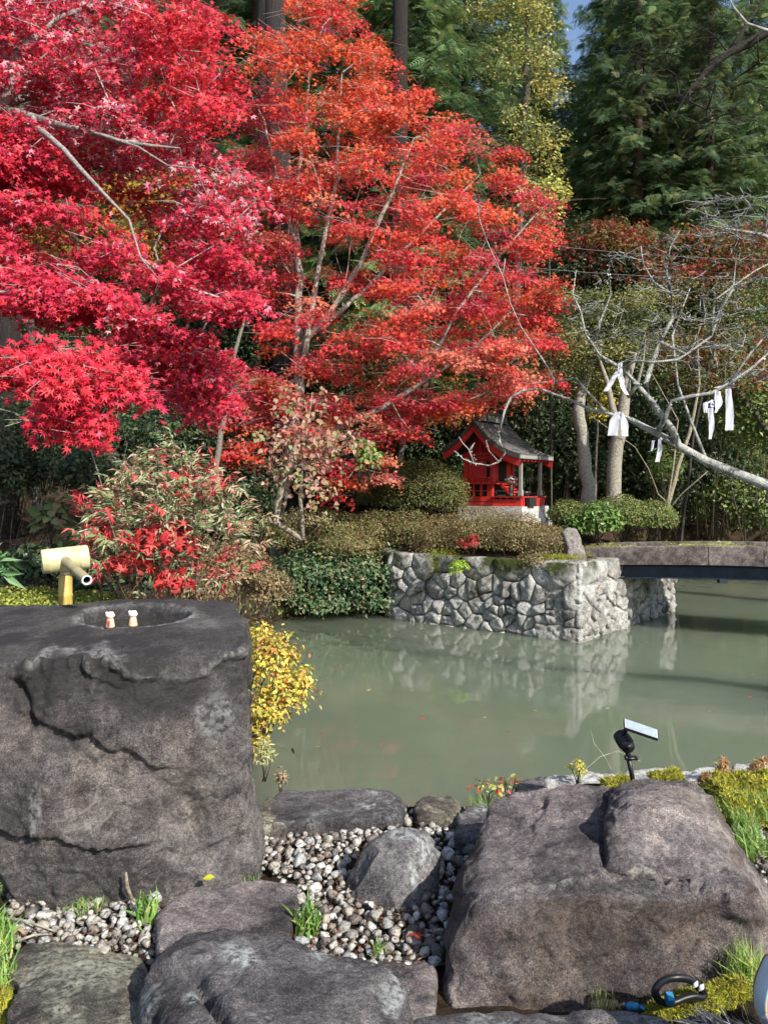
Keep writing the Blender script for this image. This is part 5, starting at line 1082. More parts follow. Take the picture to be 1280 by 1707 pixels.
# -- the bare lichen covered tree at the right
r = np.random.default_rng(45); THIN = .74
bt = thing('bare_tree', (4.75, 6.5, .33), 'leafless white lichen covered tree whose long limb reaches in from the right over the pond', 'bare tree')
bst = [[(4.75, 6.5, 0, .19), (4.65, 6.48, .5, .16), (4.45, 6.42, 1.0, .14), (4.15, 6.38, 1.36, .125), (3.8, 6.34, 1.58, .11), V4(1335, 848, 6.3, .09), V4(1280, 812, 6.35, .062), V4(1230, 793, 6.4, .055), V4(1180, 768, 6.5, .052), V4(1130, 742, 6.6, .048), V4(1095, 722, 6.6, .044), V4(1050, 700, 6.7, .032), V4(1010, 688, 6.7, .022), V4(985, 683, 6.8, .018), V4(955, 668, 6.8, .016), V4(925, 656, 6.9, .015), V4(900, 648, 6.9, .014), V4(872, 650, 6.9, .014), V4(852, 663, 6.9, .014), V4(840, 685, 6.9, .015), V4(834, 710, 6.9, .014), V4(833, 735, 6.9, .015), V4(840, 755, 6.9, .012), V4(832, 770, 6.9, .009), V4(815, 776, 6.9, .007), V4(790, 772, 6.9, .006), V4(772, 765, 6.9, .005), V4(758, 752, 6.9, .003)],
       [V4(798, 771, 6.9, .006), V4(782, 750, 6.9, .005), V4(770, 737, 6.9, .004), V4(765, 728, 6.9, .002)], [V4(826, 772, 6.9, .006), V4(815, 752, 6.9, .005), V4(810, 735, 6.9, .003)], [V4(786, 752, 6.9, .004), V4(791, 738, 6.9, .002)],
       [V4(1150, 752, 6.5, .045), V4(1120, 715, 6.5, .040), V4(1100, 690, 6.5, .036), V4(1085, 668, 6.5, .034), V4(1078, 640, 6.5, .030), V4(1088, 600, 6.5, .027), V4(1100, 570, 6.5, .025), V4(1120, 530, 6.5, .020), V4(1118, 490, 6.5, .016), V4(1110, 450, 6.5, .010), V4(1118, 410, 6.5, .006), V4(1132, 385, 6.5, .003)],
       [V4(1085, 668, 6.5, .026), V4(1060, 640, 6.5, .024), V4(1035, 615, 6.5, .02), V4(1000, 592, 6.5, .017), V4(975, 555, 6.5, .013), V4(968, 520, 6.5, .010), V4(955, 490, 6.5, .006), V4(960, 450, 6.5, .003)],
       [V4(1000, 592, 6.5, .014), V4(1000, 540, 6.5, .010), V4(1018, 490, 6.5, .007), V4(1015, 440, 6.5, .003)],
       [V4(1098, 722, 6.6, .03), V4(1110, 690, 6.4, .026), V4(1120, 668, 6.4, .022), V4(1150, 660, 6.3, .020), V4(1185, 655, 6.3, .018), V4(1215, 640, 6.3, .016), V4(1250, 615, 6.3, .012), V4(1285, 585, 6.3, .008)],
       [V4(1225, 636, 6.3, .012), V4(1250, 590, 6.3, .010), V4(1275, 560, 6.3, .007), V4(1295, 530, 6.3, .004)],
       [V4(1100, 575, 6.5, .020), V4(1145, 590, 6.4, .016), V4(1185, 560, 6.4, .014), V4(1200, 515, 6.4, .012), V4(1222, 480, 6.4, .008), V4(1230, 400, 6.4, .003)],
       [V4(1035, 615, 6.5, .014), V4(1060, 600, 6.4, .013), V4(1090, 605, 6.3, .012), V4(1130, 600, 6.3, .010), V4(1160, 580, 6.3, .007), V4(1200, 575, 6.3, .004)],
       [V4(1010, 688, 6.7, .012), V4(985, 660, 6.7, .012), V4(960, 630, 6.7, .014), V4(925, 637, 6.8, .012), V4(912, 612, 6.8, .008), V4(890, 578, 6.8, .007), V4(868, 545, 6.8, .006), V4(850, 505, 6.8, .006), V4(838, 460, 6.8, .005), V4(815, 410, 6.8, .004), V4(800, 370, 6.8, .003), V4(797, 345, 6.8, .002)],
       [V4(843, 470, 6.8, .004), V4(842, 430, 6.8, .002)], [V4(1185, 560, 6.4, .012), V4(1190, 500, 6.4, .009), V4(1260, 450, 6.4, .006), V4(1300, 430, 6.4, .004)],
       [V4(1118, 490, 6.5, .012), V4(1090, 470, 6.5, .009), V4(1072, 440, 6.5, .005), V4(1068, 410, 6.5, .003)], [V4(1180, 768, 6.5, .02), V4(1150, 700, 6.6, .016), V4(1130, 640, 6.6, .013), V4(1120, 560, 6.6, .010), V4(1150, 480, 6.6, .005)]]
bst = [[(*q[:3], q[3]*(THIN if q[3] > .012 else .95)) for q in pl] for pl in bst]
pads = pads_in([(945, 460), (1020, 420), (1130, 380), (1240, 380), (1300, 440), (1300, 640), (1200, 660), (1120, 630), (1060, 600), (1000, 580), (950, 540)], 165, thick(6.5, .5), r, 12)[0]
p2 = pads_in([(1160, 340), (1215, 325), (1300, 320), (1300, 400), (1230, 395), (1170, 385)], 40, thick(6.0, .2), r, 6)[0]
bst.append([V4(1345, 850, 6.3, .06), V4(1375, 760, 6.2, .055), V4(1360, 660, 6.1, .05), V4(1388, 560, 6.1, .045), V4(1362, 480, 6, .04), V4(1340, 425, 6, .03), V4(1270, 390, 6, .014), V4(1215, 382, 6, .009), V4(1165, 372, 6, .004)])
bst.append([V4(1362, 480, 6, .035), V4(1400, 360, 6.1, .03), V4(1385, 240, 6.2, .028), V4(1400, 150, 6.3, .024), V4(1330, 75, 6.5, .02), V4(1280, 52, 6.5, .016), V4(1245, 38, 6.5, .012), V4(1222, 12, 6.5, .009), V4(1212, -10, 6.5, .005)])
wood(bst, np.concatenate([pads, p2]), r, M_lichen, bt, (.38, .385, .36), 4, .10, (.42, .42, .39), tip=.0021, power=.40, seg=.1, wob=.2, up=.1)
# lichen tufts along the limb
pts = []
for pl in bst[:8]:
    for a, b_ in zip(pl[:-1], pl[1:]):
        for _ in range(int(16*Vector(a[:3]).__sub__(Vector(b_[:3])).length*6)):
            f = r.random(); rr = a[3]*(1-f)+b_[3]*f; v = r.normal(size=3); v /= np.linalg.norm(v); 
            if float(noise3(np.array([Vector(a[:3]).lerp(Vector(b_[:3]), f)])*5)[0]) > -.05: pts.append(np.array(Vector(a[:3]).lerp(Vector(b_[:3]), f))+v*rr)
pts = np.array([p for p in pts if p[1] > 5.5]); n = len(pts)
leafmesh('lichen', *LEAF['quad'], pts, r.normal(size=(n, 3)), r.uniform(.010, .028, n), palette(r, n, [(.52, .55, .48), (.62, .64, .60), (.38, .42, .34)]), r, M_needle, bt)['kind'] = 'stuff'
# dark bough and pale twig at the top right corner
ob = thing('dark_tree', (9.3, 10.5, .3), 'tree at the right whose dark bare bough with fine twigs crosses the top right corner', 'tree')
pads = pads_in([(1040, 60), (1180, 40), (1300, 60), (1300, 200), (1200, 210), (1100, 190), (1050, 130)], 60, thick(9, .6), r, 8)[0]
wood([[(9.3, 10.5, .2, .22), (9.2, 10.4, 3, .19), (9.0, 10.2, 5.6, .16), (8.0, 9.6, 7.6, .12), V4(1420, -60, 9, .09), V4(1330, 20, 9, .07), V4(1270, 62, 9, .055), V4(1215, 88, 9, .045), V4(1180, 115, 9, .035), V4(1150, 150, 9, .02), V4(1120, 200, 9, .008)], [V4(1215, 88, 9, .03), V4(1250, 30, 9, .02), V4(1290, -20, 9, .012)]], pads, r, M_bark, ob, (.045, .04, .035), 5, .3, tip=.004)

# -- white papers knotted on the bare tree
M_paper = leaf_mat('paper', .25, .7, .2); M_paper.node_tree.nodes['Attribute'].attribute_name = 'Col'
def strip(pts, w, name, par, tw=0, col=(.66, .67, .73), wdir=Vector((1, -.15, 0))):
    w = [q*.85 for q in w] if isinstance(w, (list, tuple)) else w*.85
    n = len(pts); m = MB(); V = []; rr = np.random.default_rng(n)
    fine = []
    for i in range(n-1):
        for t in (0, .34, .67): fine.append((Vector(pts[i]).lerp(Vector(pts[i+1]), t), i+t))
    fine.append((Vector(pts[-1]), n-1)); th = .0012
    for p, s in fine:
        a = tw*s/(n-1); ww = w if not isinstance(w, (list, tuple)) else np.interp(s, range(n), w); d = (Matrix.Rotation(a, 3, 'Z') @ wdir).normalized(); nn = d.cross(Vector((0, 0, 1))).normalized()
        for u in (-1, -.5, 0, .5, 1): V.append(p+d*ww*.5*u+nn*(.008*math.sin(u*3.5+s*3.1)+.004*math.sin(s*9+u*2)))
    k = len(fine); off = nn*th; V2 = [v+off for v in V]; F = []
    for i in range(k-1):
        for j in range(4): a = i*5+j; F.append((a, a+1, a+6, a+5)); F.append(tuple(q+5*k for q in (a, a+5, a+6, a+1)))
    m.add(V+V2, F, col); return m.build(name, M_paper, par, True)
def knot(c, rr, par):
    m = MB(); ang = np.linspace(0, 2*math.pi, 13)
    for k in range(3): m.tube([c+Vector((math.cos(a)*rr*.5*(1-.2*k), (k-1)*rr*.35, math.sin(a+k)*rr*.55)) for a in ang], rr*.28, 7, (.68, .69, .76))
    return m.build('knot', M_paper, par, True)
def paper(label, kx, ky, d, tails, kr=.022):
    t = thing('paper_strip', P(kx, ky, d), label, 'fortune paper', 'white papers tied to the bare tree'); knot(P(kx, ky, d), kr, t)
    for tl, w_, tw in tails: strip([P(x, y, d-.03+.01*i) for i, (x, y) in enumerate(tl)], w_, 'tail', t, tw)
paper('wide white paper with two short tails tied in front of the forked trunk', 1031, 690, 6.55, [([(1030, 688), (1024, 700), (1021, 726)], [.05, .09, .10], 0), ([(1034, 688), (1040, 702), (1041, 727)], [.05, .075, .08], .5)])
paper('twisted white paper hanging highest beside the forked trunk', 1032, 612, 6.5, [([(1030, 618), (1020, 635), (1009, 652)], [.04, .05, .055], .3), ([(1034, 605), (1033, 625), (1038, 645), (1046, 658)], [.035, .06, .065, .05], .8), ([(1066, 606), (1048, 600), (1034, 604), (1031, 618)], [.02, .03, .035, .035], 0)])
paper('narrow white paper hanging lowest from the main limb', 1101, 732, 6.5, [([(1100, 732), (1100, 748), (1095, 770)], [.03, .045, .045], .2), ([(1089, 734), (1086, 752)], .025, 0)], .016)
paper('long flat white paper hanging at the far right, lower tail widest', 1212, 648, 6.2, [([(1192, 646), (1205, 643), (1222, 646)], .05, 0), ([(1214, 648), (1216, 680), (1215, 717)], [.05, .07, .08], .15)])
paper('white paper tied in a bow just left of the long flat paper', 1186, 675, 6.2, [([(1184, 680), (1186, 705), (1183, 732)], [.05, .055, .03], .3), ([(1196, 652), (1198, 670), (1192, 688)], [.05, .08, .03], .6), ([(1176, 688), (1176, 672), (1190, 666)], [.03, .05, .05], .4)], .03)

# ------------------------------------------------------------------ bushes
def bush(name, label, cat, lobes, n, cols, leaf='quad', size=.03, seed=0, wts=None, group=None, mat=None, stems=8, upw=.4, core=.35, scol=(.10, .08, .06), lump=.22, T_up=False, gz=None, spring=0, sb=None):
    """lobes: (centre Vector, (rx, ry, rz))"""
    r = np.random.default_rng(seed); c0 = lobes[0][0]; z0 = gz if gz is not None else min(c.z-q[2]*.9 for c, q in lobes)
    t = thing(name, (c0.x, c0.y, z0), label, cat, group); items = []; tot = sum(q[0]*q[2]+q[0]*q[1] for _, q in lobes); m = MB()
    for c, q in lobes:
        k = int(n*(q[0]*q[2]+q[0]*q[1])/tot); v = r.normal(size=(k, 3)); v /= np.linalg.norm(v, axis=1)[:, None]; v[:, 2] = np.where(v[:, 2] < -.3, -v[:, 2]*.6, v[:, 2])
        rad_ = np.where(r.random(k) < core, r.uniform(.35, .9, k), r.uniform(.86, 1.06, k)); bump_ = 1+lump*fbm(v*1.6+seed*2.7+c.x, 3)+spring*(r.random(k)**6)
        rad_ = rad_*bump_; pos = np.array(c)+v*rad_[:, None]*np.array(q)
        N = v+np.array([0, 0, upw])+r.normal(size=(k, 3))*.55; T = v*.8+r.normal(size=(k, 3))*.7+np.array([0, 0, .6 if T_up else 0])
        patch_ = palette(r, k, cols, wts, .25); pn = fbm(pos*3.1+seed, 2); patch_ *= (1+.35*pn)[:, None]
        items.append(leaf_geo(*LEAF[leaf], pos, N, size*r.uniform(.6, 1.2, k), np.clip(patch_, 0, 1), r, T))
        for _ in range(stems):
            e = v[r.integers(k)]*.85*np.array(q)+np.array(c); b_ = np.array([c.x+r.normal()*.12*q[0], c.y+r.normal()*.12*q[1], z0-.05]) if sb is None else np.array(sb)+r.normal(size=3)*.04; mid = (b_+e)/2+r.normal(size=3)*.08*q[0]+np.array([0, 0, .1*q[2]]); s_ = min(1, q[0]); m.tube([b_, mid, e], [.014*s_+.003, .009*s_+.002, .003], 4, scol)
    if m.n: m.build('stems', M_bark, t, True)['kind'] = 'stuff'
    merge_leaves('foliage', items, mat or M_leaf, t); return t
def lobe(px, py, d, rx, ry, dy=None): return (P(px, py, d), (rx/1280*d, (dy or rx/1280*d), ry/1280*d))
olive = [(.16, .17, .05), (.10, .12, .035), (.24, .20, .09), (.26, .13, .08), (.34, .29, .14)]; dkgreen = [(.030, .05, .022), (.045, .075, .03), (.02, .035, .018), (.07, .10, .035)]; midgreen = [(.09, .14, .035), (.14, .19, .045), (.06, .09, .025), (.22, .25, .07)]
# on the island
bush('brown_hedge', 'low clipped hedge with brown and olive leaves along the top of the stone wall', 'hedge', [lobe(745, 905, 11.5, 58, 48, .5), lobe(800, 895, 11.2, 60, 48, .55), lobe(860, 900, 10.9, 60, 46, .55), lobe(915, 912, 10.6, 45, 40, .5), lobe(900, 940, 10.25, 40, 26, .3)], 42000, [(.16, .16, .05), (.30, .24, .11), (.26, .12, .07), (.38, .33, .17), (.10, .11, .04)], 'quad', .028, 51, [3, 3, 2, 2, 2], scol=(.16, .12, .09))
bush('red_seedling', 'small red leaved seedling in the brown hedge above the moss', 'plant', [lobe(780, 908, 10.35, 16, 12), lobe(790, 898, 10.35, 9, 7)], 160, [(.42, .05, .05), (.30, .05, .04)], 'maple5', .045, 52, stems=2)
bush('clipped_azalea', 'round clipped green azalea with reddish right end beside the bridge', 'bush', [lobe(945, 862, 12.1, 32, 28), lobe(990, 872, 11.9, 48, 34), lobe(1035, 862, 11.9, 48, 36), lobe(1085, 868, 11.9, 40, 34)], 26000, [(.14, .19, .05), (.20, .24, .07), (.09, .13, .035), (.30, .30, .10), (.30, .14, .08)], 'quad', .036, 53, [4, 3, 3, 1.5, .6])
bush('broadleaf_shrub', 'glossy green shrub growing through the clipped azalea beneath the forked trunk', 'bush', [lobe(1000, 872, 11.35, 34, 34), lobe(965, 880, 11.4, 22, 22)], 1600, [(.10, .20, .04), (.07, .14, .03), (.18, .26, .07)], 'oval', .075, 54, mat=M_glossy)
bush('azalea_mound', 'dense olive green azalea mound left of the shrine', 'bush', [lobe(640, 825, 14, 62, 58), lobe(705, 825, 13.2, 72, 62), lobe(745, 840, 12.9, 34, 50)], 30000, [(.10, .13, .035), (.16, .17, .05), (.22, .20, .08), (.07, .09, .03), (.26, .16, .08)], 'quad', .036, 55, [4, 3, 2, 3, .7], T_up=True)
bush('bank_hedge', 'brownish green hedge on the bank between the red maple and the shrine', 'hedge', [lobe(470, 900, 12.3, 60, 42), lobe(550, 890, 12.5, 66, 40), lobe(625, 895, 12.6, 60, 44), lobe(680, 890, 12.3, 44, 42), lobe(580, 915, 12.0, 60, 30)], 34000, olive, 'quad', .036, 56, [3, 3, 3, 1, 2], T_up=True)
bush('ivy_bank', 'dark glossy evergreen leaves hanging down the bank to the water', 'shrub', [lobe(520, 965, 11.7, 62, 50), lobe(590, 970, 11.8, 66, 48), lobe(645, 970, 11.9, 30, 54), lobe(470, 980, 11.3, 34, 44), lobe(530, 1005, 11.6, 60, 26), lobe(610, 1008, 11.8, 50, 26)], 13000, [(.04, .095, .04), (.07, .14, .055), (.03, .06, .025), (.14, .21, .10), (.20, .18, .08)], 'oval', .066, 57, mat=M_glossy, stems=3, core=.2, lump=.7, spring=.4)
bush('dry_shrub', 'brown withering shrub leaning over the water between the nandina and the ivy', 'shrub', [lobe(385, 950, 7.6, 62, 46), lobe(440, 985, 8.2, 44, 40), lobe(335, 985, 7.0, 50, 30)], 9500, [(.24, .17, .09), (.32, .20, .11), (.16, .15, .06), (.30, .27, .13), (.20, .09, .06)], 'quad', .038, 58, scol=(.25, .2, .14), spring=.25)
bush('yellow_azalea', 'yellow and orange leaved azalea hanging over the water beside the stone basin', 'bush', [lobe(455, 1115, 4.75, 44, 62), lobe(478, 1165, 4.7, 40, 52), lobe(440, 1195, 4.6, 40, 42), lobe(425, 1250, 4.5, 22, 34), lobe(500, 1140, 4.65, 18, 26), lobe(430, 1070, 4.9, 26, 30)], 3600, [(.60, .50, .08), (.66, .58, .14), (.58, .34, .06), (.36, .38, .08), (.50, .24, .08)], 'oval', .033, 59, [3, 3, 2, 3, 2], lump=.55, spring=.45, stems=5, sb=(-.85, 4.75, .25), gz=.25, scol=(.2, .15, .1))
bush('moss_shrub', 'bright yellow green low clipped shrub at the left edge behind the basin', 'bush', [lobe(30, 1005, 5.6, 70, 26, .4), lobe(120, 1012, 5.4, 70, 22, .4), lobe(190, 1010, 5.2, 50, 20, .3)], 11000, [(.34, .36, .06), (.24, .28, .05), (.44, .44, .09), (.12, .16, .03)], 'quad', .026, 60)
bush('dark_shrub', 'dark blue green leaves in shade behind the bamboo spout', 'shrub', [lobe(70, 950, 6.6, 70, 40), lobe(170, 975, 6.4, 60, 40), lobe(230, 960, 6.8, 60, 60)], 5000, dkgreen, 'oval', .07, 61, mat=M_glossy)
bush('round_leaf_shrub', 'sparse shrub with round grey green leaves left of the nandina', 'shrub', [lobe(85, 865, 5.6, 26, 34), lobe(100, 835, 5.6, 18, 18), lobe(130, 900, 5.6, 34, 24)], 260, [(.16, .20, .09), (.24, .26, .12), (.12, .16, .05), (.25, .17, .10)], 'heart', .075, 62, stems=6)
bush('edge_plant', 'pointed green leaves sticking in at the left edge above the basin', 'plant', [lobe(-8, 950, 4.6, 24, 34)], 90, [(.10, .22, .08), (.18, .30, .14)], 'lance', .13, 63, stems=4)

# -- nandina: stems with fans of narrow leaves; the lower ones red
def nandina():
    r = np.random.default_rng(64); base = P(285, 1000, 5.1); t = thing('nandina_shrub', Vector((base.x, base.y, .38)), 'nandina shrub with narrow variegated green and red leaves behind the stone basin', 'shrub')
    m = MB(); items = []; tips = []
    spec = [((210, 800), 14), ((250, 790), 12), ((300, 785), 16), ((345, 830), 14), ((385, 850), 14), ((400, 905), 12), ((165, 850), 14), ((150, 900), 10), ((320, 880), 20), ((260, 860), 20), ((220, 900), 16), ((300, 930), 16), ((350, 960), 12), ((180, 860), 14), ((240, 940), 14), ((160, 940), 8), ((350, 800), 10), ((285, 830), 16)]
    sp_pos = []
    for (px, py), k in spec:
        for _ in range(int(k*1.6)):
            q = P(265+(px-265)*.9+r.normal()*22, py+8+r.normal()*20, 5.0+r.normal()*.16); b_ = base+Vector((r.normal()*.07, r.normal()*.07, -.1)); b_.z = .35; tips.append(q); sp_pos.append(q)
        q = P(px, py, 5.0+r.normal()*.12); mid = b_.lerp(q, .55)+Vector((r.normal()*.05, 0, .06)); m.tube([b_, mid, q], [.011, .007, .003], 5, (.16, .12, .08))
    m.build('stems', M_bark, t, True)['kind'] = 'stuff'
    pos, N, T, S, Cc = [], [], [], [], []; tw = MB()
    base_v = np.array(base)
    for q in sp_pos:
        out = np.array(q)-np.array([base.x, base.y, .5]); out /= np.linalg.norm(out); pp = proj(np.array([q]))[0]
        redness = np.clip((pp[1]-895)/60, 0, 1)*.6+(.55 if (pp[0]-340)**2/2600+(pp[1]-815)**2/1600 < 1 else 0)+(.5 if (pp[0]-150)**2/1600+(pp[1]-850)**2/900 < 1 else 0); isred = r.random() < redness*.8
        d = out+r.normal(size=3)*.5+np.array([0, -.25, -.15]); d /= np.linalg.norm(d); L = r.uniform(.10, .17)
        tw.tube([np.array(q), np.array(q)+d*L], [.0022, .0012], 3, (.35, .10, .06) if isred else (.22, .2, .1), cap=False)
        side = np.cross(d, [0, 0, 1]); side /= np.linalg.norm(side)+1e-6; up_ = np.cross(side, d)
        for k in range(7):
            f = .15+.85*k/6
            for s in ((-1, 1) if k < 6 else (0,)):
                if isred: c = np.array([(.62, .07, .08), (.54, .05, .06), (.66, .18, .16)][r.integers(3)])
                else: c = np.array([(.24, .32, .14), (.42, .44, .26), (.15, .25, .11), (.58, .36, .28), (.52, .20, .16), (.62, .58, .42)][r.choice(6, p=[.24, .22, .14, .16, .12, .12])])
                pos.append(np.array(q)+d*L*f+side*s*.004); T.append(d*.55+side*s*.95+up_*r.normal()*.2-np.array([0, 0, .25])); N.append(up_*.8+np.array([.25, -.6, .4])+r.normal(size=3)*.3); S.append(r.uniform(.045, .072)); Cc.append(np.clip(c*(1+r.uniform(-.2, .2)), 0, 1))
    tw.build('leaf_stalks', M_bark, t)['kind'] = 'stuff'
    pos, N, T, S, Cc = map(np.array, (pos, N, T, S, Cc)); o_ = np.argsort(pos[:, 1]); near_ = o_[:280]; rest = o_[280:]
    V, F, Sz, Cl = leaf_geo(*LEAF['lance'], pos[rest], N[rest], S[rest], Cc[rest], r, T[rest]); merge_leaves('foliage', [(V, F, Sz, Cl)], M_leaf, t)
    single_leaves(t, *LEAF['lance'], pos[near_], N[near_], S[near_]*1.1, Cc[near_][:10], r, M_leaf, 10, T[near_])
    return t
nandina()
bush('maple_seedling', 'low bright red maple seedling between the nandina and the basin rim', 'plant', [lobe(290, 975, 4.75, 34, 24), lobe(215, 945, 4.85, 40, 26), lobe(165, 895, 4.95, 26, 44), lobe(270, 905, 4.9, 60, 40)], 520, [(.60, .05, .05), (.52, .03, .04), (.64, .10, .09)], 'maple5', .05, 65, stems=3, scol=(.2, .1, .07))
# -- pinkish dogwood like sapling
r = np.random.default_rng(66)
dw = thing('pale_sapling', (*P(505, 880, 10.2)[:2], .6), 'slender sapling with broad pinkish and pale green leaves in front of the maple trunk', 'sapling')
dpads = pads_in([(430, 700), (470, 690), (510, 650), (545, 655), (540, 700), (600, 730), (620, 740), (560, 780), (545, 830), (480, 830), (440, 800), (455, 760)], 36, thick(10.2, .4, 30), r, 14, (30, -.12, 4))[0]
wood([[V4(505, 900, 10.2, .03), V4(500, 830, 10.2, .025), V4(505, 760, 10.2, .018), V4(520, 660, 10.2, .008)], [V4(455, 900, 10.3, .05), V4(462, 840, 10.3, .045), V4(478, 790, 10.3, .035), V4(500, 720, 10.3, .02)]], dpads, r, M_bark, dw, (.30, .26, .20), 4, .18, tip=.0035)
dc = padcol([(.40, .22, .15), (.34, .17, .12), (.46, .30, .22), (.24, .26, .10), (.40, .11, .08)], [3, 2, 2, 2, 1])
merge_leaves('crown', [pad_leaves(dpads, 17, .24, r, 'heart', .066, dc, flat=.5, cam=.8, upw=.4, hang=.6)], M_leaf, dw)
n = 170; k_ = r.integers(len(dpads), size=n); single_leaves(dw, *LEAF['heart'], dpads[k_]+np.stack([r.uniform(-.2, .2, n), r.uniform(-.25, -.1, n), r.normal(size=n)*.1], 1), np.array([.1, -.8, .5])+r.normal(size=(n, 3))*.35, r.uniform(.05, .08, n), palette(r, 10, [(.42, .24, .17), (.48, .32, .24), (.28, .29, .12), (.36, .16, .11)], None, .1), r, M_leaf, 10, np.stack([r.normal(size=n)*.5, -.1+0*k_, -.9+0*k_], 1))
bush('green_shrub', 'bright green broad leaves beside the pinkish sapling', 'shrub', [lobe(615, 770, 10.9, 24, 34), lobe(600, 745, 10.9, 20, 14)], 260, [(.18, .28, .06), (.12, .22, .05), (.26, .34, .10)], 'oval', .09, 67)
bush('withered_seedling', 'withered shrub with pale dry leaves beneath the pinkish sapling', 'shrub', [lobe(500, 870, 10.6, 50, 24), lobe(430, 880, 10.2, 26, 30)], 700, [(.40, .32, .20), (.30, .24, .14), (.24, .22, .08)], 'oval', .05, 68, spring=.3)

# -- evergreen understorey, each bush its own; crown shade put into the dark leaf colour
under = [(-20, 780, 9.5, 70, 70), (60, 720, 12, 90, 80), (20, 600, 15, 120, 110), (170, 690, 13, 90, 80), (150, 790, 10.5, 80, 46), (260, 740, 11.5, 90, 70), (250, 600, 15.5, 110, 110), (330, 860, 10.8, 80, 44), (350, 740, 14, 80, 90), (400, 560, 16, 110, 110), (410, 830, 12, 60, 60), (560, 800, 15.5, 90, 70), (560, 640, 16.5, 110, 100), (680, 740, 17, 90, 70), (770, 720, 17.5, 90, 80), (860, 700, 17.2, 90, 90), (930, 760, 17, 80, 90), (880, 600, 18, 100, 90), (1000, 740, 17.5, 80, 110), (1090, 700, 17, 100, 110), (1060, 800, 18.5, 90, 70), (1170, 800, 18.5, 90, 80), (1250, 840, 18, 90, 70), (1260, 700, 15.5, 80, 90), (1180, 660, 17.5, 100, 90), (980, 480, 19.5, 110, 110), (870, 440, 20.5, 110, 110), (1120, 520, 20.5, 110, 100), (60, 470, 17, 130, 120), (1310, 560, 17, 80, 120)]
ulab = ['dark evergreen bush at the left edge low by the bank', 'dark evergreen bush second from the left edge under the crimson branch', 'tall dark evergreen mass at the left edge behind the red star leaves', 'dark evergreen bush under the hanging red cluster', 'low dark bush above the round leaved shrub', 'dark evergreen bush above the nandina', 'dark evergreen crown between the crimson branches', 'low dark bush right of the nandina top', 'dark bush behind the thin grey stem at the left', 'tall dark evergreen behind the orange lower branches', 'dark bush at the foot of the thin grey stem', 'dark bush behind the pinkish sapling', 'dark evergreen under the centre of the red crown', 'dark bush between the red crown and the azalea mound', 'dark evergreen directly behind the shrine gable', 'dark evergreen behind the shrine roof', 'dark evergreen right of the shrine behind the left grey trunk', 'dark evergreen crown under the right side of the red maple', 'dark bush between the two grey trunks', 'dark evergreen behind the lowest hanging paper', 'low dark bush behind the clipped azalea', 'dark bush on the far bank above the bridge', 'dark bush on the far bank at the right edge', 'evergreen bush behind the long flat paper', 'dark evergreen crown behind the tied papers', 'dark bushy evergreen above the clipped olive tree', 'dark bushy evergreen right of the red crown', 'dark evergreen crown behind the bare tree top', 'tall dark evergreen at the left edge in the crimson gaps', 'evergreen crown at the right edge behind the bare twigs']
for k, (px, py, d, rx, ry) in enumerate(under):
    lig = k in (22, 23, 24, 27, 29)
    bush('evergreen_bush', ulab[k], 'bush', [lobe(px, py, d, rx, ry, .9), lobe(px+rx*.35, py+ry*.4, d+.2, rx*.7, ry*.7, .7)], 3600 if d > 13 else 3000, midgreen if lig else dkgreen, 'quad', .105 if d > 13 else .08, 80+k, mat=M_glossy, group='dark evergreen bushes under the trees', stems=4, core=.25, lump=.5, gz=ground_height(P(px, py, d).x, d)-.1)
bush('fern_bush', 'pale green feathery bush at the right above the bridge', 'bush', [lobe(1215, 740, 19, 46, 70), lobe(1180, 800, 19.2, 34, 50), lobe(1262, 720, 18.8, 40, 60)], 7000, [(.22, .27, .07), (.14, .19, .05), (.30, .33, .11)], 'lance', .10, 120, wts=[3, 2, 1], scol=(.2, .2, .08), spring=.3, gz=1.2)
bush('leafy_climber', 'green pinnate leaves climbing by the right grey trunk foot', 'plant', [lobe(1110, 790, 13.2, 30, 50)], 900, midgreen, 'lance', .09, 121)
sg = thing('forked_sapling', (*P(1110, 850, 12.6)[:2], .9), 'slim pale sapling stems in a V right of the clipped azalea', 'sapling')
r = np.random.default_rng(70); wood([[V4(1108, 860, 12.6, .045), V4(1130, 780, 12.6, .035), V4(1150, 720, 12.6, .03), V4(1165, 640, 12.6, .02), V4(1162, 560, 12.6, .01)], [V4(1110, 850, 12.6, .02), V4(1122, 780, 12.5, .015), V4(1130, 700, 12.5, .01), V4(1085, 620, 12.5, .006)], [V4(1112, 850, 12.6, .015), V4(1140, 820, 12.4, .01), V4(1180, 785, 12.3, .006)], [V4(1105, 845, 12.6, .012), V4(1080, 780, 12.4, .008), V4(1058, 745, 12.3, .006), V4(980, 690, 12.2, .004)]],
     np.array([tuple(P(*q)) for q in [(1170, 540, 12.5), (1140, 560, 12.6)]]), r, M_bark, sg, (.30, .27, .18), 2, .2)
th_ = thing('thin_trunk', (*P(362, 850, 10.8)[:2], .7), 'thin crooked grey stem left of the pinkish sapling', 'tree')
wood([[V4(358, 830, 10.8, .05), V4(360, 780, 10.8, .045), V4(368, 720, 10.8, .04), V4(382, 660, 10.8, .035), V4(388, 600, 10.8, .03), V4(410, 520, 10.8, .02)]], pads_in([(360, 640), (430, 620), (440, 700), (400, 740)], 10, thick(10.8, .2), r, 10)[0], r, M_bark, th_, (.22, .2, .16), 4, .2)
dt = thing('fallen_twig', P(160, 790, 5.2), 'pale crooked dead twigs hanging below the red star leaves at the left', 'twig')
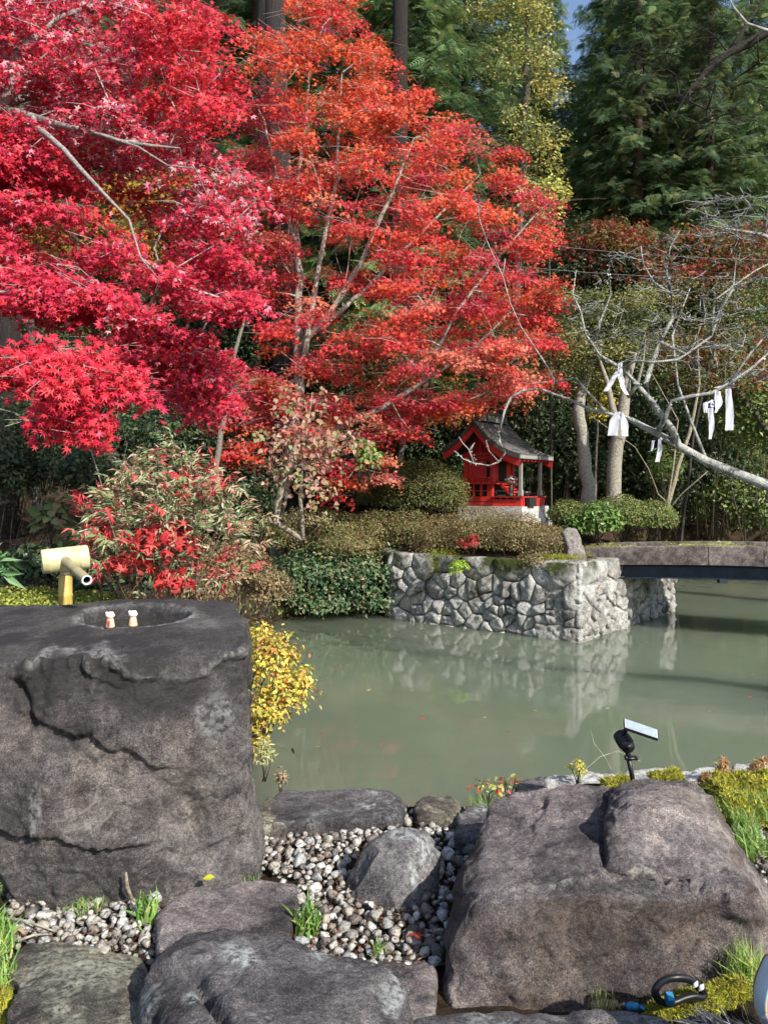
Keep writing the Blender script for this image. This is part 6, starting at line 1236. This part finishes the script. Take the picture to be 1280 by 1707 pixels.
m = MB(); A_ = [P(150, 742, 5.0), P(156, 765, 5.0), P(164, 790, 5.0), P(170, 812, 5.0)]; m.tube(A_, [.006, .005, .005, .004], 6, (.38, .36, .33)); m.tube([P(158, 742, 5), P(185, 760, 5), P(205, 770, 5), P(228, 782, 5)], [.006, .005, .003, .002], 6, (.38, .36, .33)); m.tube([P(205, 770, 5), P(212, 740, 5), P(200, 700, 5), P(196, 670, 5), P(196, 640, 4.9)], [.0025, .002, .002, .002, .0015], 5, (.38, .36, .33)); m.build('stem', M_bark, dt, True)

# -- tall brown trunks of the cedars near the left
def big_trunk(label, px0, px1, d, rr, seed, pyb=880, pyt=-80, col=(.022, .017, .014)):
    r = np.random.default_rng(seed); a, b_ = P(px0, pyb, d), P(px1, pyt, d); t = thing('cedar_tree', (a.x, a.y, ground_height(a.x, a.y)), label, 'cedar', 'tall cedars behind the maples'); m = MB(); n = 26; pts = [a.lerp(b_, i/n) for i in range(n+1)]; pts[0].z = ground_height(a.x, a.y)-.2
    m.tube(pts, [rr*(1.25-.5*i/n)*(1+.04*r.normal()) for i in range(n+1)], 18, col); o = m.build('trunk', M_barkc, t, True); return t
def bark_mat():
    m, n, l, b = nodes_mat('cedar_bark'); co = n.new('ShaderNodeTexCoord').outputs['Object']; mp = n.new('ShaderNodeMapping'); mp.inputs['Scale'].default_value = (12, 12, .9); l.new(co, mp.inputs[0])
    t = tex(n, l, mp.outputs[0], 3, 7, .7); at = n.new('ShaderNodeAttribute'); at.attribute_name = 'Col'; rr = ramp(n, [(.35, (.3, .28, .26)), (.65, (1.2, 1.15, 1.1))]); l.new(t.outputs[0], rr.inputs[0])
    l.new(mixc(n, l, 1., at.outputs[0], rr.outputs[0], 'MULTIPLY'), b.inputs['Base Color']); b.inputs['Roughness'].default_value = .95; bu = n.new('ShaderNodeBump'); bu.inputs['Strength'].default_value = 1; bu.inputs['Distance'].default_value = .05; l.new(t.outputs[0], bu.inputs['Height']); l.new(bu.outputs[0], b.inputs['Normal']); return m
M_barkc = bark_mat()

# -- conifers
def conifer_arrays(h, w, seed, nb, cols, size=.35, bare=.08):
    r = np.random.default_rng(seed); pos, T, N, S = [], [], [], []; m = MB()
    m.tube([(0, 0, h*i/14) for i in range(15)], [.22*(1-i/15.5)*(h/16)+.02 for i in range(15)], 10, (.10, .075, .06))
    for i in range(nb):
        f = bare+(1-bare)*((i+r.random())/nb); z = h*f; L = w*(1-f)**.62*r.uniform(.45, 1.25)+.25; a = i*2.4+r.normal()*.3; d = np.array([math.cos(a), math.sin(a), 0]); rise = .25-.55*(1-f); k = max(3, int(L/.16)); pts = []
        for j in range(k+1):
            t = j/k; p = d*L*t+np.array([0, 0, z+L*(rise*t-.35*t*t+.12*t**3)]); pts.append(p)
        m.tube(pts[::max(1, k//4)]+[pts[-1]], np.linspace(.035*L/w+.008, .004, len(pts[::max(1, k//4)])+1), 4, (.09, .07, .055), cap=False)
        side = np.cross(d, [0, 0, 1])
        for j in range(1, k+1):
            t = j/k
            for s in (-1, 1, 0):
                if t < .25 and r.random() < .6: continue
                if s == 0 and r.random() < .5: continue
                for _ in range(3):
                    q = pts[j]+r.normal(size=3)*.06; off = side*s*r.uniform(.05, .35)*L*(1-.6*t)*.35; dr_ = d*.55+side*s*.8+r.normal(size=3)*.25+np.array([0, 0, -.35]); pos.append(q+off); T.append(dr_); N.append(np.array([0, 0, 1])+r.normal(size=3)*.45+d*.5); S.append(size*r.uniform(.6, 1.15))
    pos, T, N, S = map(np.array, (pos, T, N, S)); c = palette(r, len(pos), cols, None, .3); c *= (1+.5*fbm(pos*.9+seed, 2))[:, None]
    return m, leaf_geo(*LEAF['frond'], pos, N, S, np.clip(c, 0, 1), r, T)
cgreen = [(.14, .25, .10), (.19, .31, .12), (.09, .16, .07), (.30, .35, .13)]; cdark = [(.10, .17, .08), (.14, .21, .09), (.06, .11, .055), (.22, .25, .09)]
protos = []
for k, (h, w_, nb, cl) in enumerate([(16, 2.3, 190, cgreen), (17, 2.7, 190, cdark)]):
    m, (V, F, S, Cl) = conifer_arrays(h, w_, 200+k, nb, cl); tm = m.build('trunk', M_bark, mesh_only=True, smooth=True); fm = fast_mesh('foliage', V, F, S, Cl); fm.materials.append(M_needle); protos.append((tm, fm))
con = [(600, 21, 0, 1.05), (700, 20, 2, 1.0), (775, 22.5, 1, 1.05), (850, 25, 0, 1.0), (1010, 24, 2, .98), (1060, 21.5, 1, .95), (1120, 24, 1, 1.05), (1180, 21, 1, .88), (1245, 22.5, 0, .92), (1320, 24, 1, .95), (905, 27, 2, 1.0), (962, 28, 1, .8), (990, 30, 0, .85), (1080, 31, 1, 1.1), (520, 24, 0, 1.1), (430, 22, 1, 1.1), (350, 25, 0, 1.1), (270, 22, 1, 1.0), (180, 24, 0, 1.1), (90, 22, 1, 1.1), (0, 23, 1, 1.1), (-80, 21, 0, 1.1), (730, 30, 1, 1.1), (880, 33, 1, .72), (1160, 32, 0, 1.1), (1280, 31, 1, 1.1), (640, 31, 1, 1.2), (480, 32, 1, 1.2), (330, 31, 1, 1.2), (160, 31, 0, 1.2), (10, 32, 1, 1.2), (-110, 30, 1, 1.2), (1400, 36, 1, 1.2)]
clab = {600: 'green conifer whose sprays show just right of the red maple top', 700: 'fresh green conifer with drooping sprays at the top centre', 775: 'dark conifer behind the top centre sprays', 850: 'green conifer behind the golden green tree', 1010: 'green conifer just right of the sky gap', 1060: 'dark conifer second right of the sky gap', 1120: 'dark conifer under the bare bough', 1180: 'dark pine like conifer above the rust red maple', 1245: 'green conifer near the right edge of the picture', 1320: 'dark conifer at the right edge of the picture'}
for k, (px, d, v, s) in enumerate(con):
    x = P(px, 600, d).x; z = ground_height(x, d)-.2; t = thing('conifer_tree', (x, d, z), clab.get(px, 'tall conifer of the wood mostly hidden behind the front trees'), 'conifer', 'tall conifers on the slope' if px in clab else 'conifers hidden behind the front trees')
    for nm, me in zip(('trunk', 'foliage'), protos[v % 2]):
        o = bpy.data.objects.new(nm, me); C.objects.link(o); o.parent = t
        if nm == 'foliage': o['kind'] = 'stuff'
    t.rotation_euler = (0, 0, k*1.7); t.scale = (s*1.12, s*1.12, s)
big_trunk('thick grey brown cedar trunk behind the stems of the red maple', 485, 455, 15.5, .24, 1, col=(.032, .027, .024))
big_trunk('dark cedar trunk between the two red crowns at the top', 470, 445, 17, .33, 2)
big_trunk('dark brown cedar trunk at the left edge below the crimson leaves', 12, 10, 13.5, .18, 3)
big_trunk('dark cedar trunk between the red crown and the top centre sprays', 660, 668, 18.5, .22, 4)

# -- power lines
for k, (y0, y1, lab) in enumerate([(398, 424, 'upper thin cable stretched behind the bare tree'), (440, 450, 'lower thin cable stretched behind the bare tree')]):
    a, b_ = P(820, y0, 16), P(1500, y1+10, 14); m = MB(); m.tube([a.lerp(b_, i/12)-Vector((0, 0, .15*math.sin(i/12*math.pi))) for i in range(13)], .006, 5, (.2, .2, .2)); tag(m.build('cable', M_bark, None, True), lab, 'cable')

# ------------------------------------------------------------------ moss, grass, small plants
def moss_patch(label, poly, z, n, seed, h=.03, zf=None, name='moss', cols=None, size=.024):
    r = np.random.default_rng(seed); pa = np.array(poly, float); pts = []
    while len(pts) < n:
        p = r.uniform(pa.min(0), pa.max(0), (400, 2)); p = p[poly_in(p, poly)]; e, _ = seg_dist(p, poly, True)
        for q, ee in zip(p, e): pts.append((q[0], q[1], ee))
    pts = np.array(pts[:n]); W = np.array([tuple(gpoint(p[0], p[1], z)) for p in pts]); hh = h*np.sqrt(np.minimum(1, pts[:, 2]/14))*(.55+.9*np.clip(fbm(W*14+seed, 2)+.4, 0, 1)); W[:, 2] += hh
    c = palette(r, n, cols or mcols, None, .3)*(1+.5*fbm(W*9, 2))[:, None]
    o = leafmesh(name, *LEAF['lance'], W, r.normal(size=(n, 3))+np.array([0, -.5, .3]), r.uniform(.6, 1.3, n)*size, np.clip(c, 0, 1), r, M_moss); return tag(o, label, 'moss', kind='stuff')
mcols = [(.40, .39, .04), (.32, .33, .04), (.50, .48, .06), (.20, .22, .04), (.30, .24, .10)]
mp1 = [(1165, 1300), (1200, 1296), (1290, 1292), (1330, 1300), (1330, 1380), (1260, 1375), (1215, 1370), (1195, 1345), (1175, 1320)]
moss_patch('yellow green moss carpet behind the boulder at the right', mp1, .36, 16000, 1, .05)
moss_patch('small moss tuft left of the solar spotlight stake', [(1000, 1303), (1050, 1298), (1048, 1312), (1010, 1318)], .37, 1600, 2, .035)
moss_patch('moss tuft along the boulder top right of the spotlight', [(1080, 1293), (1130, 1288), (1140, 1304), (1090, 1305)], .37, 2200, 3, .045)
moss_patch('bright moss strip in front of the leash handle', [(1075, 1690), (1120, 1672), (1170, 1662), (1220, 1650), (1262, 1652), (1258, 1668), (1200, 1690), (1150, 1697), (1100, 1700)], .40, 9000, 4, .045, size=.017)
moss_patch('moss around the foot of the low flat stone at the left edge', [(-10, 1620), (14, 1620), (22, 1720), (-10, 1720)], .36, 1800, 5, .03)
def moss_3d(label, pts, rad_, n, seed, size=.03, cols=((.30, .32, .03), (.20, .24, .03), (.40, .42, .05), (.12, .14, .02))):
    r = np.random.default_rng(seed); c = np.array([tuple(p) for p in pts])[r.integers(len(pts), size=n)]; W = c+r.normal(size=(n, 3))*np.array(rad_)*.5
    o = leafmesh('moss', *LEAF['lance'], W, r.normal(size=(n, 3))+np.array([0, -.4, .4]), size*r.uniform(.6, 1.2, n), palette(r, n, list(cols), None, .25), r, M_moss); tag(o, label, 'moss', kind='stuff')
def wp(s, z, out=.05): q = np.array(IA)+u1*s+n1*out; return (q[0], q[1], z)
moss_3d('dark green moss spilling over the cap stones below the brown hedge', [wp(s, z) for s, z in [(.75, 1.02), (.85, 1.0), (.82, .92), (.86, .84), (.84, .76), (1.0, 1.03)]], (.16, .06, .07), 1500, 7, .022)
moss_3d('moss and short grass on the island corner by the leaning stone post', [(2.35, 10.05, 1.05), (2.5, 10.15, 1.05), (2.62, 10.3, 1.06), (2.2, 10.1, 1.05)], (.16, .16, .03), 1400, 8, .035)
moss_3d('dark moss low on the cap stones right of the fern', [wp(s, z) for s, z in [(1.5, .74), (1.6, .72), (1.75, .74), (1.2, .72), (1.9, .8)]], (.12, .05, .06), 700, 9, .02, ((.14, .14, .03), (.08, .09, .02)))
moss_3d('yellow green moss growing on the bridge deck between the kerbs', [tuple((BS+BD*s+BN*o).tolist())+(bz(s)-.045,) for s in np.linspace(-.2, 5, 40) for o in (.25, .45, .8) if math.sin(s*4+o*3) > -.1], (.22, .22, .05), 5000, 10, .04, ((.44, .46, .08), (.30, .32, .06), (.55, .55, .14)))
def tuft(label, c, n, h, spread, cols, seed, name='grass_tuft', w=.5, group=None, lean=(0, 0)):
    n = int(n*1.3); w = w*1.1
    r = np.random.default_rng(seed); a = r.uniform(0, 6.3, n); q = r.random(n)*spread; pos = np.array(c)+np.stack([np.cos(a)*q, np.sin(a)*q, 0*a], 1); T = np.stack([np.cos(a)*r.uniform(.1, .9, n)+lean[0], np.sin(a)*r.uniform(.1, .9, n)+lean[1], .9+0*a], 1); N = np.stack([np.cos(a), np.sin(a), .4+0*a], 1)+r.normal(size=(n, 3))*.3
    tv, tf = LEAF['blade']; tv = tv.copy(); tv[:, 0] *= w; o = leafmesh(name, tv, tf, pos, N, h*r.uniform(.5, 1.1, n), palette(r, n, cols, None, .25), r, M_leaf, T=T); return tag(o, label, 'grass', group, kind='stuff')
gg = [(.20, .36, .07), (.30, .46, .11), (.13, .26, .06), (.44, .48, .18)]
r = np.random.default_rng(90)
tuft('grass tuft growing at the right edge above the yellow moss strip', gpoint(1245, 1645, .40), 240, .15, .07, [(.34, .48, .10), (.26, .42, .08), (.46, .50, .18)], 1, w=.4)
tuft('grass growing between the squarish stone and the gravel', gpoint(512, 1555, .36), 70, .13, .05, gg, 2, w=1.4); tuft('weeds beside the basin foot by the squarish stone', gpoint(245, 1535, .36), 60, .12, .05, gg, 3, w=1.6)
tuft('short grass under the front of the basin', gpoint(140, 1512, .35), 200, .06, .10, gg, 4, w=.8); tuft('grass tuft at the right front corner of the basin', gpoint(420, 1462, .37), 70, .06, .05, gg, 5)
tuft('small weed among the gravel near the stone in the middle', gpoint(632, 1590, .36), 22, .06, .03, gg, 6, w=1.6); tuft('grass behind the small stones at the water edge', gpoint(795, 1345, .36), 60, .08, .09, gg, 7); tuft('thin grass blades at the foot of the large boulder', gpoint(1010, 1700, .36), 60, .10, .06, [(.36, .36, .14), (.22, .30, .08)], 8)
for k in range(16):
    px, py = r.uniform(1195, 1300), r.uniform(1345, 1440)
    if px < 1150+(py-1300)*.75: continue
    tuft('green grass between the yellow moss and the pebbles at the right', gpoint(px, py, .35), 60, .11, .06, gg, 20+k, w=.9, group='grass at the right behind the boulder')
for k in range(26):
    gx_, gy_ = r.uniform(1.35, 4.2), r.uniform(2.2, 4.1)
    if gx_ < 1.95 and gy_ < 3.7: continue
    tuft('green grass on the bank to the right of the large boulder', (gx_, gy_, .32), 60, .13, .12, gg, 300+k, w=.9, group='grass on the bank right of the boulder')
for k in range(8): tuft('grass along the left edge beside the basin foot', gpoint(r.uniform(-20, 14), r.uniform(1440, 1690), .36), 50, .12, .05, gg, 40+k, w=1.2, group='grass at the left edge')
tuft('small clump of green leaves at the bottom in the gap between boulders', gpoint(705, 1690, .36), 30, .06, .03, [(.36, .42, .05), (.2, .34, .05)], 60, w=3)
bush('dry_fern', 'curled dry brown fern standing on the pond edging, left of the two', 'fern', [lobe(1205, 1290, 4.2, 9, 16), lobe(1206, 1275, 4.2, 6, 10)], 240, [(.46, .26, .10), (.55, .36, .18)], 'lance', .035, 130, stems=3, group='dry ferns on the pond edging'); bush('dry_fern', 'curled dry brown fern standing on the pond edging, right of the two', 'fern', [lobe(1262, 1285, 4.2, 12, 14), lobe(1272, 1272, 4.2, 8, 8)], 300, [(.46, .26, .10), (.55, .36, .18)], 'lance', .035, 131, stems=3, group='dry ferns on the pond edging')
bush('dry_fern', 'low pinkish brown withered clump beside the moss behind the boulder', 'plant', [lobe(1180, 1302, 4.0, 14, 10)], 260, [(.46, .28, .16), (.40, .2, .12)], 'lance', .03, 132, stems=2)
bush('wall_fern', 'bright green fern on the mossy cap stones of the island wall', 'fern', [lobe(765, 942, 10.45, 15, 8), lobe(760, 952, 10.4, 10, 8)], 260, [(.32, .46, .06), (.24, .38, .05), (.42, .52, .10)], 'lance', .07, 133, stems=1)
bush('weed', 'small yellow green weed behind the pale edging left of the spotlight', 'plant', [lobe(962, 1282, 4.2, 14, 14)], 60, [(.44, .46, .08), (.5, .4, .1)], 'oval', .03, 134, stems=3); bush('berry_weed', 'low weed with red and yellow leaves at the near water edge', 'plant', [lobe(815, 1315, 3.9, 34, 14), lobe(850, 1303, 3.9, 18, 8)], 70, [(.34, .40, .10), (.55, .08, .05), (.55, .50, .12)], 'oval', .03, 135, stems=4)
bush('dry_weed', 'dry brown seed heads beside the basin at the water edge', 'plant', [lobe(468, 1300, 4.0, 10, 22)], 50, [(.36, .22, .14), (.5, .42, .2)], 'oval', .022, 136, stems=3); bush('pale_weed', 'pale dry sprigs below the yellow azalea beside the basin', 'plant', [lobe(440, 1262, 4.2, 16, 30)], 260, [(.5, .5, .28), (.42, .42, .16)], 'lance', .035, 137, stems=4)
# arching dry stems over the water edge
for k, (pts_, lab) in enumerate([([(968, 1290), (1000, 1262), (1030, 1252), (1068, 1270)], 'thin dry stem arching over the edging just left of the spotlight'), ([(1018, 1282), (1008, 1262), (990, 1240), (984, 1215)], 'thin dry stem leaning left beside the spotlight')]):
    m = MB(); m.tube([P(x, y, 4.1) for x, y in pts_], [.002, .0018, .0015, .001], 4, (.5, .47, .33)); tag(m.build('dry_twig', M_bark), lab, 'twig')
m = MB(); m.tube([gpoint(210, 1455, .50), gpoint(212, 1478, .45), gpoint(220, 1500, .38), gpoint(228, 1512, .35)], [.004, .007, .006, .004], 7, (.34, .28, .2)); tag(m.build('dead_stub', M_bark, None, True), 'short curved dead stick standing at the foot of the basin', 'stick')
for k, (a, b2, lab) in enumerate([((0, 1530), (88, 1552), 'upper pale stick lying on the pebbles at the left edge'), ((28, 1570), (86, 1558), 'short pale stick lying on the pebbles below the upper one')]):
    m = MB(); A_, B_ = gpoint(*a, .39), gpoint(*b2, .38); m.tube([A_, A_.lerp(B_, .5)+Vector((0, 0, .01)), B_], [.005, .005, .002], 6, (.40, .36, .30)); tag(m.build('stick', M_bark, None, True), lab, 'stick')
# grit, dead leaves and needles between the pebbles
r = np.random.default_rng(94); dp = []
for poly, _, _ in areas:
    pa = np.array(poly, float); p = r.uniform(pa.min(0), pa.max(0), (2600 if len(poly) > 7 else 900, 2)); p = p[poly_in(p, poly)]; dp += [tuple(gpoint(a, b_, .36+r.random()*.02)) for a, b_ in p]
dp = np.array(dp); n = len(dp); o = leafmesh('leaf_debris', *LEAF['lance'], dp, np.array([0, 0, 1.])+r.normal(size=(n, 3))*.6, r.uniform(.008, .028, n), palette(r, n, [(.12, .07, .04), (.20, .13, .08), (.30, .20, .11), (.07, .05, .035), (.34, .08, .05)], [3, 3, 2, 3, .5]), r, M_leaf); tag(o, 'dead leaf scraps and grit between the pebbles', 'leaf debris', kind='stuff')
# fallen leaves
r = np.random.default_rng(95); spots = [(703, 1196, 0, 'red maple leaf floating near the middle of the pond'), (562, 1112, 0, 'red maple leaf floating on the left part of the pond'), (845, 1220, 0, 'red maple leaf floating above the boulder'), (980, 1120, 0, 'tiny leaf floating under the reflected wall corner'), (612, 1150, 0, 'small leaf floating left of the middle of the pond'), (1010, 1180, 0, 'small leaf floating near the spotlight'),
    (508, 1588, .385, 'dark red maple leaf on the gravel by the grass'), (358, 1463, .45, 'single bright yellow leaf standing on the squarish stone'), (690, 1560, .39, 'crimson fallen leaf on the dark gravel'), (30, 1545, .40, 'pale fallen leaf on the pebbles at the left'), (1135, 1585, .50, 'tiny white petal on the front face of the large boulder')]
for k, (px, py, z, lab) in enumerate(spots):
    c = gpoint(px, py, z+.004) if z < .5 else P(1045/1280*1280+0, 1568, 2.3); col = [(.5, .06, .04)] if 'red' in lab or 'crimson' in lab else ([(.62, .60, .05)] if 'yellow' in lab else [(.45, .35, .2)])
    if 'petal' in lab: continue
    nm = np.array([[0, -.5 if 'yellow' in lab else 0, 1.]])+r.normal(size=(1, 3))*.1; o = leafmesh('fallen_leaf', *LEAF['oval' if 'yellow' in lab else 'maple5'], np.array([tuple(c)]), nm, np.array([.05]), np.array(col), r, M_leaf); tag(o, lab, 'leaf')
for k in range(26):
    c = gpoint(r.uniform(480, 1270), r.uniform(1040, 1290)**1.0, .004)
    if not poly_in(np.array([[c.x, c.y]]), POND)[0] or poly_in(np.array([[c.x, c.y]]), ISLAND)[0]: continue
    o = leafmesh('fallen_leaf', *LEAF['maple5'], np.array([tuple(c)]), np.array([[0, 0, 1.]])+r.normal(size=(1, 3))*.08, np.array([r.uniform(.022, .036)]), palette(r, 1, [(.45, .06, .04), (.40, .28, .12), (.30, .16, .08)]), r, M_leaf); tag(o, 'tiny fallen leaf floating on the open grey green pond', 'leaf', 'tiny leaves floating on the pond')
# leaf litter over the banks
n = 6500; X = r.uniform(-8, 9, n*3); Y = r.uniform(1.0, 18, n*3); Q = np.stack([X, Y], 1); ok = ~poly_in(Q, POND); Q = Q[ok][:n]; Z = land_height(Q[:, 0], Q[:, 1])+.02
inI = poly_in(Q, ISLAND); Z[inI] += .6; inI = inI | ((Q[:, 1] < 4.4) & (Q[:, 0] < 1.5))
o = leafmesh('leaf_litter', *LEAF['quad'], np.stack([Q[:, 0], Q[:, 1], Z], 1)[~inI], np.array([0, 0, 1.])+r.normal(size=((~inI).sum(), 3))*.3, r.uniform(.03, .07, (~inI).sum()), palette(r, (~inI).sum(), [(.26, .10, .04), (.30, .18, .07), (.35, .05, .03), (.18, .12, .06)]), r, M_leaf); tag(o, 'fallen leaves scattered on the banks', 'leaves', kind='stuff')
# ground cover clumps along the waterline of the left and far banks
edge = [(-1.0, 5.2), (-1.4, 6.8), (-1.8, 9), (-1.75, 10.6), (-1.5, 11.6), (-.9, 12.2), (-.2, 12.3)]; it = []
for i in range(len(edge)-1):
    a, b_ = np.array(edge[i]), np.array(edge[i+1]); L = np.linalg.norm(b_-a); k = int(L*650); f = r.random(k)[:, None]; p = a+(b_-a)*f+r.normal(size=(k, 2))*.16-np.array([.12, 0]); z = .05+r.random(k)*.5; it.append(leaf_geo(*LEAF['oval'], np.stack([p[:, 0], p[:, 1], z], 1), r.normal(size=(k, 3))+np.array([.6, -.6, .6]), r.uniform(.03, .07, k), palette(r, k, dkgreen+olive, None, .3), r))
o = merge_leaves('ground_cover', it, M_leaf, None); tag(o, 'dark low leaves overhanging the water along the left bank', 'ground cover', kind='stuff')
# far bank at the right: bamboo grass
k = 5200; p = np.stack([r.uniform(4.2, 12, k), r.uniform(18.4, 20.4, k)], 1); p = p[~poly_in(p, POND)]; k = len(p); z = land_height(p[:, 0], p[:, 1])+r.random(k)*.7
o = merge_leaves('bamboo_grass', [leaf_geo(*LEAF['lance'], np.stack([p[:, 0], p[:, 1], z], 1), r.normal(size=(k, 3))+np.array([.3, -.6, .6]), r.uniform(.12, .28, k), palette(r, k, [(.16, .14, .06), (.28, .22, .12), (.10, .12, .04), (.06, .08, .03)]), r)], M_leaf, None); tag(o, 'withered bamboo grass on the far bank behind the bridge', 'grass', kind='stuff')
